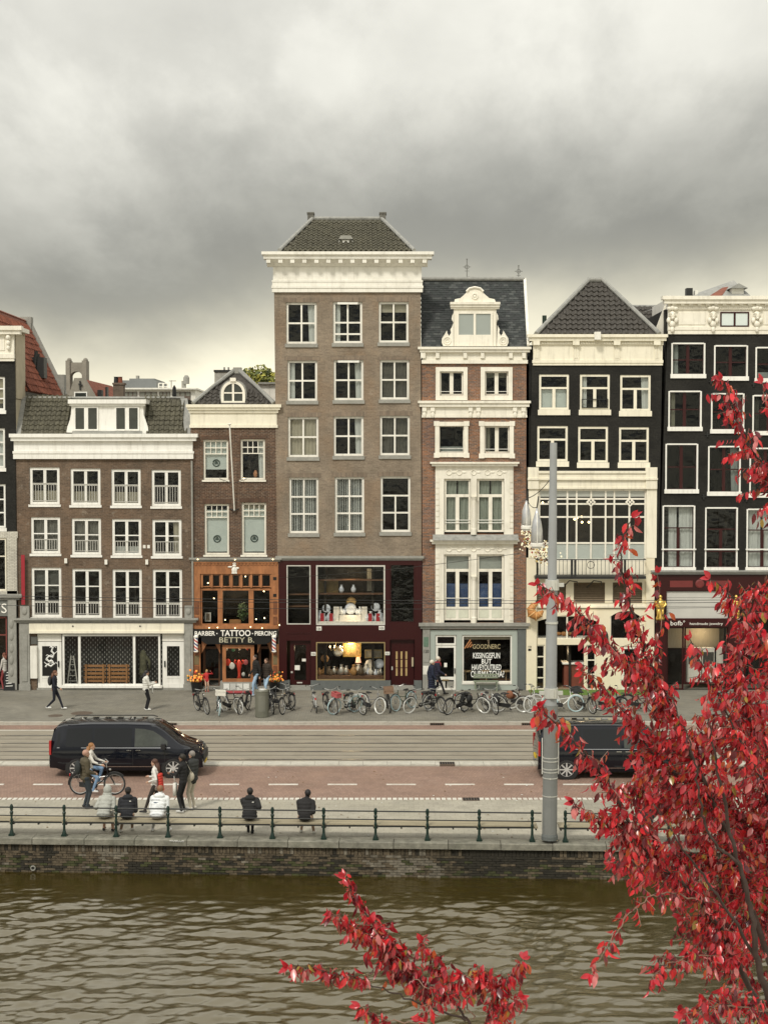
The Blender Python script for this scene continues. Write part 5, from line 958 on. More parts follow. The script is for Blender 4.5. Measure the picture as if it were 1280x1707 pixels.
# roof behind the parapet
Yr = h.Y + 3.5; A, B_, Tt = rp(1150, 496, h.Y + .5), rp(1255, 497, h.Y + .5), rp(1222, 467, Yr)
rf = MB(); rf.add([A, B_, Tt, A + Vector((-1, 7, 0)), Tt + Vector((0, 5, 0)), B_ + Vector((2, 7, 0))], [(0, 1, 2), (3, 0, 2, 4), (1, 5, 4, 2)]); rf = rf.build('roof', [LEAD], h.root)
hp = quadbox(MB(), [rp(1178, 496, h.Y + .45), rp(1200, 496, h.Y + .45), rp(1221, 468, Yr - .05), rp(1216, 470, Yr - .05)], .05).build('red_tile_slope', TILER, rf); Yh = h.Y + 1.2
hd = MB(); a_, b_ = PX(1219, 490, Yh), PX(1239, 490, Yh); hd.box(a_, b_, Yh, Yh + 1.5, PZ(497, Yh), PZ(480, Yh)); hd = hd.build('hoist_dormer', OFFW, rf); MB().prism([(a_ - .12, PZ(481, Yh)), (b_ + .15, PZ(481, Yh)), ((a_ + b_) / 2, PZ(473, Yh))], Yh - .2, Yh + 1.5).build('dormer_roof', LEAD, hd)
for a, b, t in ((1144, 1154, 480), (1158, 1163, 484)): x0, x1 = PX(a, 485, h.Y + 2), PX(b, 485, h.Y + 2); MB().box(x0, x1, h.Y + 2, h.Y + 2.4, h.z(494), PZ(t, h.Y + 2)).build('chimney', IRON if a < 1150 else OFFW, rf)
MB().box(h.x(1113, 520) - .0, h.x(1113, 520) + .25, h.Y + .01, h.Y + 4, h.z(560), h.z(497)).build('party_wall', OFFW, h.root)

# --- house 0: sliver of a black house at the left edge
h = House('black house at the left picture edge with carved cream cornice and steep red tiled roof', 5, YF - .05); h0 = h
for q in ((-45, 628, 9, 684), (-45, 714, 9, 780), (-45, 807, 10, 880)): h.win(q, [(1, 2), (1, 2), (1, 2)], WHITE, ft=.09, mv=.06, mh=.06, sill=6, inset=.05, curtain='right' if q[1] == 714 else None)
h.hole((-120, 886, 12, 1150)); h.wall((-120, 598), (-120, 1152), (25, 598), (30, 1152), BR_BLACK)
h.shell(h.x(-120, 800), h.x(27, 800), h.z(665), [h.z(884), h.z(792), h.z(700)], mat('ochre render', (.42, .37, .27), .85, .15, 1.5, stain=.4, staincol=(.3, .26, .19)), depth=9.2)
h.cornice('cornice', -120, 24, [(543, 550, .36), (550, 557, .28)], IVORY); h.cornice('frieze', -120, 24, [(557, 590, .08), (590, 597, .14), (597, 602, .1)], IVORY, ends=False)
m_ = MB()
for y, r_ in ((563, (.12, .16, .14)), (572, (.1, .12, .14)), (580, (.08, .09, .12))): m_.ball((h.x(16, y), h.Y - .14, h.z(y)), r_)
m_.build('acanthus_console', IVORY, h.root, smooth=True); h.block('frieze_panel', (-30, 562, 8, 584), .11, -.08, IVORY)
x1 = h.x(26, 600); MB().box(x1 - 3, x1 + .005, h.Y + .165, h.Y + 1.85, h.z(664), h.z(552)).build('parapet_return', MATS['ochre render'], h.root); MB().box(x1 - 3, x1 + .2, h.Y + .1, h.Y + 1.9, h.z(551), h.z(544)).build('return_cornice', IVORY, h.root)
a0, a1, b0, b1 = Vector((x1 - 1.75, h.Y + 1.8, PZ(533, h.Y + 9.2))), Vector((x1 - 1.75, h.Y + 9.2, PZ(533, h.Y + 9.2))), Vector((x1 + .12, h.Y + 1.8, PZ(662, h.Y + 9.2))), Vector((x1 + .12, h.Y + 9.2, PZ(662, h.Y + 9.2)))
rf = quadbox(MB(), [b0, b1, a1, a0], .12).build('roof', TILER, h.root)
quadbox(MB(), [a0, a1, a1 + Vector((-2.4, 0, -3.2)), a0 + Vector((-2.4, 0, -3.2))], .12).build('roof_back', TILER, rf)
v_ = (a0 - b0); tiles(rf, T_R, b0, (0, 1, 0), v_, 19, 11, lambda p: p.z < a0.z and p.y < h.Y + 9.1, .4, .36)
MB().prism([(x1 + .1, 0), (x1 + .1, b1.z), (a1.x, a1.z), (a1.x - 2.2, a1.z - 3)][::-1], h.Y + 9.22, h.Y + 4.8).build('rear_gable', STONE, h.root)
MB().bar(a1 + Vector((.05, .1, .1)), b1 + Vector((.1, .1, .1)), .22, .26).build('gable_coping', STONE, rf)
for t, w_ in ((.02, .28), (.9, .3)): p = a1 * (1 - t) + b1 * t; MB().box(p.x - w_, p.x + w_, p.y - .1, p.y + .4, p.z - .6, p.z + (.22 if t < .5 else .75)).build('chimney', STONE, rf)
for t, yy, l in ((.52, 2.4, .35), (.56, 4.0, .4), (.70, 5.6, .9), (.70, 6.0, .8)): p = a0 * (1 - t) + b0 * t; p.y = h.Y + yy; MB().tube([p, p + Vector((.08, 0, l))], .09, 8).build('flue_pipe', IRON, rf)
p = a0 * .25 + b0 * .75; p.y = h.Y + 5.6; MB().box(p.x - .3, p.x + .35, p.y, p.y + .7, p.z - .2, p.z + .8).build('roof_dormer', IRON, rf)
# its white tiled ground floors
mb = MB()
for r in ((-120, 886, 30, 897), (12, 897, 29, 990), (-120, 985, 30, 992)): h.fb(mb, r, .04, .1)
mb.build('glazed_brick_front', BR_WHITE, h.root); h.win((-60, 897, 12, 985), [(1, 2), (2, 2)], CREAM, GLASSD, ft=.08, cut=False, inset=.0, name='shop_window')
h.cornice('shop_cornice', -120, 28, [(991, 996, .25), (996, 1000, .15)], STONE); sg = h.block('sign_board', (-120, 1000, 14, 1027), .08, .1, mat('grey sign stone', (.15, .155, .14), .7)); lettering('S', 3, 1006, 12, 1022, h.Y - .085, SIGNW, sg); lettering('T', -9, 1006, 1, 1022, h.Y - .085, SIGNW, sg)
p = h.block('pilaster', (14, 1000, 28, 1150), .14, .1, STONE)
for y in (1040, 1060, 1080, 1100, 1120): MB().ball((h.x(21, y), h.Y - .14, h.z(y)), (.1, .05, .2)).build('carved_leaf', STONE, p)
h.win((-60, 1028, 13, 1150), [(1, 2), (3.2, 2)], mat('dull red frame', (.2, .05, .04), .5), GLASSG, ft=.08, cut=False, inset=.05, name='shop_window'); lamp(0, 1060, h.Y + .8, 10)
# ------------------------------------------------------------ roofs and buildings behind the row
def bg_box(mb, x0, y0, x1, y1, Y, d, base=None):
    ym = (y0 + y1) / 2; mb.box(PX(x0, ym, Y), PX(x1, ym, Y), Y, Y + d, PZ(y1, Y) if base is None else base, PZ(y0, Y)); return mb
GREYST = mat('grey render', (.26, .24, .20), .9, .25, 2, stain=.4, staincol=(.13, .12, .1)); BRCH = brick('chimney brick', (.2, .15, .11), (.13, .1, .08), (.17, .14, .11), stain=.3)
Yb = YF + 19.6; bh = thing('gabled_house', 'small grey gabled house with red tiled roof behind the brown brick house', 'house', (PX(137, 650, Yb), Yb, 0))
x0, x1, xm = PX(114, 650, Yb), PX(160, 650, Yb), PX(133, 632, Yb); za, ze = PZ(630, Yb), PZ(662, Yb)
MB().prism([(x0, 0), (x1, 0), (x1, ze), (xm + .3, za), (xm - .3, za), (x0, ze)], Yb, Yb + .3).build('gable_wall', GREYST, bh)
MB().box(x0 + .05, x1 + 1.2, Yb + .301, Yb + 6, 0, ze).build('side_wall', GREYST, bh)
rf = quadbox(MB(), [(x1 - .15, Yb + .05, ze), (PX(190, 664, Yb + 3) + .3, Yb + 4.5, ze), (PX(180, 633, Yb + 3), Yb + 4.5, za - .25), (xm, Yb + .05, za)], .12).build('roof', TILER, bh); quadbox(MB(), [(x0 - .1, Yb + 5, ze), (x0 - .1, Yb + .32, ze), (xm, Yb + .32, za), (xm, Yb + 5, za)], .1).build('roof_back', TILER, rf)
wn = MB(); bg_box(wn, 124, 653, 146, 668, Yb - .05, .04); wn = wn.build('window', WHITE, bh); bg_box(MB(), 126, 655, 144, 668, Yb - .07, .015).build('pane', mat('dim dormer pane', (.03, .035, .03)), wn)
mb = MB(); mb.bar(rp(134, 635, Yb - .06), rp(134, 650, Yb - .06), .07); mb.bar(rp(131, 640, Yb - .06), rp(138, 642, Yb - .06), .06); mb.build('wall_anchor', IRON, bh)
for a, t, b in ((163, 650, 170), (176, 645, 179)): bg_box(MB(), a, t, b, 664, Yb + .8, .5).build('flue_pipe', IRON, rf)
Ya = YF + 24.3; ag = thing('arched_chimney', 'grey brick chimney pierced by a round arch, rising behind the small red roof', 'chimney', (PX(127, 650, Ya), Ya, 0)); mb = MB()
for a, b in ((110, 117), (137, 144.5)): bg_box(mb, a, 601, b, 670, Ya, .9, 0); mb.ball((PX((a + b) / 2, 600, Ya), Ya + .45, PZ(600.5, Ya)), (.16, .3, .18), 8, 5)
n = 12; xa, xb = PX(117, 620, Ya), PX(137, 620, Ya); zt = PZ(604, Ya); zs = PZ(628, Ya); r_ = (xb - xa) / 2; pts = [(xa, zt), (xa, zs)] + [((xa + xb) / 2 - r_ * math.cos(math.pi * i / n), zs + r_ * .9 * math.sin(math.pi * i / n)) for i in range(1, n)] + [(xb, zs), (xb, zt)]
mb.prism(pts, Ya + .1, Ya + .8); mb.build('arch_masonry', GREYST, ag)
Yc = YF + 13.9; ch = thing('chimney_stack', 'stubby brick chimney with two clay pots between red roof and flat roofed block', 'chimney', (PX(198, 650, Yc), Yc, 0)); mb = MB(); bg_box(mb, 189, 641, 206, 680, Yc, .6, 0); bg_box(mb, 187.5, 638, 207.5, 641, Yc - .05, .7); mb.build('stack', BRCH, ch)
for a, m in ((194, IRON), (201, TILER)): MB().lathe([(.13, 0), (.11, .3), (.14, .33)], (PX(a, 638, Yc + .2), Yc + .2, PZ(638, Yc)), 10).build('chimney_pot', m, ch)
Yw = YF + 53; wb_ = thing('flat_roofed_block', 'long white flat roofed block with a row of windows far behind the roofs', 'building', (PX(260, 650, Yw), Yw, 0)); mb = MB(); bg_box(mb, 200, 649, 326, 690, Yw, 12, 0); bg_box(mb, 198, 646.5, 328, 649, Yw - .4, 13); wb__ = mb.build('wall', OFFW, wb_)
for k, (a, b) in enumerate(((207, 229), (233, 262), (266, 284), (292, 318))):
    w = MB(); bg_box(w, a, 653, b, 668, Yw - .06, .05); w = w.build('window', mat('brown window band', (.12, .09, .07), .6, .3), wb_); n = 3
    for j in range(n): bg_box(MB(), a + 1 + j * (b - a) / n, 654, a + (j + 1) * (b - a) / n - 1, 660, Yw - .08, .015).build('pane', mat('pale reflecting pane', (.20, .20, .17), .15, .2, 1), w)
pent = MB(); bg_box(pent, 196, 634, 261, 648, Yw + 3, 6); bg_box(pent, 216, 631, 258, 634, Yw + 3, 6); pent.build('rooftop_plant', mat('blue grey cladding', (.17, .18, .18), .6, .1), wb_)
mb = MB(); bg_box(mb, 227, 626, 231, 631, Yw + 3, .6); bg_box(mb, 303, 635, 309, 648, Yw + 1, .6); mb.lathe([(.25, 0), (.25, .5), (.12, .7)], (PX(311, 632, Yw + 1), Yw + 1, PZ(640, Yw + 1)), 10); mb.tube([rp(286, 634, Yw), rp(286, 648, Yw)], .04, 5); mb.tube([rp(282, 635, Yw), rp(294, 635, Yw)], .03, 5); mb.build('roof_vent_or_glint', STONE, wb_)
rl = MB()
for x in (265, 272, 273, 280): rl.tube([rp(x, 639, Yw + 1), rp(x, 647.5, Yw + 1)], .05, 5)
for y in (639, 645): rl.tube([rp(265, y, Yw + 1), rp(280, y, Yw + 1)], .04, 5)
rl.build('roof_railing', OFFW, wb_)
Yp = YF + 11.0; pc = thing('closed_parasol', 'closed dark grey parasol standing on a roof terrace behind the brown house', 'parasol', (PX(291, 668, Yp), Yp, PZ(672, Yp))); MB().lathe([(.02, PZ(642, Yp)), (.09, PZ(646, Yp)), (.12, PZ(660, Yp)), (.03, PZ(662, Yp)), (.03, PZ(680, Yp))], (PX(291, 660, Yp), Yp, 0), 8).build('folded_canopy', IRON, pc); 
MB().box(PX(285, 672, Yp), PX(297, 672, Yp), Yp - .3, Yp + .3, 0, PZ(679, Yp)).build('pole_base', STONE, pc)
Yq = YF + 9.1; ch = thing('chimney_stack', 'wide pale rendered chimney with two thin flues behind the arched dormer', 'chimney', (PX(373, 640, Yq), Yq, 0)); mb = MB(); bg_box(mb, 358, 620, 388, 690, Yq, .8, 0); mb.build('stack', mat('pale chimney render', (.36, .35, .31), .8, .3, 3), ch); mb = MB(); bg_box(mb, 356.5, 616.5, 389, 620, Yq - .05, .9); mb.build('cap', IRON, ch)
for x in (374, 381): bg_box(MB(), x - 1.3, 612, x + 1.3, 616.5, Yq + .3, .15).build('flue', STONE, ch)
Yg = YF + 12.9; gb = thing('rear_house', 'white rear wall and roof edge squeezed between narrow house and tall house', 'house', (PX(444, 660, Yg), Yg, 0)); mb = MB(); bg_box(mb, 430, 640, 470, 690, Yg, 5, 0); mb.build('wall', OFFW, gb); mb = MB(); bg_box(mb, 430, 637, 470, 640, Yg - .2, 5.4); mb.build('roof_edge', STONE, gb)
Yk = YF + 11.0; rk = thing('rear_house', 'dark tiled roof of a house behind the gap between the two black houses', 'house', (PX(1078, 560, Yk), Yk, 0)); mb = MB(); bg_box(mb, 1040, 560, 1125, 600, Yk, 6, 0); mb.build('wall', GREYST, rk)
a0, b0, t0, t1 = rp(1040, 575, Yk), rp(1130, 575, Yk), rp(1045, 511, Yk + 2), rp(1130, 511, Yk + 2); rf = quadbox(MB(), [a0, b0, t1, t0], .12).build('roof', TILE2, rk); MB().tube([t0, t1], .09, 8).build('ridge', LEAD, rf)
tiles(rf, T_B, a0, (1, 0, 0), t0 - a0 - Vector(((t0 - a0).x, 0, 0)), 13, 9, lambda p: inpoly(*proj(p), [(1040, 556), (1110, 556), (1110, 513), (1040, 513)]), .27, .33)
WPW = mat('white rendered wall', (.72, .69, .6), .8, .1, 2); mb = quadbox(MB(), [rp(1088, 560, h6.Y + .6), rp(1113, 560, h6.Y + .6), rp(1113, 498, h6.Y + .6), rp(1109, 505, h6.Y + .6)], .1); mb.build('gable_shoulder', WPW, h6.root)

# yellowing tree far behind
def leaf_cloud(name, c, r, n, size, mats, parent, seed=1):
    rng = random.Random(seed); mb = MB()
    for _ in range(n):
        u = Vector((rng.gauss(0, 1), rng.gauss(0, 1), rng.gauss(0, 1))).normalized() * (rng.random() ** .45); p = Vector(c) + Vector((u.x * r[0], u.y * r[1], u.z * r[2])) * (1 + .25 * mnoise.noise(u * 2.3 + Vector((seed, 0, 0))))
        d = Vector((rng.uniform(-1, 1), rng.uniform(-1, 1), rng.uniform(-1, .4))).normalized(); e = d.orthogonal().normalized(); s = size * rng.uniform(.6, 1.3); mb.add([p - d * s, p + e * s * .5, p + d * s, p - e * s * .5], [(0, 1, 2, 3)], rng.randrange(len(mats)))
    return tag(mb.build(name, mats, parent), kind='stuff')
Yt = YF + 33.8; tr = thing('broadleaf_tree', 'yellowing tree crown showing between narrow house and tall house', 'tree', (PX(430, 650, Yt), Yt, 0)); MB().tube([(PX(430, 650, Yt), Yt, 0), (PX(430, 650, Yt) + .2, Yt, 10), (PX(430, 640, Yt), Yt, PZ(640, Yt))], [.35, .25, .12], 8).build('trunk', mat('grey bark', (.12, .1, .08), .9, .3), tr)
leaf_cloud('crown', rp(430, 645, Yt), (1.7, 1.6, 1.35), 3000, .15, [mat('yellow leaf', (.34, .31, .05), .6, .2), mat('olive leaf', (.18, .19, .035), .6, .2), mat('dull green leaf', (.06, .08, .02), .6, .2)], tr, 5)

# ------------------------------------------------------------ quay railing with benches
def railing(xs, label):
    X = []; 
    for px in xs: p = GP(px, 1389.5 + .0135 * px, ZR + .06); X.append((p.x, qy(p.x) + .18))
    root = thing('bench_railing', label, 'railing', (X[0][0], X[0][1], ZR + .06), 'green railings with bench seats'); z0 = ZR + .06; post = None
    for x, y in X:
        m_ = MB(); m_.box(x - .075, x + .075, y - .075, y + .075, z0, z0 + .05); m_.lathe([(.065, .05), (.05, .12), (.036, .17), (.032, .40), (.042, .42), (.04, .45), (.028, .5), (.035, .58), (.055, .66), (.03, .69), (.045, .73), (.048, .82), (.035, .86), (0.01, .88)], (x, y, z0), 10); m_.build('post', DGREEN, root)
    a, b = X[0], X[-1]; e0 = .0 if xs[0] > 900 else .6; e1 = .0 if xs[-1] < 900 else 6
    sl = (b[1] - a[1]) / (b[0] - a[0]); A = lambda x, dy, z: (x, a[1] + sl * (x - a[0]) + dy, z)
    for z, r_ in ((.79, .02), (.56, .016)): MB().tube([A(a[0] - e0, 0, z0 + z), A(b[0] + (.25 if e1 == 0 else 0), 0, z0 + z)], r_, 8).build('rail', IRON, root)
    ends = [a[0] - e0] + [(p[0] + q[0]) / 2 for p, q in zip(X[:-1], X[1:])] + [b[0] + .16]
    ends = [a[0] - (e0 or .16)] + [p[0] for p in X[1:-1]] + [b[0] + .16]
    for p, q in zip(ends[:-1], ends[1:]):
        m_ = MB(); v = [Vector(A(p + .006, .06, z0 + .40)), Vector(A(q - .006, .06, z0 + .40)), Vector(A(q - .006, .54, z0 + .415)), Vector(A(p + .006, .54, z0 + .415))]; quadbox(m_, v, .055); m_.build('seat_plank', TIMBER, root)
        k = MB(); 
        for t in (.03, .5, .97): xx = p + (q - p) * t; c_ = Vector(A(xx, .24, z0 + .32)); k.box(c_.x - .02, c_.x + .02, c_.y - .2, c_.y + .28, c_.z - .02, c_.z + .02)
        k.box(p, q, a[1] + sl * ((p + q) / 2 - a[0]) + .03, a[1] + sl * ((p + q) / 2 - a[0]) + .055, z0 + .345, z0 + .39); k.build('seat_bracket', IRON, root)
    return root
railing([23 - 172, 23 - 86, 23, 110, 196, 282, 368, 455, 540, 626, 712, 798, 886], 'long dark green railing with bleached bench seat left of the grey mast')
railing([941, 1027, 1113, 1199, 1285, 1371], 'short green railing with bench seat right of the grey mast, behind red leaves')

# ------------------------------------------------------------ grey tram mast
MAST = mat('grey mast paint', (.30, .31, .31), .5, .1, 2, stain=.2, staincol=(.22, .22, .21)); MASTL = mat('darker mast sleeve', (.19, .195, .185), .55, .12, 2, stain=.3, staincol=(.13, .13, .12)); BAND = mat('pale steel band', (.6, .6, .56), .4, .05, metal=.5)
mp = GP(913, 1398, ZR + .06); mp.y = qy(mp.x) + .16; mY = mp.y; ms = thing('tram_mast', 'tall grey steel tram mast standing on the quay edge left of the red tree', 'mast', mp)
mx = lambda py: mp.x + (PX(925, 740, mY) - mp.x) * (1398 - py) / (1398 - 740) * .6
zz = lambda py: PZ(py, mY); P_ = lambda py: (mx(py), mY, zz(py))
MB().tube([P_(1398), P_(1175)], [.205, .195], 16).build('sleeve', MASTL, ms, smooth=False); MB().tube([P_(1175), P_(975)], [.16, .145], 16).build('lower_pole', MAST, ms); MB().tube([P_(975), P_(738)], [.125, .095], 16).build('upper_pole', MAST, ms)
MB().lathe([(.225, 0), (.225, .1), (.205, .16)], P_(1399), 16).build('base_collar', STONED, ms)
for py in (1262.5, 1268, 1281, 1286, 1296, 1326): MB().tube([P_(py + .8), P_(py - .8)], .211, 16).build('steel_band', BAND, ms)
for py in (1155, 975): 
    c_ = MB(); x, y, z = P_(py); c_.lathe([(.19, -.14), (.19, .14)], (x, y, z), 14); c_.box(x - .32, x + .32, y - .05, y + .05, z - .05, z + .05); c_.box(x - .05, x + .05, y - .24, y + .0, z - .12, z + .12); c_.build('clamp', BAND, ms)
MB().lathe([(.17, -.03), (.17, .03)], P_(1038), 14).build('ring', BAND, ms)
for dx in (-.22, .22): x, y, z = P_(1290); MB().tube([(x + dx, y - .02, zz(1230)), (x + dx, y - .02, zz(1290))], .014, 5).build('cable_duct', OFFW, ms)
# street lights slung from the mast
CHR = mat('brushed lamp metal', (.5, .5, .5), .3, .15, 6, metal=.75)
for k, (cx_, t, b, hw) in enumerate(((877, 834, 876, 8), (894.5, 847, 905, 10))):
    Yl = 46.0 - k * 2.2; X = PX(cx_, t, Yl); zt, zb = PZ(t, Yl), PZ(b, Yl); r_ = hw / F * Yl; hh = zt - zb
    l = thing('hanging_street_lamp', ('smaller farther' if k == 0 else 'larger nearer') + ' tulip shaped steel street lamp slung on wires beside the mast', 'street lamp', (X, Yl, zb), 'slung street lamps')
    MB().lathe([(r_ * .9, 0), (r_, .06 * hh), (r_ * .96, .35 * hh), (r_ * .72, .62 * hh), (r_ * .35, .84 * hh), (r_ * .12, 1.0 * hh)], (X, Yl, zb), 16).build('shade', CHR, l, smooth=True)
    MB().lathe([(r_ * 1.12, -.1), (r_ * 1.12, -.02), (r_ * .95, 0)], (X, Yl, zb), 16).build('rim', OFFW, l); MB().lathe([(r_ * .8, -.16), (r_ * .85, -.1)], (X, Yl, zb), 12).build('lens', mat('frosted lens', (.7, .7, .66), .4, 0), l)
    f_ = MB()
    for a in range(3): q = a * 2.1 + .5; f_.tube([(X + r_ * 1.03 * math.cos(q), Yl + r_ * 1.03 * math.sin(q), zb), (X + r_ * .8 * math.cos(q), Yl + r_ * .8 * math.sin(q), zb + .6 * hh), (X, Yl, zt)], .015, 5)
    f_.build('cage_rib', OFFW, l); MB().tube([(X, Yl, zt), (X + .05, Yl, zt + .35)], .02, 5).build('hanger', IRON, l)
# string-light garland below the lamps
gar = MB(); rng = random.Random(3)
for k in range(420):
    t = rng.random(); px_ = 872 + 40 * t + rng.gauss(0, 4 + 5 * t); py_ = 882 + 48 * t + rng.gauss(0, 9); Yl = 49.0 + rng.gauss(0, .15)
    if py_ > 958 or py_ < 872: continue
    gar.ball(rp(px_, py_, Yl), rng.uniform(.018, .04), 5, 3, rng.choice((0, 0, 0, 1, 2, 3)))
gl = thing('light_garland', 'dense bundle of small pale string lights and leaves hanging left of the mast', 'garland', rp(893, 940, 49.0)); tag(gar.build('light_cluster', [mat('cream bead', (.7, .66, .5), .4, .1, emit=(1, .9, .6), es=.25), mat('brown bead', (.2, .09, .05), .5), mat('gold bead', (.5, .36, .12), .4), mat('red bead', (.35, .05, .04), .5)], gl), kind='stuff'); MB().tube([rp(876, 876, 49.0), rp(893, 905, 49.0), rp(912, 935, 49.0)], .02, 5).build('carrier_wire', IRON, gl)
# croissant sign
Ys = h5.Y - .55; cs = thing('croissant_sign', 'golden brown croissant shaped shop sign on the cream bakery front', 'sign', rp(893, 1029, Ys)); pts = [rp(x, y, Ys) for x, y in ((896, 1006), (889, 1009), (884.5, 1016), (886, 1023), (893, 1027), (900, 1024), (905, 1018))]; rs = [.05, .14, .19, .22, .2, .14, .04]
MB().tube(pts, rs, 10).build('pastry', mat('croissant crust', (.48, .22, .07), .5, .35, 9, stain=.4, staincol=(.25, .09, .03)), cs, smooth=True); rg = MB()
for i in (1, 2, 3, 4, 5): d = (pts[min(i + 1, 6)] - pts[i - 1]).normalized(); rg.torus(pts[i], rs[i] * .97, .03, d.to_track_quat('Z', 'Y').to_matrix(), 14, 5)
rg.build('pastry_fold', mat('pale crust', (.62, .36, .14), .5, .2, 9), cs); MB().tube([rp(893, 1006, Ys), rp(893, 1001, Ys), rp(893, 1001, h5.Y - .1)], .02, 5).build('bracket', IRON, cs)

# ------------------------------------------------------------ overhead tram wires
def wire(pts, label, r=.008): o = MB(); p0 = pts[0]; n = 14; a, b = Vector(pts[0]), Vector(pts[1]); o.tube([a.lerp(b, i / n) - Vector((0, 0, .12 * 4 * (i / n) * (1 - i / n))) for i in range(n + 1)], r, 4); tag(o.build('overhead_wire', IRON, None, loc=a), label, 'wire', 'overhead tram wires')
wire([rp(-60, 992, 55.0), rp(1340, 999, 55.0)], 'upper of the paired tram wires running along the whole street', .010); wire([rp(-60, 997, 55.0), rp(1340, 1003, 55.0)], 'lower of the paired tram wires running along the whole street', .010); wire([rp(-60, 1008, 51.0), rp(1340, 1011, 51.0)], 'lowest single tram wire running along the whole street')
wire([rp(465, 963, YF - .4), rp(868, 922, 50)], 'span wire slanting up from the maroon shop to the slung lamps'); wire([P_(792), rp(877, 831, 46.0)], 'short wire from the mast top to the slung street lamps', .014)
wire([rp(877, 831, 46.0), rp(895, 845, 43.8)], 'link wire between the two slung street lamps', .012)

# ------------------------------------------------------------ waste bin, pots, chalkboard and other small street things
BING = mat('olive grey bin', (.135, .135, .105), .5, .15, 4)
p = GP(437, 1195, 0); bn = thing('waste_bin', 'tall olive grey cylindrical waste bin among the parked bicycles', 'bin', p); s = 43; MB().lathe([(.27, 0), (.28, .04), (.275, 1.02), (.285, 1.05), (.26, 1.1)], p, 20).build('drum', BING, bn); MB().torus((p.x, p.y, 1.09), .24, .03, None, 20, 6).build('rim', BING, bn); MB().lathe([(.16, 0), (.17, .03)], (p.x, p.y, 1.09), 14).build('opening', IRON, bn); MB().lathe([(.19, .0), (.12, .05)], (p.x + .02, p.y, 1.105), 12).build('ash_plate', BAND, bn)
d = MB(); 
for a in range(-4, 5): q = -math.pi / 2 + a * .12; q2 = q + .12; d.add([(p.x + .283 * math.cos(q), p.y + .283 * math.sin(q), .25), (p.x + .283 * math.cos(q2), p.y + .283 * math.sin(q2), .25), (p.x + .283 * math.cos(q2), p.y + .283 * math.sin(q2), .9), (p.x + .283 * math.cos(q), p.y + .283 * math.sin(q), .9)], [(0, 1, 2, 3)])
d.build('door_panel', mat('bin panel', (.16, .16, .13), .5), bn)
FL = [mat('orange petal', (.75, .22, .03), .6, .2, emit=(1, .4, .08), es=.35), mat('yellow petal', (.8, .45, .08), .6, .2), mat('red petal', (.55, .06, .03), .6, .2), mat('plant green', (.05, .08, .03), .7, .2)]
for k, px in enumerate((328, 458)):
    p = GP(px, 1153, 0); pt = thing('flower_pot', 'black pot of orange flowers at the %s post of the tattoo shop' % ('left' if k == 0 else 'right'), 'flower pot', p, 'orange flower pots'); MB().lathe([(.2, 0), (.26, .42), (.28, .45), (.24, .46)], p, 14).build('pot', BLACKP, pt); rng = random.Random(k); m_ = MB()
    for _ in range(90): u = Vector((rng.gauss(0, .17), rng.gauss(0, .14), abs(rng.gauss(0, .14)) + .5)); m_.ball(p + u, rng.uniform(.03, .06), 6, 4, rng.choice((0, 0, 1, 2, 3)))
    tag(m_.build('blossom', FL, pt), kind='stuff')
p = GP(18, 1150, 0); cb = thing('chalkboard', 'small black chalkboard sign with white writing at the left picture edge', 'sign board', p)
for s in (0, 1): m_ = MB(); quadbox(m_, [(p.x - .25, p.y - .25 + s * .4, 0), (p.x + .25, p.y - .25 + s * .4, 0), (p.x + .25, p.y - .1 + s * .1, .85), (p.x - .25, p.y - .1 + s * .1, .85)], .03); m_.build('board', BLACKP, cb)
wr = MB()
for k in range(6): t = .2 + k * .12; y = p.y - .25 + .15 * t / .85 * 1.0 - .012; wr.bar((p.x - .16 + .03 * (k % 2), y, t), (p.x + .16 - .05 * (k % 3), y, t + .02), .008, .035)
wr.build('chalk_writing', mat('chalk', (.7, .7, .66), .9, .3, 30), cb)
# green slatted bench by the tea shop, red mat, stacked benches and ladder inside the empty shop
p0, p1 = PX(789, 1150, (YF - .25)), PX(830, 1150, (YF - .25)); gb_ = thing('street_bench', 'grey green slatted bench under the tea shop window', 'bench', (p0, (YF - .25), 0)); GBM = mat('bench green', (.22, .25, .18), .6, .1)
for k in range(4): MB().box(p0, p1, YF - .48 + k * .085, YF - .41 + k * .085, .42, .455).build('seat_slat', GBM, gb_)
for x in (p0 + .05, p1 - .1):
    for y in (YF - .46, YF - .2): MB().box(x, x + .05, y, y + .05, 0, .42).build('leg', GBM, gb_)
for k in range(2): MB().box(p0, p1, YF - .13, YF - .1, .55 + k * .12, .63 + k * .12).build('back_slat', GBM, gb_)
q = GP(395, 1156, 0); rm = thing('red_step_mat', 'red low platform in front of the tattoo shop posters', 'platform', (q.x, q.y, 0)); MB().box(PX(369, 1156, q.y), PX(421, 1156, q.y), q.y - .18, q.y + .16, .04, .1).build('deck', mat('dusty red', (.33, .05, .06), .7, .2, 6), rm); m_ = MB()
for x in (371, 418): m_.box(PX(x, 1156, q.y), PX(x, 1156, q.y) + .06, q.y - .15, q.y + .13, 0, .04)
m_.build('foot', IRON, rm)
WD = mat('warm stained wood', (.36, .18, .07), .6, .2, 5, stretch=(.3, 1, 1))
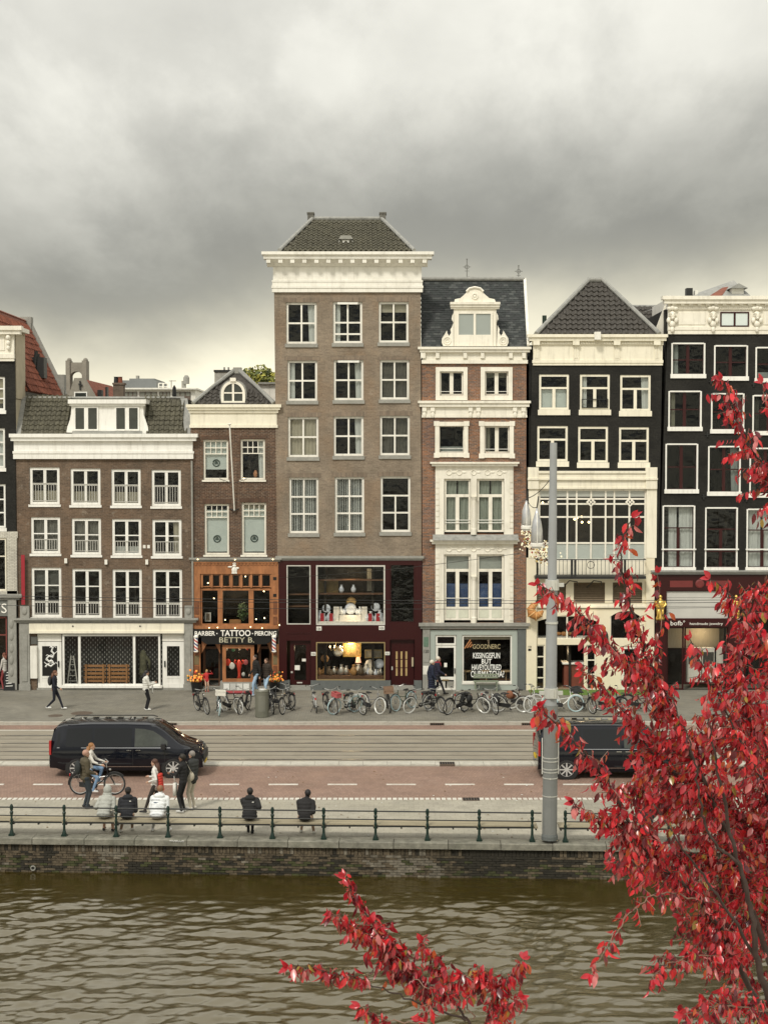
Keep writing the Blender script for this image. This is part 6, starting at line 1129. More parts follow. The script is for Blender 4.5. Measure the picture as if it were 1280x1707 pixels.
for k, (a, b) in enumerate(((140, 177), (179, 216))):
    Yi = h1.Y + .25; x0, x1 = PX(a, 1125, Yi), PX(b, 1125, Yi); bn = thing('folding_bench', 'folded wooden bench stacked on end inside the empty shop, %s one' % ('left' if k == 0 else 'right'), 'bench', (x0, Yi, .1), 'folded wooden benches')
    zt = PZ(1107, Yi)
    for j in range(6): z = .14 + (zt - .2) * j / 5.5; MB().box(x0, x1, Yi + .04 * (j % 2), Yi + .04 * (j % 2) + .035, z, z + .11).build('slat', WD, bn)
    for x in (x0 + .08, x1 - .15): MB().box(x, x + .07, Yi - .04, Yi - .002, .1, zt).build('leg', WD, bn)
Yi = h1.Y + .3; ld = thing('step_ladder', 'aluminium step ladder behind the left pane of the empty shop', 'ladder', (PX(121, 1140, Yi), Yi, .1)); m_ = MB()
for a, b in (((113, 1141), (119, 1093)), ((130, 1141), (123, 1093))): m_.bar(rp(*a, Yi), rp(*b, Yi), .03, .05)
m_.build('stile', BAND, ld); 
for j in range(5): y = 1135 - j * 9; w_ = 8 - j * 1.2; MB().bar(rp(121 - w_, y, Yi), rp(121 + w_, y, Yi), .05, .02).build('rung', BAND, ld)
# delft ware and antiques in the tall house's windows
DW = mat('delft glaze', (.62, .66, .70), .2, .35, 14, stain=.6, staincol=(.12, .2, .4)); RDC = mat('red velvet', (.4, .03, .04), .8, .1)
def vase(X, Y, z, s, m, label, group, cat='vase'): tag(MB().lathe([(.07 * s, 0), (.13 * s, .1 * s), (.15 * s, .22 * s), (.07 * s, .36 * s), (.05 * s, .42 * s), (.08 * s, .46 * s)], (X, Y, z), 10).build('vase' if cat == 'vase' else 'ornament', m, None, smooth=True, loc=(X, Y, z)), label, cat, group)
def plate(X, Y, z, r, m, label, group): M_ = Matrix.Rotation(R(80), 3, 'X'); tag(MB().lathe([(r * .4, 0), (r * .55, .01), (r, .035), (r, .045), (r * .5, .02)], (X, Y, z + r), 16, M=M_).build('plate', m, None, smooth=True, loc=(X, Y, z)), label, 'plate', group)
Yv = h3.Y + .25; zs_ = PZ(1036, Yv)
ORD = ['first', 'second', 'third', 'fourth', 'fifth', 'sixth', 'seventh', 'eighth', 'ninth', 'tenth', 'eleventh', 'twelfth', 'thirteenth']
for i_v, (x, s) in enumerate(((533, 1.1), (540, .8), (549, 1), (555, .7), (612, .75), (618, 1), (627, .8), (633, 1.15), (637, .8))): vase(PX(x, 1030, Yv), Yv, zs_, s, DW, 'delft vase on the upper shop window floor, %s from the left' % ORD[i_v], 'delft vases on the window floor')
for i_v, (x, s) in enumerate(((568, .9), (573, .7), (595, .7), (600, .9))): vase(PX(x, 1026, Yv + .1), Yv + .4, PZ(1026, Yv + .1), s * .9, DW, 'delft vase on the white plinth %s the large plate' % ('far left of', 'just left of', 'just right of', 'far right of')[i_v], 'delft vases on the plinth')
plate(PX(584, 1020, Yv), Yv + .45, PZ(1026, Yv), .26, DW, 'large round delft plate on the central white plinth', None); plate(PX(585, 1007, Yv), Yv + .55, PZ(1013, Yv), .22, mat('gilt dial', (.5, .36, .16), .4, .2, 10), 'round gilt clock face above the delft plate', None); plate(PX(544, 1017, Yv), Yv + .2, PZ(1022, Yv), .19, DW, 'smaller delft plate standing left of the central plinth', None); plate(PX(626, 1014, Yv), Yv + .2, PZ(1020, Yv), .2, DW, 'smaller delft plate standing right of the central plinth', None)
for i_v, x in enumerate((537, 552, 617, 630)): MB_ = MB().box(PX(x - 3, 1030, Yv - .15), PX(x + 3, 1030, Yv - .15), Yv - .16, Yv - .1, zs_, PZ(1022, Yv)); tag(MB_.build('velvet_stand', RDC, None, loc=(PX(x, 1030, Yv), Yv - .1, zs_)), 'small red velvet stand among the delft vases, %s from the left' % ORD[i_v], 'stand', 'red velvet stands')
for x in (569, 589): vase(PX(x, 985, Yv), h3.Y + .5, PZ(988, Yv) - .03, .8, DW, 'pale vase on the upper shelf, %s of the pair above the clock face' % ('left' if x < 580 else 'right'), 'vases on the upper shelf')
zl = PZ(1127, Yv); rng = random.Random(8); AM = [mat('old silver', (.5, .48, .42), .3, .2, 9, metal=.7), mat('amber glass', (.4, .22, .08), .3, .3, 9), mat('cream porcelain', (.66, .62, .52), .3, .2, 9), mat('dark bronze', (.1, .07, .04), .4, .3, 9), DW]
AN = ['silver', 'amber glass', 'cream porcelain', 'dark bronze', 'blue and white']
for k in range(26): a_ = rng.randrange(5); vase(PX(532 + 4.1 * k, 1120, Yv), Yv - .05 + .5 * rng.random(), zl, rng.uniform(.5, 1.2), AM[a_], '%s ornament in the antique window, %s from the %s' % (AN[a_], ORD[k if k < 13 else 25 - k], 'left' if k < 13 else 'right'), 'antique ornaments in the lower window', 'ornament')
for k, (x, y, r_) in enumerate(((563, 1090, .24), (617, 1112, .24), (632, 1110, .22), (541, 1100, .18))): plate(PX(x, y, Yv), Yv + .5, PZ(y + 7, Yv), r_, AM[(k * 2) % 5], ['dark round plate high on the left of the antique display', 'silver plate at the right of the antique display', 'silver plate at the far right corner of the antique display', 'cream plate at the far left of the antique display'][k], None)
def framed(r, Y, m, fm_, label): q = House.__new__(House); q.Y = Y; t = thing('framed_picture', label, 'picture', (PX(r[0], r[3], Y), Y, PZ(r[3], Y))); f_ = MB(); a, b, c, d_ = r; 
def framed(r, Y, m, fm_, label):
    a, b, c, d_ = r; t = thing('framed_picture', label, 'picture', (PX(a, d_, Y), Y, PZ(d_, Y))); x0, x1, z0, z1 = PX(a, (b + d_) / 2, Y), PX(c, (b + d_) / 2, Y), PZ(d_, Y), PZ(b, Y); MB().box(x0 + .04, x1 - .04, Y + .01, Y + .02, z0 + .04, z1 - .04).build('canvas', m, t); f_ = MB()
    for q in ((x0, x1, z0, z0 + .05), (x0, x1, z1 - .05, z1), (x0, x0 + .05, z0 + .05, z1 - .05), (x1 - .05, x1, z0 + .05, z1 - .05)): f_.box(q[0], q[1], Y - .02, Y + .03, q[2], q[3])
    f_.build('frame', fm_, t)
framed((572, 1072, 602, 1095), h3.Y + .8, mat('dark oil painting', (.30, .20, .07), .5, .7, 7), GOLD, 'gilt framed brown landscape painting in the lower shop window'); framed((608, 1083, 637, 1097), h3.Y + .7, mat('pale print', (.4, .36, .26), .6, .4, 9), BRASS, 'pale framed print at the right of the lower shop window'); framed((342, 1021, 352, 1036), h2.Y + .6, mat('sepia portrait', (.3, .25, .18), .6, .6, 12), OFFW, 'small white framed portrait in the upper tattoo shop window')
tl = thing('table_lamp', 'little table lamp with lit pink shade in the antique window', 'lamp', (PX(597, 1110, Yv), Yv + .3, zl)); X, z = PX(597, 1100, Yv), PZ(1106, Yv); MB().lathe([(.05, zl), (.02, zl + .1), (.02, z)], (X, Yv + .3, 0), 8).build('stem', BRASS, tl); MB().lathe([(.13, z), (.08, PZ(1097, Yv))], (X, Yv + .3, 0), 12).build('lamp_shade', mat('lit pink shade', (.8, .4, .25), .6, 0, emit=(1, .45, .25), es=.9), tl)
ch_ = thing('chandelier', 'small brass chandelier with lit bulbs at the top of the antique window', 'chandelier', rp(560, 1090, h3.Y + .5)); m_ = MB()
for a in range(7): q = a * .9; m_.tube([rp(560, 1080, h3.Y + .5), rp(560, 1084, h3.Y + .5) + Vector((.25 * math.cos(q), .25 * math.sin(q), -.02)), rp(560, 1080, h3.Y + .5) + Vector((.3 * math.cos(q), .3 * math.sin(q), .0))], .012, 5)
m_.tube([rp(560, 1072, h3.Y + .5), rp(560, 1084, h3.Y + .5)], .012, 5); m_.build('arm', BRASS, ch_); m_ = MB()
for a in range(7): q = a * .9; MB().ball(rp(560, 1079, h3.Y + .5) + Vector((.3 * math.cos(q), .3 * math.sin(q), .03)), .028, 6, 4).build('bulb', WBULB, ch_)
# tattoo shop things
rgd = thing('red_lobster_figure', 'bright red lobster-like figure in the tattoo shop display window', 'figure', rp(399, 1131, h2.Y + .3)); m_ = MB(); RDP = mat('red plastic', (.7, .06, .03), .4, .1); z = lambda y: PZ(y, h2.Y + .3); X = PX(399, 1110, h2.Y + .3); m_.lathe([(.12, z(1131)), (.06, z(1126)), (.07, z(1118)), (.12, z(1110)), (.1, z(1104)), (.04, z(1100))], (X, h2.Y + .3, 0), 10)
for s in (-1, 1): m_.tube([(X + s * .08, h2.Y + .3, z(1108)), (X + s * .22, h2.Y + .25, z(1104)), (X + s * .16, h2.Y + .22, z(1100))], [.04, .03, .05], 6)
m_.build('body', RDP, rgd, smooth=True)
for k, (x, y, w_, m_) in enumerate(((387, 1110, 5, OFFW), (406, 1124, 3, FROST), (380, 1104, 5, RDP), (389, 1083, 3, mat('sea green', (.1, .35, .22), .5)), (378, 1082, 2, OFFW), (400, 1081, 2.5, OFFW), (413, 1081, 2.5, RDP), (410, 1104, 4, mat('rose', (.5, .12, .12), .6)))): q = MB(); Yq_ = h2.Y + .25; q.ball(rp(x, y, Yq_), (w_ / 37, .05, w_ / 37 * 1.2), 8, 6); tag(q.build('shop_trinket', m_, None, loc=rp(x, y, Yq_)), ['white paper sheet left of the red figure', 'pale blue cup low right of the red figure', 'red fan left of the white sheet', 'sea green ornament hanging at the top', 'white ball hanging at top left', 'white ball hanging at top centre', 'red ball hanging at top right', 'rose coloured fan right of the red figure'][k] + ' in the tattoo shop window', 'trinket', 'tattoo shop trinkets')
pl_ = thing('potted_plant', 'green house plant in a wooden planter behind the upper tattoo shop window', 'plant', rp(400, 1036, h2.Y + .6)); MB().box(PX(383, 1035, h2.Y + .6), PX(402, 1035, h2.Y + .6), h2.Y + .5, h2.Y + .75, PZ(1040, h2.Y + .6), PZ(1033, h2.Y + .6)).build('planter', WD, pl_); leaf_cloud('foliage', rp(405, 1018, h2.Y + .6), (.25, .2, .42), 260, .06, [mat('house plant leaf', (.10, .15, .06), .6, .3)], pl_, 2)
ap = House.__new__(House); jk = thing('hanging_jacket', 'olive patterned jacket on a stand in the right pane of the empty shop', 'jacket', rp(241, 1130, h1.Y + .3)); m_ = MB(); X = PX(239, 1100, h1.Y + .3); z = lambda y: PZ(y, h1.Y + .3); m_.lathe([(.14, z(1126)), (.2, z(1120)), (.15, z(1105)), (.17, z(1092)), (.07, z(1084))], (X, h1.Y + .35, 0), 10); m_.tube([(X - .05, h1.Y + .35, z(1086)), (X + .28, h1.Y + .3, z(1102)), (X + .3, h1.Y + .3, z(1116))], [.08, .07, .05], 7); m_.build('cloth', mat('olive cloth', (.10, .10, .06), .9, .5, 9), jk, smooth=True); MB().tube([(X, h1.Y + .35, .02), (X, h1.Y + .35, z(1086))], .02, 6).build('stand', IRON, jk)
# ------------------------------------------------------------ bicycles
WCACHE = {}
TYB, TYW, TYC = mat('black tyre', (.02, .02, .02), .7, .1), mat('white wall tyre', (.6, .6, .56), .7, .1), mat('pale blue tyre', (.42, .56, .58), .6, .1)
RIMM = mat('dull alloy', (.42, .42, .4), .35, .1, metal=.7); SADB = mat('black saddle', (.02, .02, .02), .5, .1)
def wheel(root, x, tm, key, steer=None):
    if key not in WCACHE:
        M = Matrix.Rotation(R(90), 3, 'X'); ty = MB().torus((0, 0, 0), .325, .024, M, 26, 6).build('tyre', tm); rm = MB().torus((0, 0, 0), .298, .014, M, 26, 4).build('rim', RIMM); sp = MB()
        for k in range(14): a = k * math.pi / 7; sp.tube([(0, .03 * (-1) ** k, 0), (.295 * math.cos(a), 0, .295 * math.sin(a))], .0032, 3, caps=False)
        sp.tube([(0, -.05, 0), (0, .05, 0)], .025, 8); sp = sp.build('spokes', RIMM); WCACHE[key] = (ty.data, rm.data, sp.data)
        for o in (ty, rm, sp): bpy.data.objects.remove(o)
    w = put('wheel', WCACHE[key][0], root); w.location = (x, 0, .349)
    for n, me in (('rim', WCACHE[key][1]), ('spokes', WCACHE[key][2])): put(n, me, w)
    if steer: w.rotation_euler.z = steer
    return w
def bicycle(label, fc, tyre='b', extra=None, step=True, bag=None, group='bicycles parked along the kerb', steer=0.0):
    """frame points along +X; wheels 1.08 m apart, origin on the ground midway"""
    root = thing('bicycle', label, 'bicycle', (0, 0, 0), group); fm = mat('bicycle enamel %.3f %.3f %.3f' % fc, fc, .3, .1, 6, coat=.3)
    tm = {'b': TYB, 'w': TYW, 'c': TYC}[tyre]; wheel(root, -.54, tm, tyre); wheel(root, .54, tm, tyre, steer)
    f = MB(); bb, st, sb, hd, ht = (-.08, 0, .29), (-.24, 0, .78), (-.2, 0, .68), (.34, 0, .60), (.30, 0, .86)
    f.tube([bb, st], .017); f.tube([bb, (.06, 0, .36), hd] if step else [bb, hd], .019); f.tube([(-.17, 0, .52), hd] if step else [sb, ht], .017); f.tube([hd, ht], .021)
    for s in (-.045, .045): f.tube([bb, (-.54, s, .35)], .011, 5); f.tube([sb, (-.54, s, .35)], .010, 5); f.tube([(.355, 0, .56), (.40, s, .60), (.54, s, .35)], .012, 5)
    f.build('frame', fm, root)
    m_ = MB(); m_.ball((-.27, 0, .81), (.14, .085, .045), 10, 6); m_.ball((-.14, 0, .81), (.1, .035, .03), 8, 5); m_.build('saddle', SADB, root, smooth=True)
    m_ = MB(); m_.tube([(.30, 0, .86), (.28, 0, 1.0)], .014); m_.tube([(.10, -.29, 1.06), (.22, -.27, 1.07), (.33, -.12, 1.02), (.29, 0, 1.0), (.33, .12, 1.02), (.22, .27, 1.07), (.10, .29, 1.06)], .013); hb = m_.build('handlebar', RIMM, root); g_ = MB()
    for s in (-1, 1): g_.tube([(.20, s * .275, 1.07), (.08, s * .293, 1.058)], .02)
    g_.build('grip', SADB, hb)
    mg = MB()
    for x0, a0, a1 in ((-.54, 15, 190), (.54, 40, 165)):
        pts = [(x0 + .37 * math.cos(R(a)), 0, .349 + .37 * math.sin(R(a))) for a in range(a0, a1, 17)]; mg.tube(pts, .022, 5)
    mg.build('mudguard', fm if fc[0] > .3 else SADB, root)
    m_ = MB(); m_.lathe([(.09, -.008), (.09, .008)], bb, 14, M=Matrix.Rotation(R(90), 3, 'X')); m_.tube([(-.08, -.07, .29), (.02, -.07, .16)], .012); m_.tube([(-.08, .07, .29), (-.18, .07, .42)], .012); m_.box(-.02, .06, -.15, -.07, .15, .175); m_.box(-.22, -.14, .07, .15, .41, .435); m_.build('crank', SADB, root)
    MB().prism([(-.56, .27), (-.08, .20), (0, .25), (0, .34), (-.08, .38), (-.56, .42)], -.05, -.03).build('chain_case', SADB, root)
    m_ = MB(); 
    for y in (-.07, 0, .07): m_.tube([(-.82, y, .74), (-.36, y, .74)], .008, 4)
    for s in (-.07, .07): m_.tube([(-.74, s, .74), (-.54, s, .36)], .007, 4)
    m_.tube([(-.82, -.07, .74), (-.82, .07, .74)], .008, 4); m_.build('rear_rack', SADB if fc[0] < .3 else fm, root); MB().box(-.87, -.85, -.03, .03, .60, .68).build('rear_light', mat('red reflector', (.5, .02, .02), .3, 0), root)
    MB().ball((.40, 0, .80), (.04, .035, .035), 8, 5).build('headlight', RIMM, root); MB().tube([(-.2, .05, .30), (-.3, .22, .02)], .012, 5).build('kickstand', SADB, root)
    if extra:
        ec, x0, x1, z0, z1 = extra; m_ = MB(); cm_ = mat('crate %.2f %.2f' % ec[:2], ec, .7, .15, 8)
        for q in ((x0, x1, -.2, -.18), (x0, x1, .18, .2), (x0, x0 + .02, -.18, .18), (x1 - .02, x1, -.18, .18)):
            for zz_ in (z0, (z0 * .55 + z1 * .45), z1 - .06): m_.box(q[0], q[1], q[2], q[3], zz_, zz_ + .07)
        m_.box(x0 + .02, x1 - .02, -.18, .18, z0, z0 + .015); m_.build('crate', cm_, root)
    if bag: m_ = MB(); m_.ball((-.58, .16, .58), (.17, .09, .18), 10, 7); m_.ball((-.58, -.16, .58), (.17, .09, .18), 10, 7); m_.build('pannier', mat('pannier %.2f' % bag[0], bag, .8, .1), root, smooth=True)
    return root
def park(px, py, yaw, lean, *a, **k):
    b = bicycle(*a, **k); p = GP(px, py, 0); b.location = (p.x, p.y, 0.0); b.rotation_euler = (R(lean), 0, R(yaw)); return b
K = (.014, .014, .015); SV = (.42, .42, .40); WH = (.62, .62, .58); GRN = (.05, .08, .05); DB = (.03, .05, .09)
park(338, 1188, -62, 7, 'black bicycle leaning toward the kerb, leftmost of the parked row', K, 'b')
park(364, 1190, -80, -4, 'bicycle with white front crate and pale blue tyres beside the red platform', K, 'c', ((.7, .68, .6), .36, .66, .84, 1.04))
park(387, 1188, -50, 8, 'black bicycle angled between the white crate bicycle and the waste bin', K, 'w')
park(406, 1187, -103, -6, 'slim black bicycle seen end on just left of the waste bin', K, 'b', step=False)
park(452, 1187, -76, 6, 'black bicycle end on immediately right of the waste bin', K, 'b', bag=(.03, .03, .03))
park(464, 1181, -35, -9, 'black bicycle slumped behind the one right of the waste bin', K, 'b')
park(480, 1188, -108, 6, 'grey bicycle end on below the maroon shop door', (.22, .2, .17), 'b', step=False)
park(526, 1185, 97, -6, 'silver bicycle standing alone with raised handlebar below the antique shop window', SV, 'b', step=True)
park(552, 1188, -68, 5, 'dark bicycle left of the pale blue tyred one', (.06, .05, .04), 'b')
park(574, 1189, -142, -7, 'bicycle with wide pale blue tyres and a red front bag', (.5, .52, .5), 'c', extra=((.42, .10, .10), .36, .6, .74, .92))
park(594, 1189, -58, 7, 'dark green bicycle right of the red bag bicycle', GRN, 'b')
park(617, 1188, -48, -10, 'silver handlebar bicycle left of the brown crate bicycle', (.2, .2, .2), 'w')
park(648, 1185, -84, 4, 'bicycle with big brown front crate below the maroon door', K, 'b', extra=((.22, .14, .09), .34, .70, .82, 1.08))
park(674, 1183, -128, 8, 'olive green bicycle leaning left of the white tyred one', GRN, 'c')
park(698, 1187, -140, -7, 'bicycle with white tyres beside the walking pair', (.25, .25, .23), 'w')
park(726, 1186, -58, 9, 'black bicycle with white rear mudguard below the walking pair', K, 'b', bag=None)
park(760, 1189, -132, -8, 'black bicycle with black panniers left of the white rimmed one under the tea shop', K, 'b', bag=(.02, .02, .02))
park(789, 1187, -40, 10, 'bicycle with white tyres and white handlebar under the tea shop window', K, 'w')
park(818, 1188, -72, 6, 'silver bicycle end on under the right end of the tea shop window', SV, 'b')
park(851, 1187, -12, 12, 'long dark bicycle leaning low left of the grey mast', K, 'w', bag=(.02, .02, .02))
park(872, 1183, -25, -8, 'bicycle with orange brown bag behind the low leaning one left of the mast', (.12, .06, .04), 'w', bag=(.2, .08, .04))
park(902, 1187, -150, 6, 'bicycle with pale tyres half hidden behind the grey mast', (.5, .5, .48), 'w')
park(938, 1187, 4, -5, 'white bicycle parked sideways right of the grey mast', WH, 'c')
park(976, 1187, -66, 6, 'black bicycle with rear basket among the first red leaves right of the mast', K, 'b', extra=((.05, .05, .05), -.84, -.5, .75, .95))
park(1018, 1187, -40, 8, 'black bicycle behind the red branch below the cream bakery door', K, 'b')
park(1068, 1186, -20, 8, 'bicycle with black front wheel seen through the red leaves at the cream front', K, 'b')
park(1098, 1187, -75, 5, 'bicycle end on behind red leaves at the corner of cream and black houses', (.1, .1, .1), 'w')
park(1216, 1187, -50, 8, 'bicycle behind red leaves in front of the jewellery shop', K, 'b')

# ------------------------------------------------------------ black vans
CARB = mat('black car paint', (.004, .005, .009), .10, .1, 4, coat=.35, spec=.3); CARG = mat('tinted car glass', (.006, .007, .008), .05, 0, spec=.4); CARG2 = mat('clear car glass', (.035, .04, .032), .05, .5, 3, spec=.6); CHROME = mat('chrome trim', (.6, .6, .6), .15, .05, metal=1); PLAST = mat('black plastic', (.015, .015, .015), .6, .1)
def van(label):
    root = thing('van', label, 'van', (0, 0, 0), 'black vans on the red road')
    prof = [(-2.57, .62), (-2.56, 1.0), (-2.53, 1.35), (-2.46, 1.66), (-2.34, 1.83), (-2.1, 1.90), (-1.2, 1.93), (0, 1.93), (.7, 1.91), (1.0, 1.86), (1.25, 1.70), (1.5, 1.50), (1.75, 1.28), (1.95, 1.17), (2.2, 1.09), (2.4, 1.0), (2.52, .84), (2.57, .62)]
    def half(x): e = abs(x) / 2.57; return .965 * (1 - .10 * max(0, (e - .82) / .18) ** 2 * (1 if x < 0 else 1.8))
    secs = []
    for x, zt in prof:
        w = half(x); up = max(0.0, min(1.0, (zt - 1.15) / .6)); wt = w * (.93 - .17 * up); zb = .26 if abs(x) < 2.3 else .34
        belt = min(1.04, zt - .05); secs.append([(w * .93, zb), (w, zb + .18), (w * 1.005, (zb + .18 + belt) / 2), (w * .99, belt), (w * .99 + (wt - w * .99) * .55, belt + (zt - .08 - belt) * .55), (wt, zt - .07), (wt * .86, zt - .015), (0, zt)])
    b = MB(); n = len(secs[0]); ring = []
    for (x, _), s in zip(prof, secs): ring.append([(x, -y, z) for y, z in s] + [(x, y, z) for y, z in s[-2::-1]])
    k = len(ring[0]); vs = [p for r_ in ring for p in r_]; fs = [(i * k + j, (i + 1) * k + j, (i + 1) * k + j + 1, i * k + j + 1) for i in range(len(ring) - 1) for j in range(k - 1)]
    fs += [tuple(range(k)), tuple((len(ring) - 1) * k + j for j in range(k - 1, -1, -1))]; fs += [(i * k, i * k + k - 1, (i + 1) * k + k - 1, (i + 1) * k) for i in range(len(ring) - 1)]
    b.add(vs, fs); bo = b.build('body', CARB, root); smooth_by_angle(bo, 35)
    def sec(x):
        for i in range(len(prof) - 1):
            if prof[i][0] <= x <= prof[i + 1][0]: t = (x - prof[i][0]) / (prof[i + 1][0] - prof[i][0]); return [(a[0] + (c[0] - a[0]) * t, a[1] + (c[1] - a[1]) * t) for a, c in zip(secs[i], secs[i + 1])]
    def sidepanel(name, xs, lo, hi, m, off=.006):          # panel following the side between two heights
        for s in (-1, 1):
            q = MB(); rows = []
            for x, l, h_ in zip(xs, lo, hi):
                S = sec(x); col = []
                for z in (l, l * .66 + h_ * .34, l * .34 + h_ * .66, h_):
                    for a, c in zip(S[:-1], S[1:]):
                        if a[1] <= z <= c[1]: t = (z - a[1]) / max(1e-6, c[1] - a[1]); y = a[0] + (c[0] - a[0]) * t; break
                    col.append((x, s * (y + off), z))
                rows.append(col)
            vs = [p for c in rows for p in c]; f_ = [(i * 4 + j, (i + 1) * 4 + j, (i + 1) * 4 + j + 1, i * 4 + j + 1) for i in range(len(rows) - 1) for j in range(3)]
            if s > 0: f_ = [t[::-1] for t in f_]
            o = q.add(vs, f_).build(name, m, root, smooth=True)
    sidepanel('side_window', [-2.3, -1.9, -1.5, -1.12], [1.12] * 4, [1.62, 1.74, 1.76, 1.76], CARG); sidepanel('side_window', [-1.06, -.6, -.1, .2], [1.12] * 4, [1.76] * 4, CARG); sidepanel('front_window', [.3, .6, .9, 1.15, 1.4], [1.12, 1.12, 1.12, 1.13, 1.15], [1.75, 1.73, 1.66, 1.5, 1.3], CARG2)
    sidepanel('chrome_strip', [-2.3, -1, .3, 1.5], [1.075] * 4, [1.09] * 4, CHROME, .008); sidepanel('sill_strip', [-1.15, 0, 1.15], [.40] * 3, [.425] * 3, CHROME, .008)
    for x in (-1.09, .25, 1.32): sidepanel('door_seam', [x - .006, x + .006], [.45, .45], [1.05, 1.05], PLAST, .004)
    w = MB(); pts = []
    for x in (1.08, 1.3, 1.5, 1.7): 
        S = sec(x); wt = S[5][0]; pts.append([(x, t * wt * .93, S[5][1] + (S[7][1] - S[5][1]) * (1 - t * t) + .012 + (.02 if abs(t) < 1 else .012)) for t in (-1, -.5, 0, .5, 1)])
    vs = [p for r_ in pts for p in r_]; w.add(vs, [(i * 5 + j, (i + 1) * 5 + j, (i + 1) * 5 + j + 1, i * 5 + j + 1) for i in range(3) for j in range(4)]); w.build('windscreen', CARG, root, smooth=True)
    MB().add([(-2.545, -.72, 1.2), (-2.545, .72, 1.2), (-2.455, .64, 1.7), (-2.455, -.64, 1.7)], [(0, 1, 2, 3)]).build('rear_window', CARG, root)
    for s in (-1, 1):
        for x in (-1.62, 1.60):
            M = Matrix.Rotation(R(90), 3, 'X'); MB().lathe([(.40, -.06), (.40, .012)], (x, s * .955, .36), 24, M=M if s < 0 else Matrix.Rotation(R(-90), 3, 'X')).build('wheel_arch', PLAST, root)
            T = Matrix.Rotation(R(90), 3, 'X') if s < 0 else Matrix.Rotation(R(-90), 3, 'X'); wh = MB().lathe([(.22, -.2), (.33, -.2), (.355, -.16), (.355, -.02), (.335, .02), (.25, .025), (.245, -.01)], (x, s * .955, .355), 28, M=T).build('wheel', mat('car tyre', (.018, .018, .018), .8, .1), root, smooth=False)
            r_ = MB(); r_.lathe([(.25, -.03), (.25, .012), (.235, .014), (.23, -.02)], (x, s * .955, .355), 24, M=T); r_.lathe([(.05, -.02), (.05, .016)], (x, s * .955, .355), 12, M=T)
            for a in range(8):
                q = a * math.pi / 4; d = Vector((math.cos(q), 0, math.sin(q))); c_ = Vector((x, s * (.955 + .004), .355)); r_.bar(c_ + d * .03, c_ + d * .24, .02 if abs(d.z) < 2 else .02, .045)
            r_.build('rim', mat('alloy rim', (.5, .5, .48), .35, .1, metal=.2), wh)
        m_ = MB(); m_.obox((1.28, s * 1.06, 1.15), (.14, .2, .17)); m_.build('mirror', PLAST, root); m_ = MB(); m_.tube([(1.9, s * .62, 1.02), (2.2, s * .72, .98), (2.42, s * .76, .86)], [.05, .09, .05], 8); m_.build('headlight', mat('headlight lens', (.55, .56, .55), .1, .1, spec=.8), root, smooth=True)
        MB().obox((-2.53, s * .87, 1.08), (.07, .14, .5)).build('taillight', mat('red lamp lens', (.35, .015, .015), .2, .1, spec=.7), root); m_ = MB(); m_.tube([(-2.0, s * .66, 1.93), (-1.9, s * .66, 1.965), (.7, s * .66, 1.965), (.85, s * .66, 1.92)], .02, 6); m_.build('roof_rail', PLAST, root)
        for x in (.12, .42): S = sec(x); MB().obox((x, s * (S[3][0] + .02), 1.0), (.17, .03, .03)).build('door_handle', CHROME, root)
    MB().box(2.5, 2.585, -.6, .6, .52, .80).build('grille', PLAST, root); MB().box(2.555, 2.59, -.26, .26, .40, .50).build('number_plate', mat('yellow plate', (.6, .42, .03), .5, 0), root); MB().box(-2.61, -2.57, -.26, .26, .62, .73).build('number_plate', mat('yellow plate', (.6, .42, .03)), root)
    for k in range(7): x = -1.95 + k * .42; MB().box(x, x + .2, .28, .52, 1.9, 1.942).build('roof_vent_or_glint', mat('pale roof reflection', (.22, .22, .2), .3, .3, 3), root)  # pale raised dashes stand in for reflections along the van roof
    return root
pa, pb = GP(126, 1297.5, ZR), GP(293, 1297.5, ZR); vy = (pa.y + pb.y) / 2 + .97
v1 = van('black passenger van driving right, whole and unhidden on the red road'); v1.location = ((pa.x + pb.x) / 2, vy, ZR); v1.scale = (.985, .97, .925)
pc = GP(943, 1300, ZR); v2 = copy_tree(v1); v2['label'] = 'black van half hidden behind the grey mast and red tree'; v2.location = (pc.x + 1.62, pc.y + .97, ZR)

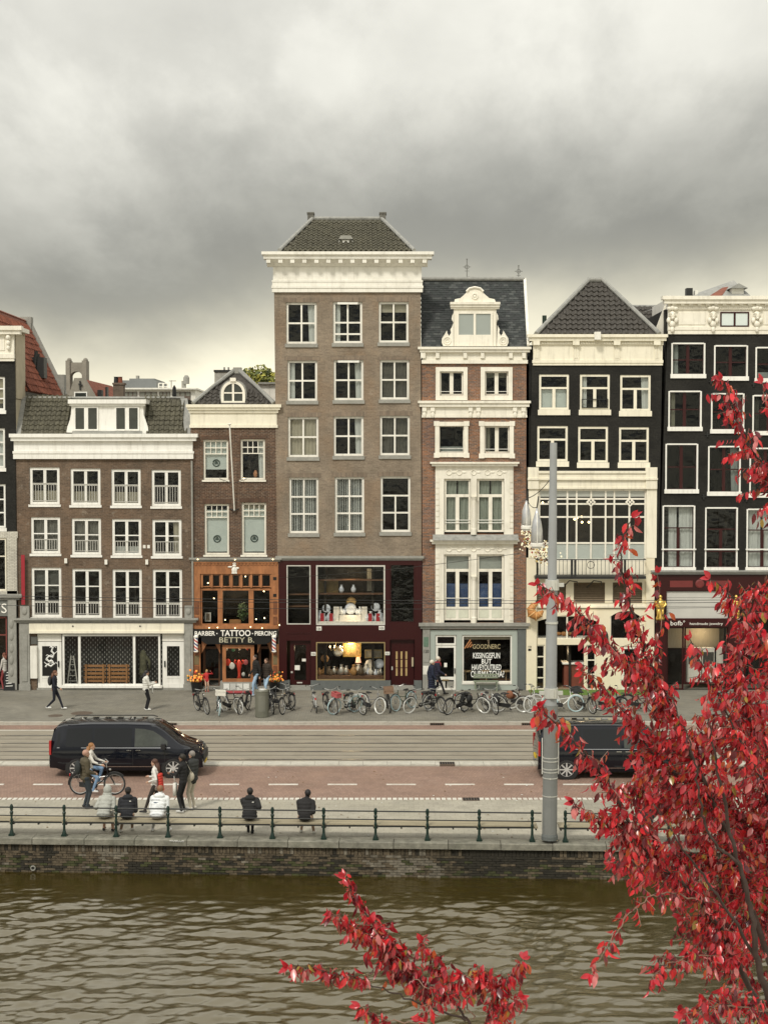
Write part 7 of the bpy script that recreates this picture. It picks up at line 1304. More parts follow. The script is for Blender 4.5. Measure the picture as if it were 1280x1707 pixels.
# ------------------------------------------------------------ people: one skinned body each, clothes by region
SKIN = mat('skin tone', (.45, .27, .19), .6, .05); SKIN2 = mat('deeper skin tone', (.20, .11, .07), .6, .05)
def cloth(n, c): return mat('cloth ' + n, c, .85, .18, 14, bump=.15)
def ik(a, b, l1, l2, pole):
    """middle joint of a two-bone limb from a to b, bent toward pole"""
    a, b = Vector(a), Vector(b); d = b - a; L = min(d.length, (l1 + l2) * .999); d.normalize(); x = (l1 * l1 - l2 * l2 + L * L) / (2 * L); h_ = math.sqrt(max(0, l1 * l1 - x * x)); p = Vector(pole); p = (p - d * p.dot(d)).normalized(); return a + d * x + p * h_, a + d * L
def person(label, loc, yaw, pose='stand', top=(.05, .05, .05), low=(.03, .03, .04), shoe=(.6, .6, .58), hair=(.03, .02, .015), hairlen=0, skin=None, height=1.70, puff=.0, hands=None, feet=None, lean=.0, look=(0, 0), hood=None, skirt=0, group=None, bare_legs=False, seatz=.44, cap=None):
    S = height / 1.72; J = {}
    sit = pose == 'sit'; bike = pose == 'ride'; pz = {'sit': seatz + .11, 'ride': .95}.get(pose, .93)
    J['pel'] = Vector((0, 0, pz)); ln = lean + (.25 if sit else .05 if bike else 0); J['chest'] = Vector((0, ln * .6, pz + .36)); nz = .425 if sit else .52; J['neck'] = Vector((0, ln, pz + nz)); J['head'] = Vector((look[0] * .04, ln + (.07 if sit else .035) + look[1], pz + nz + (.12 if sit else .14)))
    F_ = {'stand': ((-.10, 0, .08), (.10, .02, .08)), 'walk': ((-.08, .34, .08), (.08, -.30, .17)), 'stroll': ((-.09, .17, .08), (.09, -.16, .09)), 'sit': ((-.13, .44, .08), (.13, .40, .08)), 'ride': ((-.1, .22, .46), (.1, .10, .22))}[pose]; F_ = feet or F_
    Hn = {'stand': ((-.24, .10, .86), (.24, .08, .84)), 'walk': ((-.25, -.16, .92), (.25, .26, .98)), 'stroll': ((-.24, -.08, .86), (.24, .16, .9)), 'sit': ((-.12, .36, .78), (.12, .38, .78)), 'ride': ((-.26, .46, 1.12), (.26, .46, 1.12))}[pose]; Hn = hands or Hn
    mb = MB(); bones = []
    def seg(a, b, r0, r1, reg, sq=1.0):
        a, b = Vector(a), Vector(b); n = max(2, int((b - a).length / .035))
        for i in range(n + 1): t = i / n; p = a.lerp(b, t); r_ = r0 + (r1 - r0) * t; mb.ball(p, (r_ * sq, r_, r_), 8, 6)
        bones.append((a, b, reg, (r0 + r1) / 2))
    pf_ = puff
    # torso, wide and shallow
    for t, w, dpt in ((0, .165, .115), (.2, .155, .11), (.4, .15, .11), (.6, .165, .12), (.8, .17 if sit else .18, .12), (.95, .135 if sit else .175, .10)):
        c = J['pel'].lerp(J['neck'], t * .98); mb.ball(c + Vector((0, 0, -.02)), (w + pf_, dpt + pf_, .10), 12, 8)
    bones.append((J['pel'] + Vector((0, 0, -.05 - skirt)), J['neck'] - Vector((0, 0, .03)), 'top', .15)); seg(J['neck'], J['neck'].lerp(J['head'], .5), .055, .05, 'skin')
    hd = J['head']; mb.ball(hd + Vector((0, 0, .02)), (.076, .095, .11), 12, 10); mb.ball(hd + Vector((0, .03, -.05)), (.055, .06, .06), 10, 8); mb.ball(hd + Vector((0, .10, -.01)), (.014, .022, .022), 6, 5)
    for s in (-1, 1): mb.ball(hd + Vector((s * .078, 0, 0)), (.012, .02, .03), 6, 5)
    bones.append((hd + Vector((0, .02, -.06)), hd + Vector((0, 0, .06)), 'skin', .08))
    for i, s in enumerate((-1, 1)):
        hip = J['pel'] + Vector((s * .09, 0, -.03)); kn, an = ik(hip, Vector((F_[i][0], F_[i][1], F_[i][2])), .43, .42, (0, 1, .25 if sit else .05)); lg = 'skin' if bare_legs else 'low'
        seg(hip, kn, .088, .062, 'low'); seg(kn, an, .060, .042, lg); toe = an + Vector((s * .02, .15, -.035)); seg(an + Vector((0, -.03, -.03)), toe, .046, .035, 'shoe')
        sh = J['neck'] + Vector((s * (.165 + pf_ * .3), -.01, -.09 if sit else -.06)); ha = Vector(Hn[i]); el, wr = ik(sh, ha, .29, .26, (s * (.22 if sit else .4), -.5, -.9)); seg(sh, el, .056 + pf_ * .7, .046 + pf_ * .6, 'top'); seg(el, wr, .044 + pf_ * .5, .033 + pf_ * .2, 'top')
        d = (wr - el).normalized(); pal = wr + d * .06; seg(wr + d * .01, pal, .028, .034, 'skin'); side = Vector((s, 0, 0)).cross(d); side = side.normalized() if side.length > .01 else Vector((0, 0, 1)); fwd = d.cross(side).normalized()
        for q, L in ((-.027, .065), (-.009, .08), (.009, .075), (.027, .06)): a = pal + side * q; m_ = a + d * L * .6; seg(a, m_, .0105, .010, 'skin'); seg(m_, m_ + d * L * .35 - fwd * .02 * s, .010, .009, 'skin')
        seg(pal - d * .04 + side * .03, pal + d * .015 + side * .055, .012, .010, 'skin')
    if skirt: 
        for k in range(5): mb.ball(J['pel'] + Vector((0, 0, -.05 - skirt * k / 4)), (.17 + pf_, .13 + pf_, .07), 12, 6)
    o = mb.build('tmp', SKIN); md = o.modifiers.new('r', 'REMESH'); md.mode = 'VOXEL'; md.voxel_size = .0155; sm = o.modifiers.new('s', 'SMOOTH'); sm.factor = .5; sm.iterations = 2
    dg = bpy.context.evaluated_depsgraph_get(); me = bpy.data.meshes.new_from_object(o.evaluated_get(dg)); bpy.data.objects.remove(o); me.name = 'person'
    reg = {'skin': 0, 'top': 1, 'low': 2, 'shoe': 3}; me.materials.clear()
    for m_ in (skin or SKIN, cloth('%.3f%.3f%.3f' % top, top), cloth('%.3f%.3f%.3f' % low, low), cloth('%.3f%.3f%.3f' % shoe, shoe)): me.materials.append(m_)
    nf = len(me.polygons); ct = np.empty(nf * 3); me.polygons.foreach_get('center', ct); ct = ct.reshape(-1, 3); best = np.full(nf, 9.0); idx = np.zeros(nf, int)
    for a, b, rg, r_ in bones:
        a_, b_ = np.array(a), np.array(b); d = b_ - a_; t = np.clip(((ct - a_) @ d) / max(1e-9, d @ d), 0, 1); ds = np.linalg.norm(ct - a_ - t[:, None] * d, axis=1) - r_; k = ds < best; best[k] = ds[k]; idx[k] = reg[rg]
    me.polygons.foreach_set('material_index', idx.astype(np.int32)); me.polygons.foreach_set('use_smooth', [True] * nf)
    root = put('person', me); tag(root, label, 'person', group); WL[root] = Vector((0, 0, 0)); H_ = mat('hair %.3f %.3f' % hair[:2], hair, .6, .2, 20)
    # hair, face
    m_ = MB(); m_.ball(hd + Vector((0, -.018, .045)), (.088, .10, .098), 12, 8)
    if hairlen: m_.ball(hd + Vector((0, -.07, -.03)), (.085, .055, .11), 10, 8); m_.tube([hd + Vector((0, -.08, .0)), hd + Vector((0, -.12, -.08 - hairlen * .4)), hd + Vector((.02, -.15, -.08 - hairlen))], [.08, .075, .03], 8)
    if not hood or hood == 'down': m_.build('hair', H_, root, smooth=True)
    e = MB()
    for s in (-1, 1): e.ball(hd + Vector((s * .03, .088, .015)), (.011, .008, .008), 6, 4)
    e.ball(hd + Vector((0, .085, -.045)), (.022, .008, .006), 6, 4); e.build('face_features', mat('dark features', (.05, .025, .02), .5, 0), root)
    hm = cloth('%.3f%.3f%.3f' % top, top)
    if hood == 'up': k = MB(); k.ball(hd + Vector((0, -.03, .01)), (.115, .125, .15), 12, 10); k.ball(hd + Vector((0, -.06, -.10)), (.13, .11, .09), 10, 7); k.build('hood', hm, root, smooth=True)
    if hood == 'down': k = MB(); k.ball(J['neck'] + Vector((0, -.10, .0)), (.15, .09, .075), 12, 7); k.torus(J['neck'] + Vector((0, -.01, .015)), .095, .035, None, 16, 6); k.build('hood', hm, root, smooth=True)
    if cap: k = MB(); k.ball(hd + Vector((0, -.01, .07)), (.092, .105, .075), 12, 7); k.build('knit_cap', cloth('cap%.2f' % cap[0], cap), root, smooth=True)
    root.location = loc; root.rotation_euler.z = R(yaw); root.scale = (S, S, S); root['joint_hand'] = 0; del root['joint_hand']; return root, J, Hn
def sub(root, name, mb, m): return mb.build(name, m, root, smooth=True)
def item(name, label, cat, mb, m, owner, group=None):     # a carried thing, placed with its owner's pose
    o = mb.build(name, m, None, smooth=True); o.location = owner.location; o.rotation_euler = owner.rotation_euler; o.scale = owner.scale; return tag(o, label, cat, group)
def gpt(px, py, z): p = GP(px, py, z); return (p.x, p.y, z)
# far pavement
pr, J, _ = person('person in dark clothes with backpack striding right past the empty shop', gpt(92, 1184, 0), -90, 'walk', (.012, .014, .022), (.010, .012, .02), (.7, .7, .68), (.12, .05, .025), .16, height=1.66); m_ = MB(); m_.ball((0, -.20, 1.27), (.15, .10, .21), 12, 8); item('backpack', 'dark backpack on the walker striding past the empty shop', 'backpack', m_, cloth('pack', (.03, .03, .032)), pr)
pr, J, _ = person('person in white jacket and black trousers standing with a phone before the empty shop', gpt(244, 1184, 0), -70, 'stand', (.62, .61, .56), (.008, .008, .01), (.65, .65, .62), (.02, .018, .02), .12, height=1.66, puff=.035, hands=((-.10, .36, 1.18), (.08, .36, 1.16))); m_ = MB(); m_.box(-.08, .06, .26, .30, .70, 1.0); m_.tube([(-.05, .28, 1.0), (-.02, .3, 1.16), (.04, .28, 1.0)], .008, 5); item('shopping_bag', 'white bag hanging from the arm of the person with the phone', 'bag', m_, cloth('wbag', (.68, .68, .64)), pr); m_ = MB(); m_.obox((-.0, .40, 1.22), (.07, .012, .14)); item('phone', 'phone held by the person in the white jacket', 'phone', m_, BLACKP, pr)
person('person in black jacket and light jeans walking left of a companion by the tattoo shop', gpt(427, 1160, 0), 115, 'stroll', (.014, .013, .012), (.30, .42, .55), (.4, .4, .4), (.02, .015, .01), 0, height=1.82, puff=.03)
person('person in dark brown jacket and light jeans, right of the pair by the tattoo shop', gpt(445, 1160, 0), 140, 'stroll', (.035, .025, .018), (.32, .44, .56), (.4, .4, .4), (.06, .03, .015), .25, height=1.66, puff=.03)
person('person in long navy coat walking, nearer of the pair at the tea shop door', gpt(719, 1166, 0), -80, 'stroll', (.012, .016, .035), (.012, .016, .03), (.02, .02, .02), (.62, .58, .5), 0, height=1.72, puff=.04, skirt=.35)
pr, J, _ = person('person in dark jacket with red scarf, farther of the pair at the tea shop door', gpt(729, 1160, 0), -85, 'walk', (.014, .014, .03), (.02, .02, .025), (.03, .025, .02), (.6, .55, .46), 0, height=1.74, puff=.03); m_ = MB(); m_.torus((0, .0, 1.47), .085, .04, None, 14, 6); m_.tube([(0.05, .1, 1.45), (.06, .13, 1.3)], [.04, .035], 6); item('scarf', 'dark red scarf worn by the farther walker at the tea shop door', 'scarf', m_, cloth('scarf', (.28, .02, .03)), pr)
person('small figure in pale top beside the chalkboard at the left picture edge', gpt(9, 1150, 0), 60, 'stand', (.5, .48, .44), (.25, .05, .05), (.1, .1, .1), (.15, .05, .03), .1, height=1.68)
pr, J, _ = person('small painted pin-up statue standing at the tattoo shop doorway', gpt(345, 1153, 0), 200, 'stand', (.5, .04, .04), (.55, .36, .26), (.4, .03, .03), (.45, .3, .1), .1, height=1.0, hands=((-.3, .12, 1.55), (.2, .2, 1.0))); pr.name = 'shop_statue'; pr['category'] = 'statue'
# near quay
zq = ZR + .03
pr, J, _ = person('person in olive brown jacket with dark backpack standing behind the bench', gpt(143, 1347, zq), -62, 'stand', (.075, .062, .038), (.03, .038, .045), (.02, .02, .02), (.38, .22, .16), 0, height=1.76, puff=.04, hands=((-.14, .26, 1.02), (.14, .24, 1.02))); m_ = MB(); m_.ball((.02, -.23, 1.22), (.15, .09, .21), 12, 8); item('backpack', 'dark grey backpack worn by the person in the olive jacket', 'backpack', m_, cloth('pack2', (.022, .026, .026)), pr)
def seat(px, yaw, label, top, low, shoe, hair, hy=1366, **k):
    p = GP(px, hy, ZR + .06 + .42); x = p.x; y = qy(x) + .18 + .30; return person(label, (x, y, ZR + .03), yaw, 'sit', top, low, shoe, hair, seatz=.47, **k)
seat(172, -8, 'person in grey hoodie with hood up seated left on the bench', (.34, .345, .31), (.3, .3, .27), (.05, .05, .05), (.05, .04, .03), hood='up', puff=.03, height=1.78, bare_legs=True, lean=.08)
pr, J, _ = seat(212, 5, 'person in black puffer jacket with knit cap seated between grey and white hoodies', (.012, .013, .016), (.25, .17, .12), (.6, .6, .56), (.02, .015, .01), hood='down', puff=.05, height=1.74, cap=(.02, .018, .018), lean=.03, feet=((-.2, .36, .08), (.1, .5, .08))); m_ = MB(); m_.obox((.10, -.172, .98), (.05, .006, .022)); sub(pr, 'back_logo', m_, SIGNW)
pr, J, _ = seat(262, -5, 'person in white tracksuit jacket with printed back seated right on the bench', (.66, .68, .68), (.45, .44, .42), (.7, .7, .68), (.20, .10, .05), hood='down', puff=.05, height=1.80, lean=.10, feet=((-.22, .42, .08), (.22, .42, .08)), hands=((-.05, .42, .72), (.08, .44, .70)))
tm_ = text_mesh('LACOSTE', .24, .045); tm_.materials.append(mat('grey print', (.2, .22, .25), .7, 0)); o = put('back_print', tm_, pr); o.location = (0, -.155, .99); m_ = MB(); m_.ball((0, -.165, .92), (.05, .012, .016), 8, 5); m_.bar((.03, -.168, .915), (.08, -.165, .93), .008, .012); sub(pr, 'back_emblem', m_, mat('navy print', (.03, .06, .12), .7, 0))
pr, J, _ = seat(417, 3, 'person in black hooded puffer with white logo seated alone mid bench', (.012, .012, .012), (.01, .01, .01), (.012, .012, .012), (.015, .012, .01), hood='down', puff=.055, height=1.76, lean=.06, feet=((-.05, .46, .08), (.06, .30, .08)), hands=((.05, .42, .8), (.2, .3, .75))); m_ = MB(); m_.obox((.10, -.175, .98), (.05, .006, .022)); sub(pr, 'back_logo', m_, SIGNW)
seat(509, -4, 'person in plain black jacket with short hair seated at the right of the bench', (.014, .013, .013), (.35, .25, .18), (.6, .6, .56), (.012, .01, .01), puff=.05, height=1.74, lean=-.02, look=(1.2, .0), feet=((-.16, .5, .08), (.2, .38, .08)), hands=((-.1, .3, .85), (.24, .28, .78)))
seat(1070, 0, 'person in black jacket seated on the bench, glimpsed through red leaves', (.012, .012, .012), (.2, .2, .2), (.5, .5, .5), (.3, .25, .18), puff=.04, height=1.74)
pr, J, _ = person('person in white top with red jacket slung behind, walking left behind the bench', gpt(260, 1357, zq), 78, 'walk', (.6, .58, .54), (.03, .025, .022), (.03, .03, .03), (.07, .03, .018), .28, height=1.64, hands=((-.2, .12, 1.05), (.18, .26, 1.12))); m_ = MB()
for k in range(7): m_.ball((.02 - .01 * k, -.14 - .012 * k, 1.22 - .075 * k), (.17, .07, .07), 10, 6)
item('red_jacket', 'bright red jacket slung on the back of the person walking left', 'jacket', m_, cloth('redj', (.52, .045, .03)), pr)
pr, J, _ = person('person in black holding a phone with a beige shoulder bag, right of the bench sitters', gpt(306, 1354, zq), 70, 'stand', (.012, .012, .012), (.012, .012, .013), (.5, .5, .48), (.02, .015, .012), 0, height=1.74, skin=SKIN2, hands=((-.10, .36, 1.14), (.12, .34, 1.12))); m_ = MB(); m_.ball((.26, -.04, 1.02), (.06, .2, .17), 10, 7); m_.tube([(.24, -.16, 1.12), (.14, -.02, 1.48), (.24, .08, 1.12)], .012, 5); item('shoulder_bag', 'beige shoulder bag of the person in black', 'bag', m_, cloth('beige', (.42, .38, .30)), pr)
m_ = MB(); m_.box(-.27, -.11, .14, .2, .52, .9); m_.tube([(-.22, .17, .9), (-.19, .2, 1.1), (-.14, .17, .9)], .008, 5); item('tote_bag', 'long white tote bag hanging in front of the person in black', 'bag', m_, cloth('tote', (.66, .65, .6)), pr); m_ = MB(); m_.obox((.0, .40, 1.18), (.07, .012, .14)); item('phone', 'pale phone held by the person in black with the shoulder bag', 'phone', m_, OFFW, pr)
person('person in dark jacket and beige trousers standing behind the person with the tote bag', gpt(322, 1349, zq), 60, 'stand', (.03, .032, .03), (.42, .38, .30), (.5, .48, .44), (.2, .18, .16), 0, height=1.76, puff=.03)
# cyclist
bk = bicycle('black bicycle being ridden to the right in front of the van', K, 'b', group='bicycle being ridden'); pl_ = GP(163, 1325, ZR); bk.location = (pl_.x, pl_.y, ZR)
person('person in pale top and blue jeans riding the bicycle past the van', (pl_.x - .29, pl_.y, ZR - .06), -90, 'ride', (.55, .53, .48), (.16, .25, .38), (.6, .6, .58), (.26, .12, .04), .22, height=1.68, hands=((-.27, .47, 1.09), (.27, .47, 1.09)), feet=((-.13, .32, .50), (.13, .18, .24)), lean=.04)
# ------------------------------------------------------------ the red trees in front
def leaf_mat(name, c):
    m = mat(name, c, .26, .4, 25, spec=.7); nt = m.node_tree; N = nt.nodes.new; L = nt.links.new; b = nt.nodes['Principled BSDF']; out = [n for n in nt.nodes if n.type == 'OUTPUT_MATERIAL'][0]
    t = N('ShaderNodeBsdfTranslucent'); t.inputs[0].default_value = (min(1, c[0] * 1.5), c[1] * 1.3, c[2] * 1.1, 1); mx = N('ShaderNodeMixShader'); mx.inputs[0].default_value = .3; L(b.outputs[0], mx.inputs[1]); L(t.outputs[0], mx.inputs[2]); L(mx.outputs[0], out.inputs[0]); return m
LEAFM = [leaf_mat('leaf crimson', (.44, .020, .034)), leaf_mat('leaf dark wine', (.11, .008, .014)), leaf_mat('leaf scarlet', (.62, .034, .042)), leaf_mat('leaf orange red', (.42, .085, .025)), leaf_mat('leaf carmine', (.32, .016, .028)), leaf_mat('leaf pink highlight', (.54, .17, .17)), leaf_mat('leaf olive yellow', (.30, .21, .04)), leaf_mat('leaf russet brown', (.17, .055, .03))]  # the pink leaf carries the crown's pinkish highlights in its colour
LW = [28, 17, 22, 7, 20, 11, 2, 3]
BARK = mat('dark red brown bark', (.045, .028, .022), .7, .3, 20); TWIG = mat('pale twig', (.20, .12, .085), .6, .3, 20)
def leaf_pts(curl, fold, wd):
    pts = []
    for t, w in ((0, .0), (.22, .75), (.5, 1.0), (.78, .6), (1, 0)):
        bend = -curl * t * t; y = t * math.cos(curl * t * .5); pts.append([(-w * wd * math.cos(fold), y, bend + w * wd * math.sin(fold)), (0, y, bend), (w * wd * math.cos(fold), y, bend + w * wd * math.sin(fold))])
    v = [pts[0][1]] + [q for r_ in pts[1:4] for q in r_] + [pts[4][1]]; f = [(0, 2, 1), (0, 3, 2), (1, 2, 5, 4), (2, 3, 6, 5), (4, 5, 8, 7), (5, 6, 9, 8), (7, 8, 10), (8, 9, 10)]; return v, f
LSH = [leaf_pts(c, f_, w) for c, f_, w in ((.25, .35, .24), (.5, .6, .23), (.1, .2, .26), (.7, .8, .20), (.4, .95, .23))]
LEAFOBJ = {}
def spline(P, n=8):
    P = [Vector(p) for p in P]; out = []
    for i in range(len(P) - 1):
        a, b, c, d = P[max(0, i - 1)], P[i], P[i + 1], P[min(len(P) - 1, i + 2)]
        for k in range(n): t = k / n; out.append(.5 * ((2 * b) + (c - a) * t + (2 * a - 5 * b + 4 * c - d) * t * t + (3 * b - a - 3 * c + d) * t ** 3))
    return out + [P[-1]]
def red_tree(label, base, strands, seed, ndens, trunk_r):
    rng = random.Random(seed); root = thing('red_leaved_tree', label, 'tree', base); leaves = []; twigs = MB(); nbr = 0
    for P, w0, w1, r0, r1, d0, d1, bare, dens in strands:
        n = len(P); pts = spline([PD(x, y, d0 + (d1 - d0) * i / (n - 1)) for i, (x, y) in enumerate(P)]); wob = [p + Vector((rng.gauss(0, .006), rng.gauss(0, .012), rng.gauss(0, .006))) for p in pts]
        k = len(wob); MB().tube(wob, [r0 + (r1 - r0) * (i / (k - 1)) ** .8 for i in range(k)], 7).build('branch', BARK if r0 > .006 else TWIG, root, smooth=True)
        L = sum((b - a).length for a, b in zip(wob[:-1], wob[1:])); cum = 0
        for i in range(k - 1):
            a, b = wob[i], wob[i + 1]; t = i / (k - 1)
            if t < bare: continue
            sc = a.y / F; hw = (w0 + (w1 - w0) * t) * sc; sl = (b - a).length; nt_ = dens * ndens * sl * (.35 + hw * 9); nt_ = int(nt_) + (rng.random() < nt_ % 1); d = (b - a).normalized()
            for _ in range(nt_):                                 # a twiglet with a run of drooping leaves
                o = a.lerp(b, rng.random()); u = Vector((rng.gauss(0, 1), rng.gauss(0, 1.2), rng.gauss(0, 1))); u = (u - d * u.dot(d)).normalized(); ln = min(.42, hw * rng.uniform(.35, 1.35) + .02); e = o + (u * .85 + d * .5).normalized() * ln - Vector((0, 0, .18 * ln))
                m_ = o.lerp(e, .5) + Vector((0, 0, .04 * ln)); twigs.tube([o, m_, e], [.0028, .002, .0014], 3, rng.randrange(2), caps=False); c_ = max(2, int(ln / .024))
                for q in range(c_):
                    s = (q + .6) / c_; p = o.lerp(e, s) + Vector((0, 0, .04 * ln * math.sin(math.pi * s))); ax = (Vector((rng.gauss(0, .45), rng.gauss(0, .45), -1.25)) + (e - o).normalized() * rng.uniform(.1, .8)).normalized()
                    nr = Vector((rng.gauss(0, .7), -1 + rng.gauss(0, .7), rng.gauss(.35, .6))); leaves.append((p, ax, nr, rng.uniform(.034, .078), rng.choices(range(8), LW)[0], rng.randrange(5)))
        tip = wob[-1]
        for q in range(3): leaves.append((tip, (Vector((rng.gauss(0, .5), rng.gauss(0, .5), rng.uniform(-.6, .5))) + (wob[-1] - wob[-3]).normalized()).normalized(), Vector((0, -1, .3)), rng.uniform(.05, .075), 0, q))
    leaves.sort(key=lambda l: (l[0] - Vector((0, 0, H))).length / l[3] + 1000 * (not (0 < proj(l[0])[0] < 1280 and 0 < proj(l[0])[1] < 1707)) ); fol = MB()
    for i, (p, ax, nr, s, mi, sh) in enumerate(leaves):
        X = ax.cross(nr).normalized(); Zv = X.cross(ax).normalized(); M = Matrix((X, ax, Zv)).transposed(); v, f = LSH[sh]
        if i < 300:
            if (sh, mi) not in LEAFOBJ:
                me = bpy.data.meshes.new('leaf'); me.from_pydata(v, [], f); me.materials.append(LEAFM[mi]); me.polygons.foreach_set('use_smooth', [True] * len(f)); LEAFOBJ[(sh, mi)] = me
            o = put('leaf', LEAFOBJ[(sh, mi)], root); o.matrix_local = Matrix.Translation(p - WL[root]) @ M.to_4x4() @ Matrix.Scale(s, 4)
        else: fol.add([p + M @ (Vector(q) * s) for q in v], f, mi)
    tag(fol.build('leaves', LEAFM, root, smooth=True), kind='stuff'); tag(twigs.build('twigs', [TWIG, BARK], root), kind='stuff'); print('leaves', len(leaves))
    return root
def trunk(root, pts, rs): MB().tube(spline(pts), [rs[0] + (rs[1] - rs[0]) * i / ((len(pts) - 1) * 8) for i in range((len(pts) - 1) * 8 + 1)], 12).build('trunk', BARK, root, smooth=True)
A_ = 4.9
STRANDS = [([(1285, 1720), (1225, 1600), (1165, 1500), (1095, 1440), (1050, 1380), (1010, 1300), (960, 1240), (895, 1178)], 60, 12, .022, .003, 9.70, 8.73, .12, 1.45),
      ([(1300, 1660), (1240, 1480), (1212, 1400), (1170, 1300), (1120, 1190), (1085, 1110), (1050, 1010), (1035, 930), (1052, 862)], 60, 9, .024, .003, 9.89, 9.31, .1, 1.45),
      ([(1120, 1190), (1060, 1120), (1000, 1060), (950, 1010), (895, 972)], 40, 9, .009, .002, 9.60, 8.92, .05, 1.59),
      ([(1180, 1330), (1100, 1270), (1050, 1200), (1000, 1140), (972, 1108)], 50, 10, .009, .002, 9.70, 10.09, .0, 1.45),
      ([(1310, 1560), (1275, 1320), (1245, 1180), (1235, 1080), (1258, 1000), (1290, 965)], 70, 35, .018, .004, 10.09, 9.51, .0, 1.05),
      ([(1340, 860), (1300, 820), (1255, 750), (1218, 680), (1203, 632)], 60, 15, .012, .002, 10.28, 9.89, .0, 1.0),
      ([(1270, 1300), (1210, 1190), (1170, 1110), (1148, 1066)], 50, 12, .008, .002, 9.12, 8.92, .0, 1.0),
      ([(1165, 1500), (1100, 1490), (1050, 1525), (1010, 1580), (985, 1625)], 26, 7, .006, .0015, 9.31, 8.54, .1, .8),
      ([(1225, 1600), (1160, 1590), (1110, 1610), (1088, 1632)], 42, 14, .006, .002, 9.51, 8.73, .0, .9),
      ([(1290, 1690), (1210, 1675), (1140, 1692)], 50, 22, .006, .002, 9.31, 8.54, .0, .9),
      ([(1100, 1430), (1050, 1385), (1005, 1365), (958, 1340)], 45, 12, .006, .002, 9.31, 8.92, .0, 1.45),
      ([(1250, 1500), (1200, 1440), (1130, 1425), (1060, 1450), (1025, 1440)], 55, 22, .008, .002, 10.28, 10.09, .0, 1.30),
      ([(1280, 1420), (1220, 1350), (1150, 1330), (1080, 1330), (1035, 1320)], 65, 35, .008, .002, 10.28, 10.48, .0, 1.45),
      ([(1270, 1250), (1200, 1230), (1140, 1250), (1080, 1220)], 60, 35, .008, .002, 9.70, 10.09, .0, 1.45),
      ([(1300, 1120), (1270, 1070), (1225, 1000), (1182, 963)], 45, 10, .007, .002, 9.12, 8.92, .0, .9),
      ([(1085, 1110), (1102, 1040), (1094, 955)], 14, 6, .004, .0015, 9.31, 9.31, .0, 1.0),
      ([(1310, 1570), (1240, 1530), (1180, 1560), (1135, 1530)], 60, 28, .008, .002, 10.09, 9.70, .0, .9),
      ([(1320, 1400), (1290, 1260), (1295, 1150), (1290, 1080)], 60, 45, .01, .003, 10.48, 10.67, .0, .9),
      ([(1330, 820), (1285, 700), (1270, 640)], 25, 8, .005, .0015, 9.70, 9.70, .0, .6),
      ([(1290, 1700), (1262, 1600), (1246, 1500), (1218, 1390), (1196, 1290), (1180, 1200)], 20, 8, .026, .005, 9.3, 9.0, .75, .5),
      ([(1262, 1600), (1200, 1500), (1140, 1420), (1090, 1340)], 20, 8, .013, .003, 9.25, 8.9, .7, .5),
      ([(1230, 1440), (1180, 1390), (1165, 1320), (1150, 1240), (1110, 1150)], 16, 8, .011, .003, 9.1, 8.8, .7, .5),
      ([(1190, 1420), (1150, 1380), (1110, 1330), (1070, 1290)], 60, 40, .006, .002, 10.86, 11.06, .0, 1.0),
      ([(1260, 1650), (1210, 1560), (1160, 1470)], 60, 45, .006, .002, 10.67, 10.67, .0, .9)]
t1 = red_tree('large crimson leaved tree filling the lower right of the view', (2.75, 10.0, -.1), STRANDS, 11, 42.0, .1)
p0 = PD(1290, 1700, 9.8); trunk(t1, [(2.75, 10.0, -.1), (2.7, 10.0, 3.0), (2.62, 9.9, 5.2), tuple(p0)], (.15, .04))
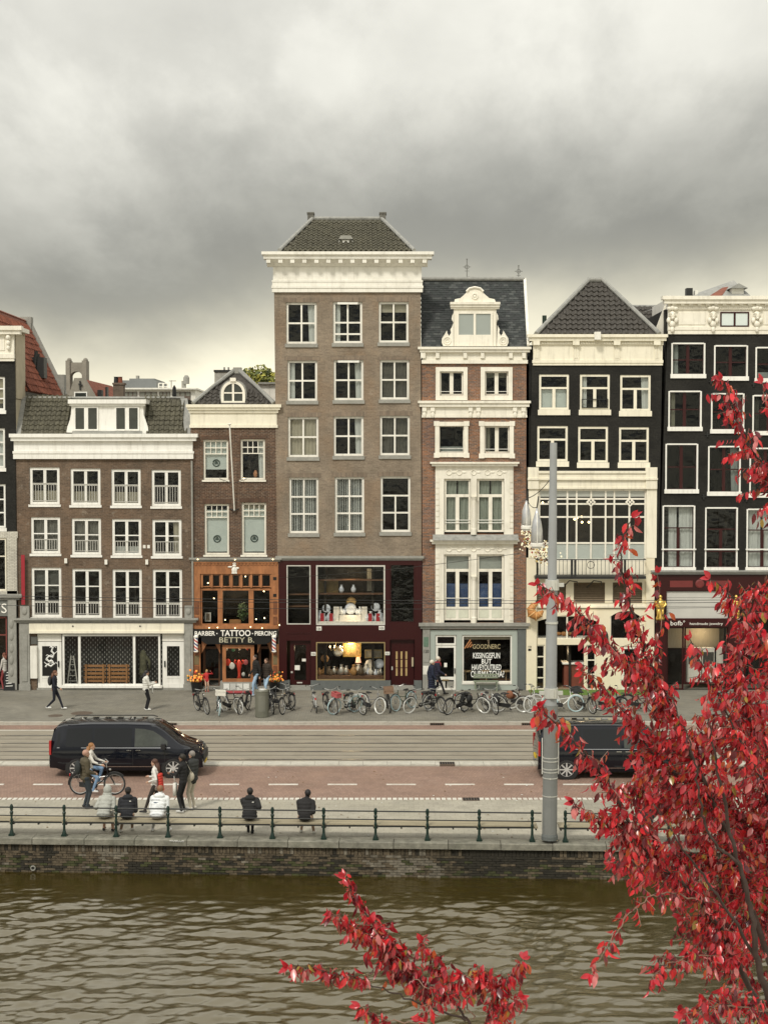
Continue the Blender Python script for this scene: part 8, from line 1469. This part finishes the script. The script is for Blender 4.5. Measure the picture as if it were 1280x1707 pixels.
SB = [([(800, 1725), (770, 1690), (740, 1655), (690, 1630), (650, 1580), (620, 1540), (592, 1492), (576, 1464)], 34, 7, .009, .002, 8.92, 8.73, .22, 1.0),
      ([(775, 1700), (700, 1672), (640, 1650), (600, 1634), (540, 1618), (480, 1612)], 22, 8, .007, .0015, 8.73, 8.54, .52, 1.25),
      ([(790, 1700), (760, 1650), (735, 1610), (705, 1570)], 26, 14, .005, .002, 9.12, 9.12, .2, .9),
      ([(805, 1715), (830, 1665), (850, 1625), (872, 1603)], 26, 8, .006, .0015, 8.92, 8.73, .1, 1.0),
      ([(800, 1715), (835, 1690), (866, 1662)], 24, 8, .005, .0015, 8.73, 8.54, .1, 1.0),
      ([(800, 1730), (700, 1705), (640, 1700), (604, 1678)], 24, 10, .006, .002, 8.54, 8.34, .55, 1.0),
      ([(690, 1630), (660, 1600), (640, 1570), (620, 1540)], 40, 26, .004, .002, 8.8, 8.7, .0, .8),
      ([(850, 1640), (810, 1635), (770, 1625)], 30, 20, .004, .002, 8.9, 8.8, .0, .8),
      ([(650, 1580), (605, 1555), (575, 1535), (548, 1518)], 24, 7, .004, .0015, 8.73, 8.54, .1, 1.1),
      ([(690, 1630), (720, 1660), (700, 1695)], 20, 12, .004, .0015, 8.73, 8.54, .2, .7),
      ([(770, 1690), (790, 1640), (800, 1620)], 20, 10, .004, .0015, 9.12, 9.12, .2, .8)]
t2 = red_tree('smaller crimson treetop at the bottom centre over the water', (.6, 9.1, -.1), SB, 5, 120.0, .05)
p0 = PD(800, 1722, 8.92); trunk(t2, [(.6, 9.1, -.1), (.58, 9.05, 3.5), (.57, 8.95, 5.6), tuple(p0)], (.08, .012))
# fallen leaves and litter on the quay
LIT = [mat('litter white', (.6, .6, .56), .8, .1), mat('fallen leaf', (.16, .09, .03), .8, .2)]
lt = MB(); rng = random.Random(2)
for k in range(120):
    p = Vector((rng.uniform(-11, 10), 0, 0)); p.y = rng.uniform(qy(p.x) + .5, Y_W + 4); z = ZR + .03 if p.y < Y_W - .3 else ZR + .004; lt.obox((p.x, p.y, z + .012), (rng.uniform(.02, .06), rng.uniform(.02, .05), .006), Matrix.Rotation(rng.uniform(0, 3), 3, 'Z'), 1 if rng.random() < .75 else 0)
tag(lt.build('fallen_leaves', LIT), 'scattered dead leaves and scraps of paper on the quay paving', 'litter', kind='stuff')
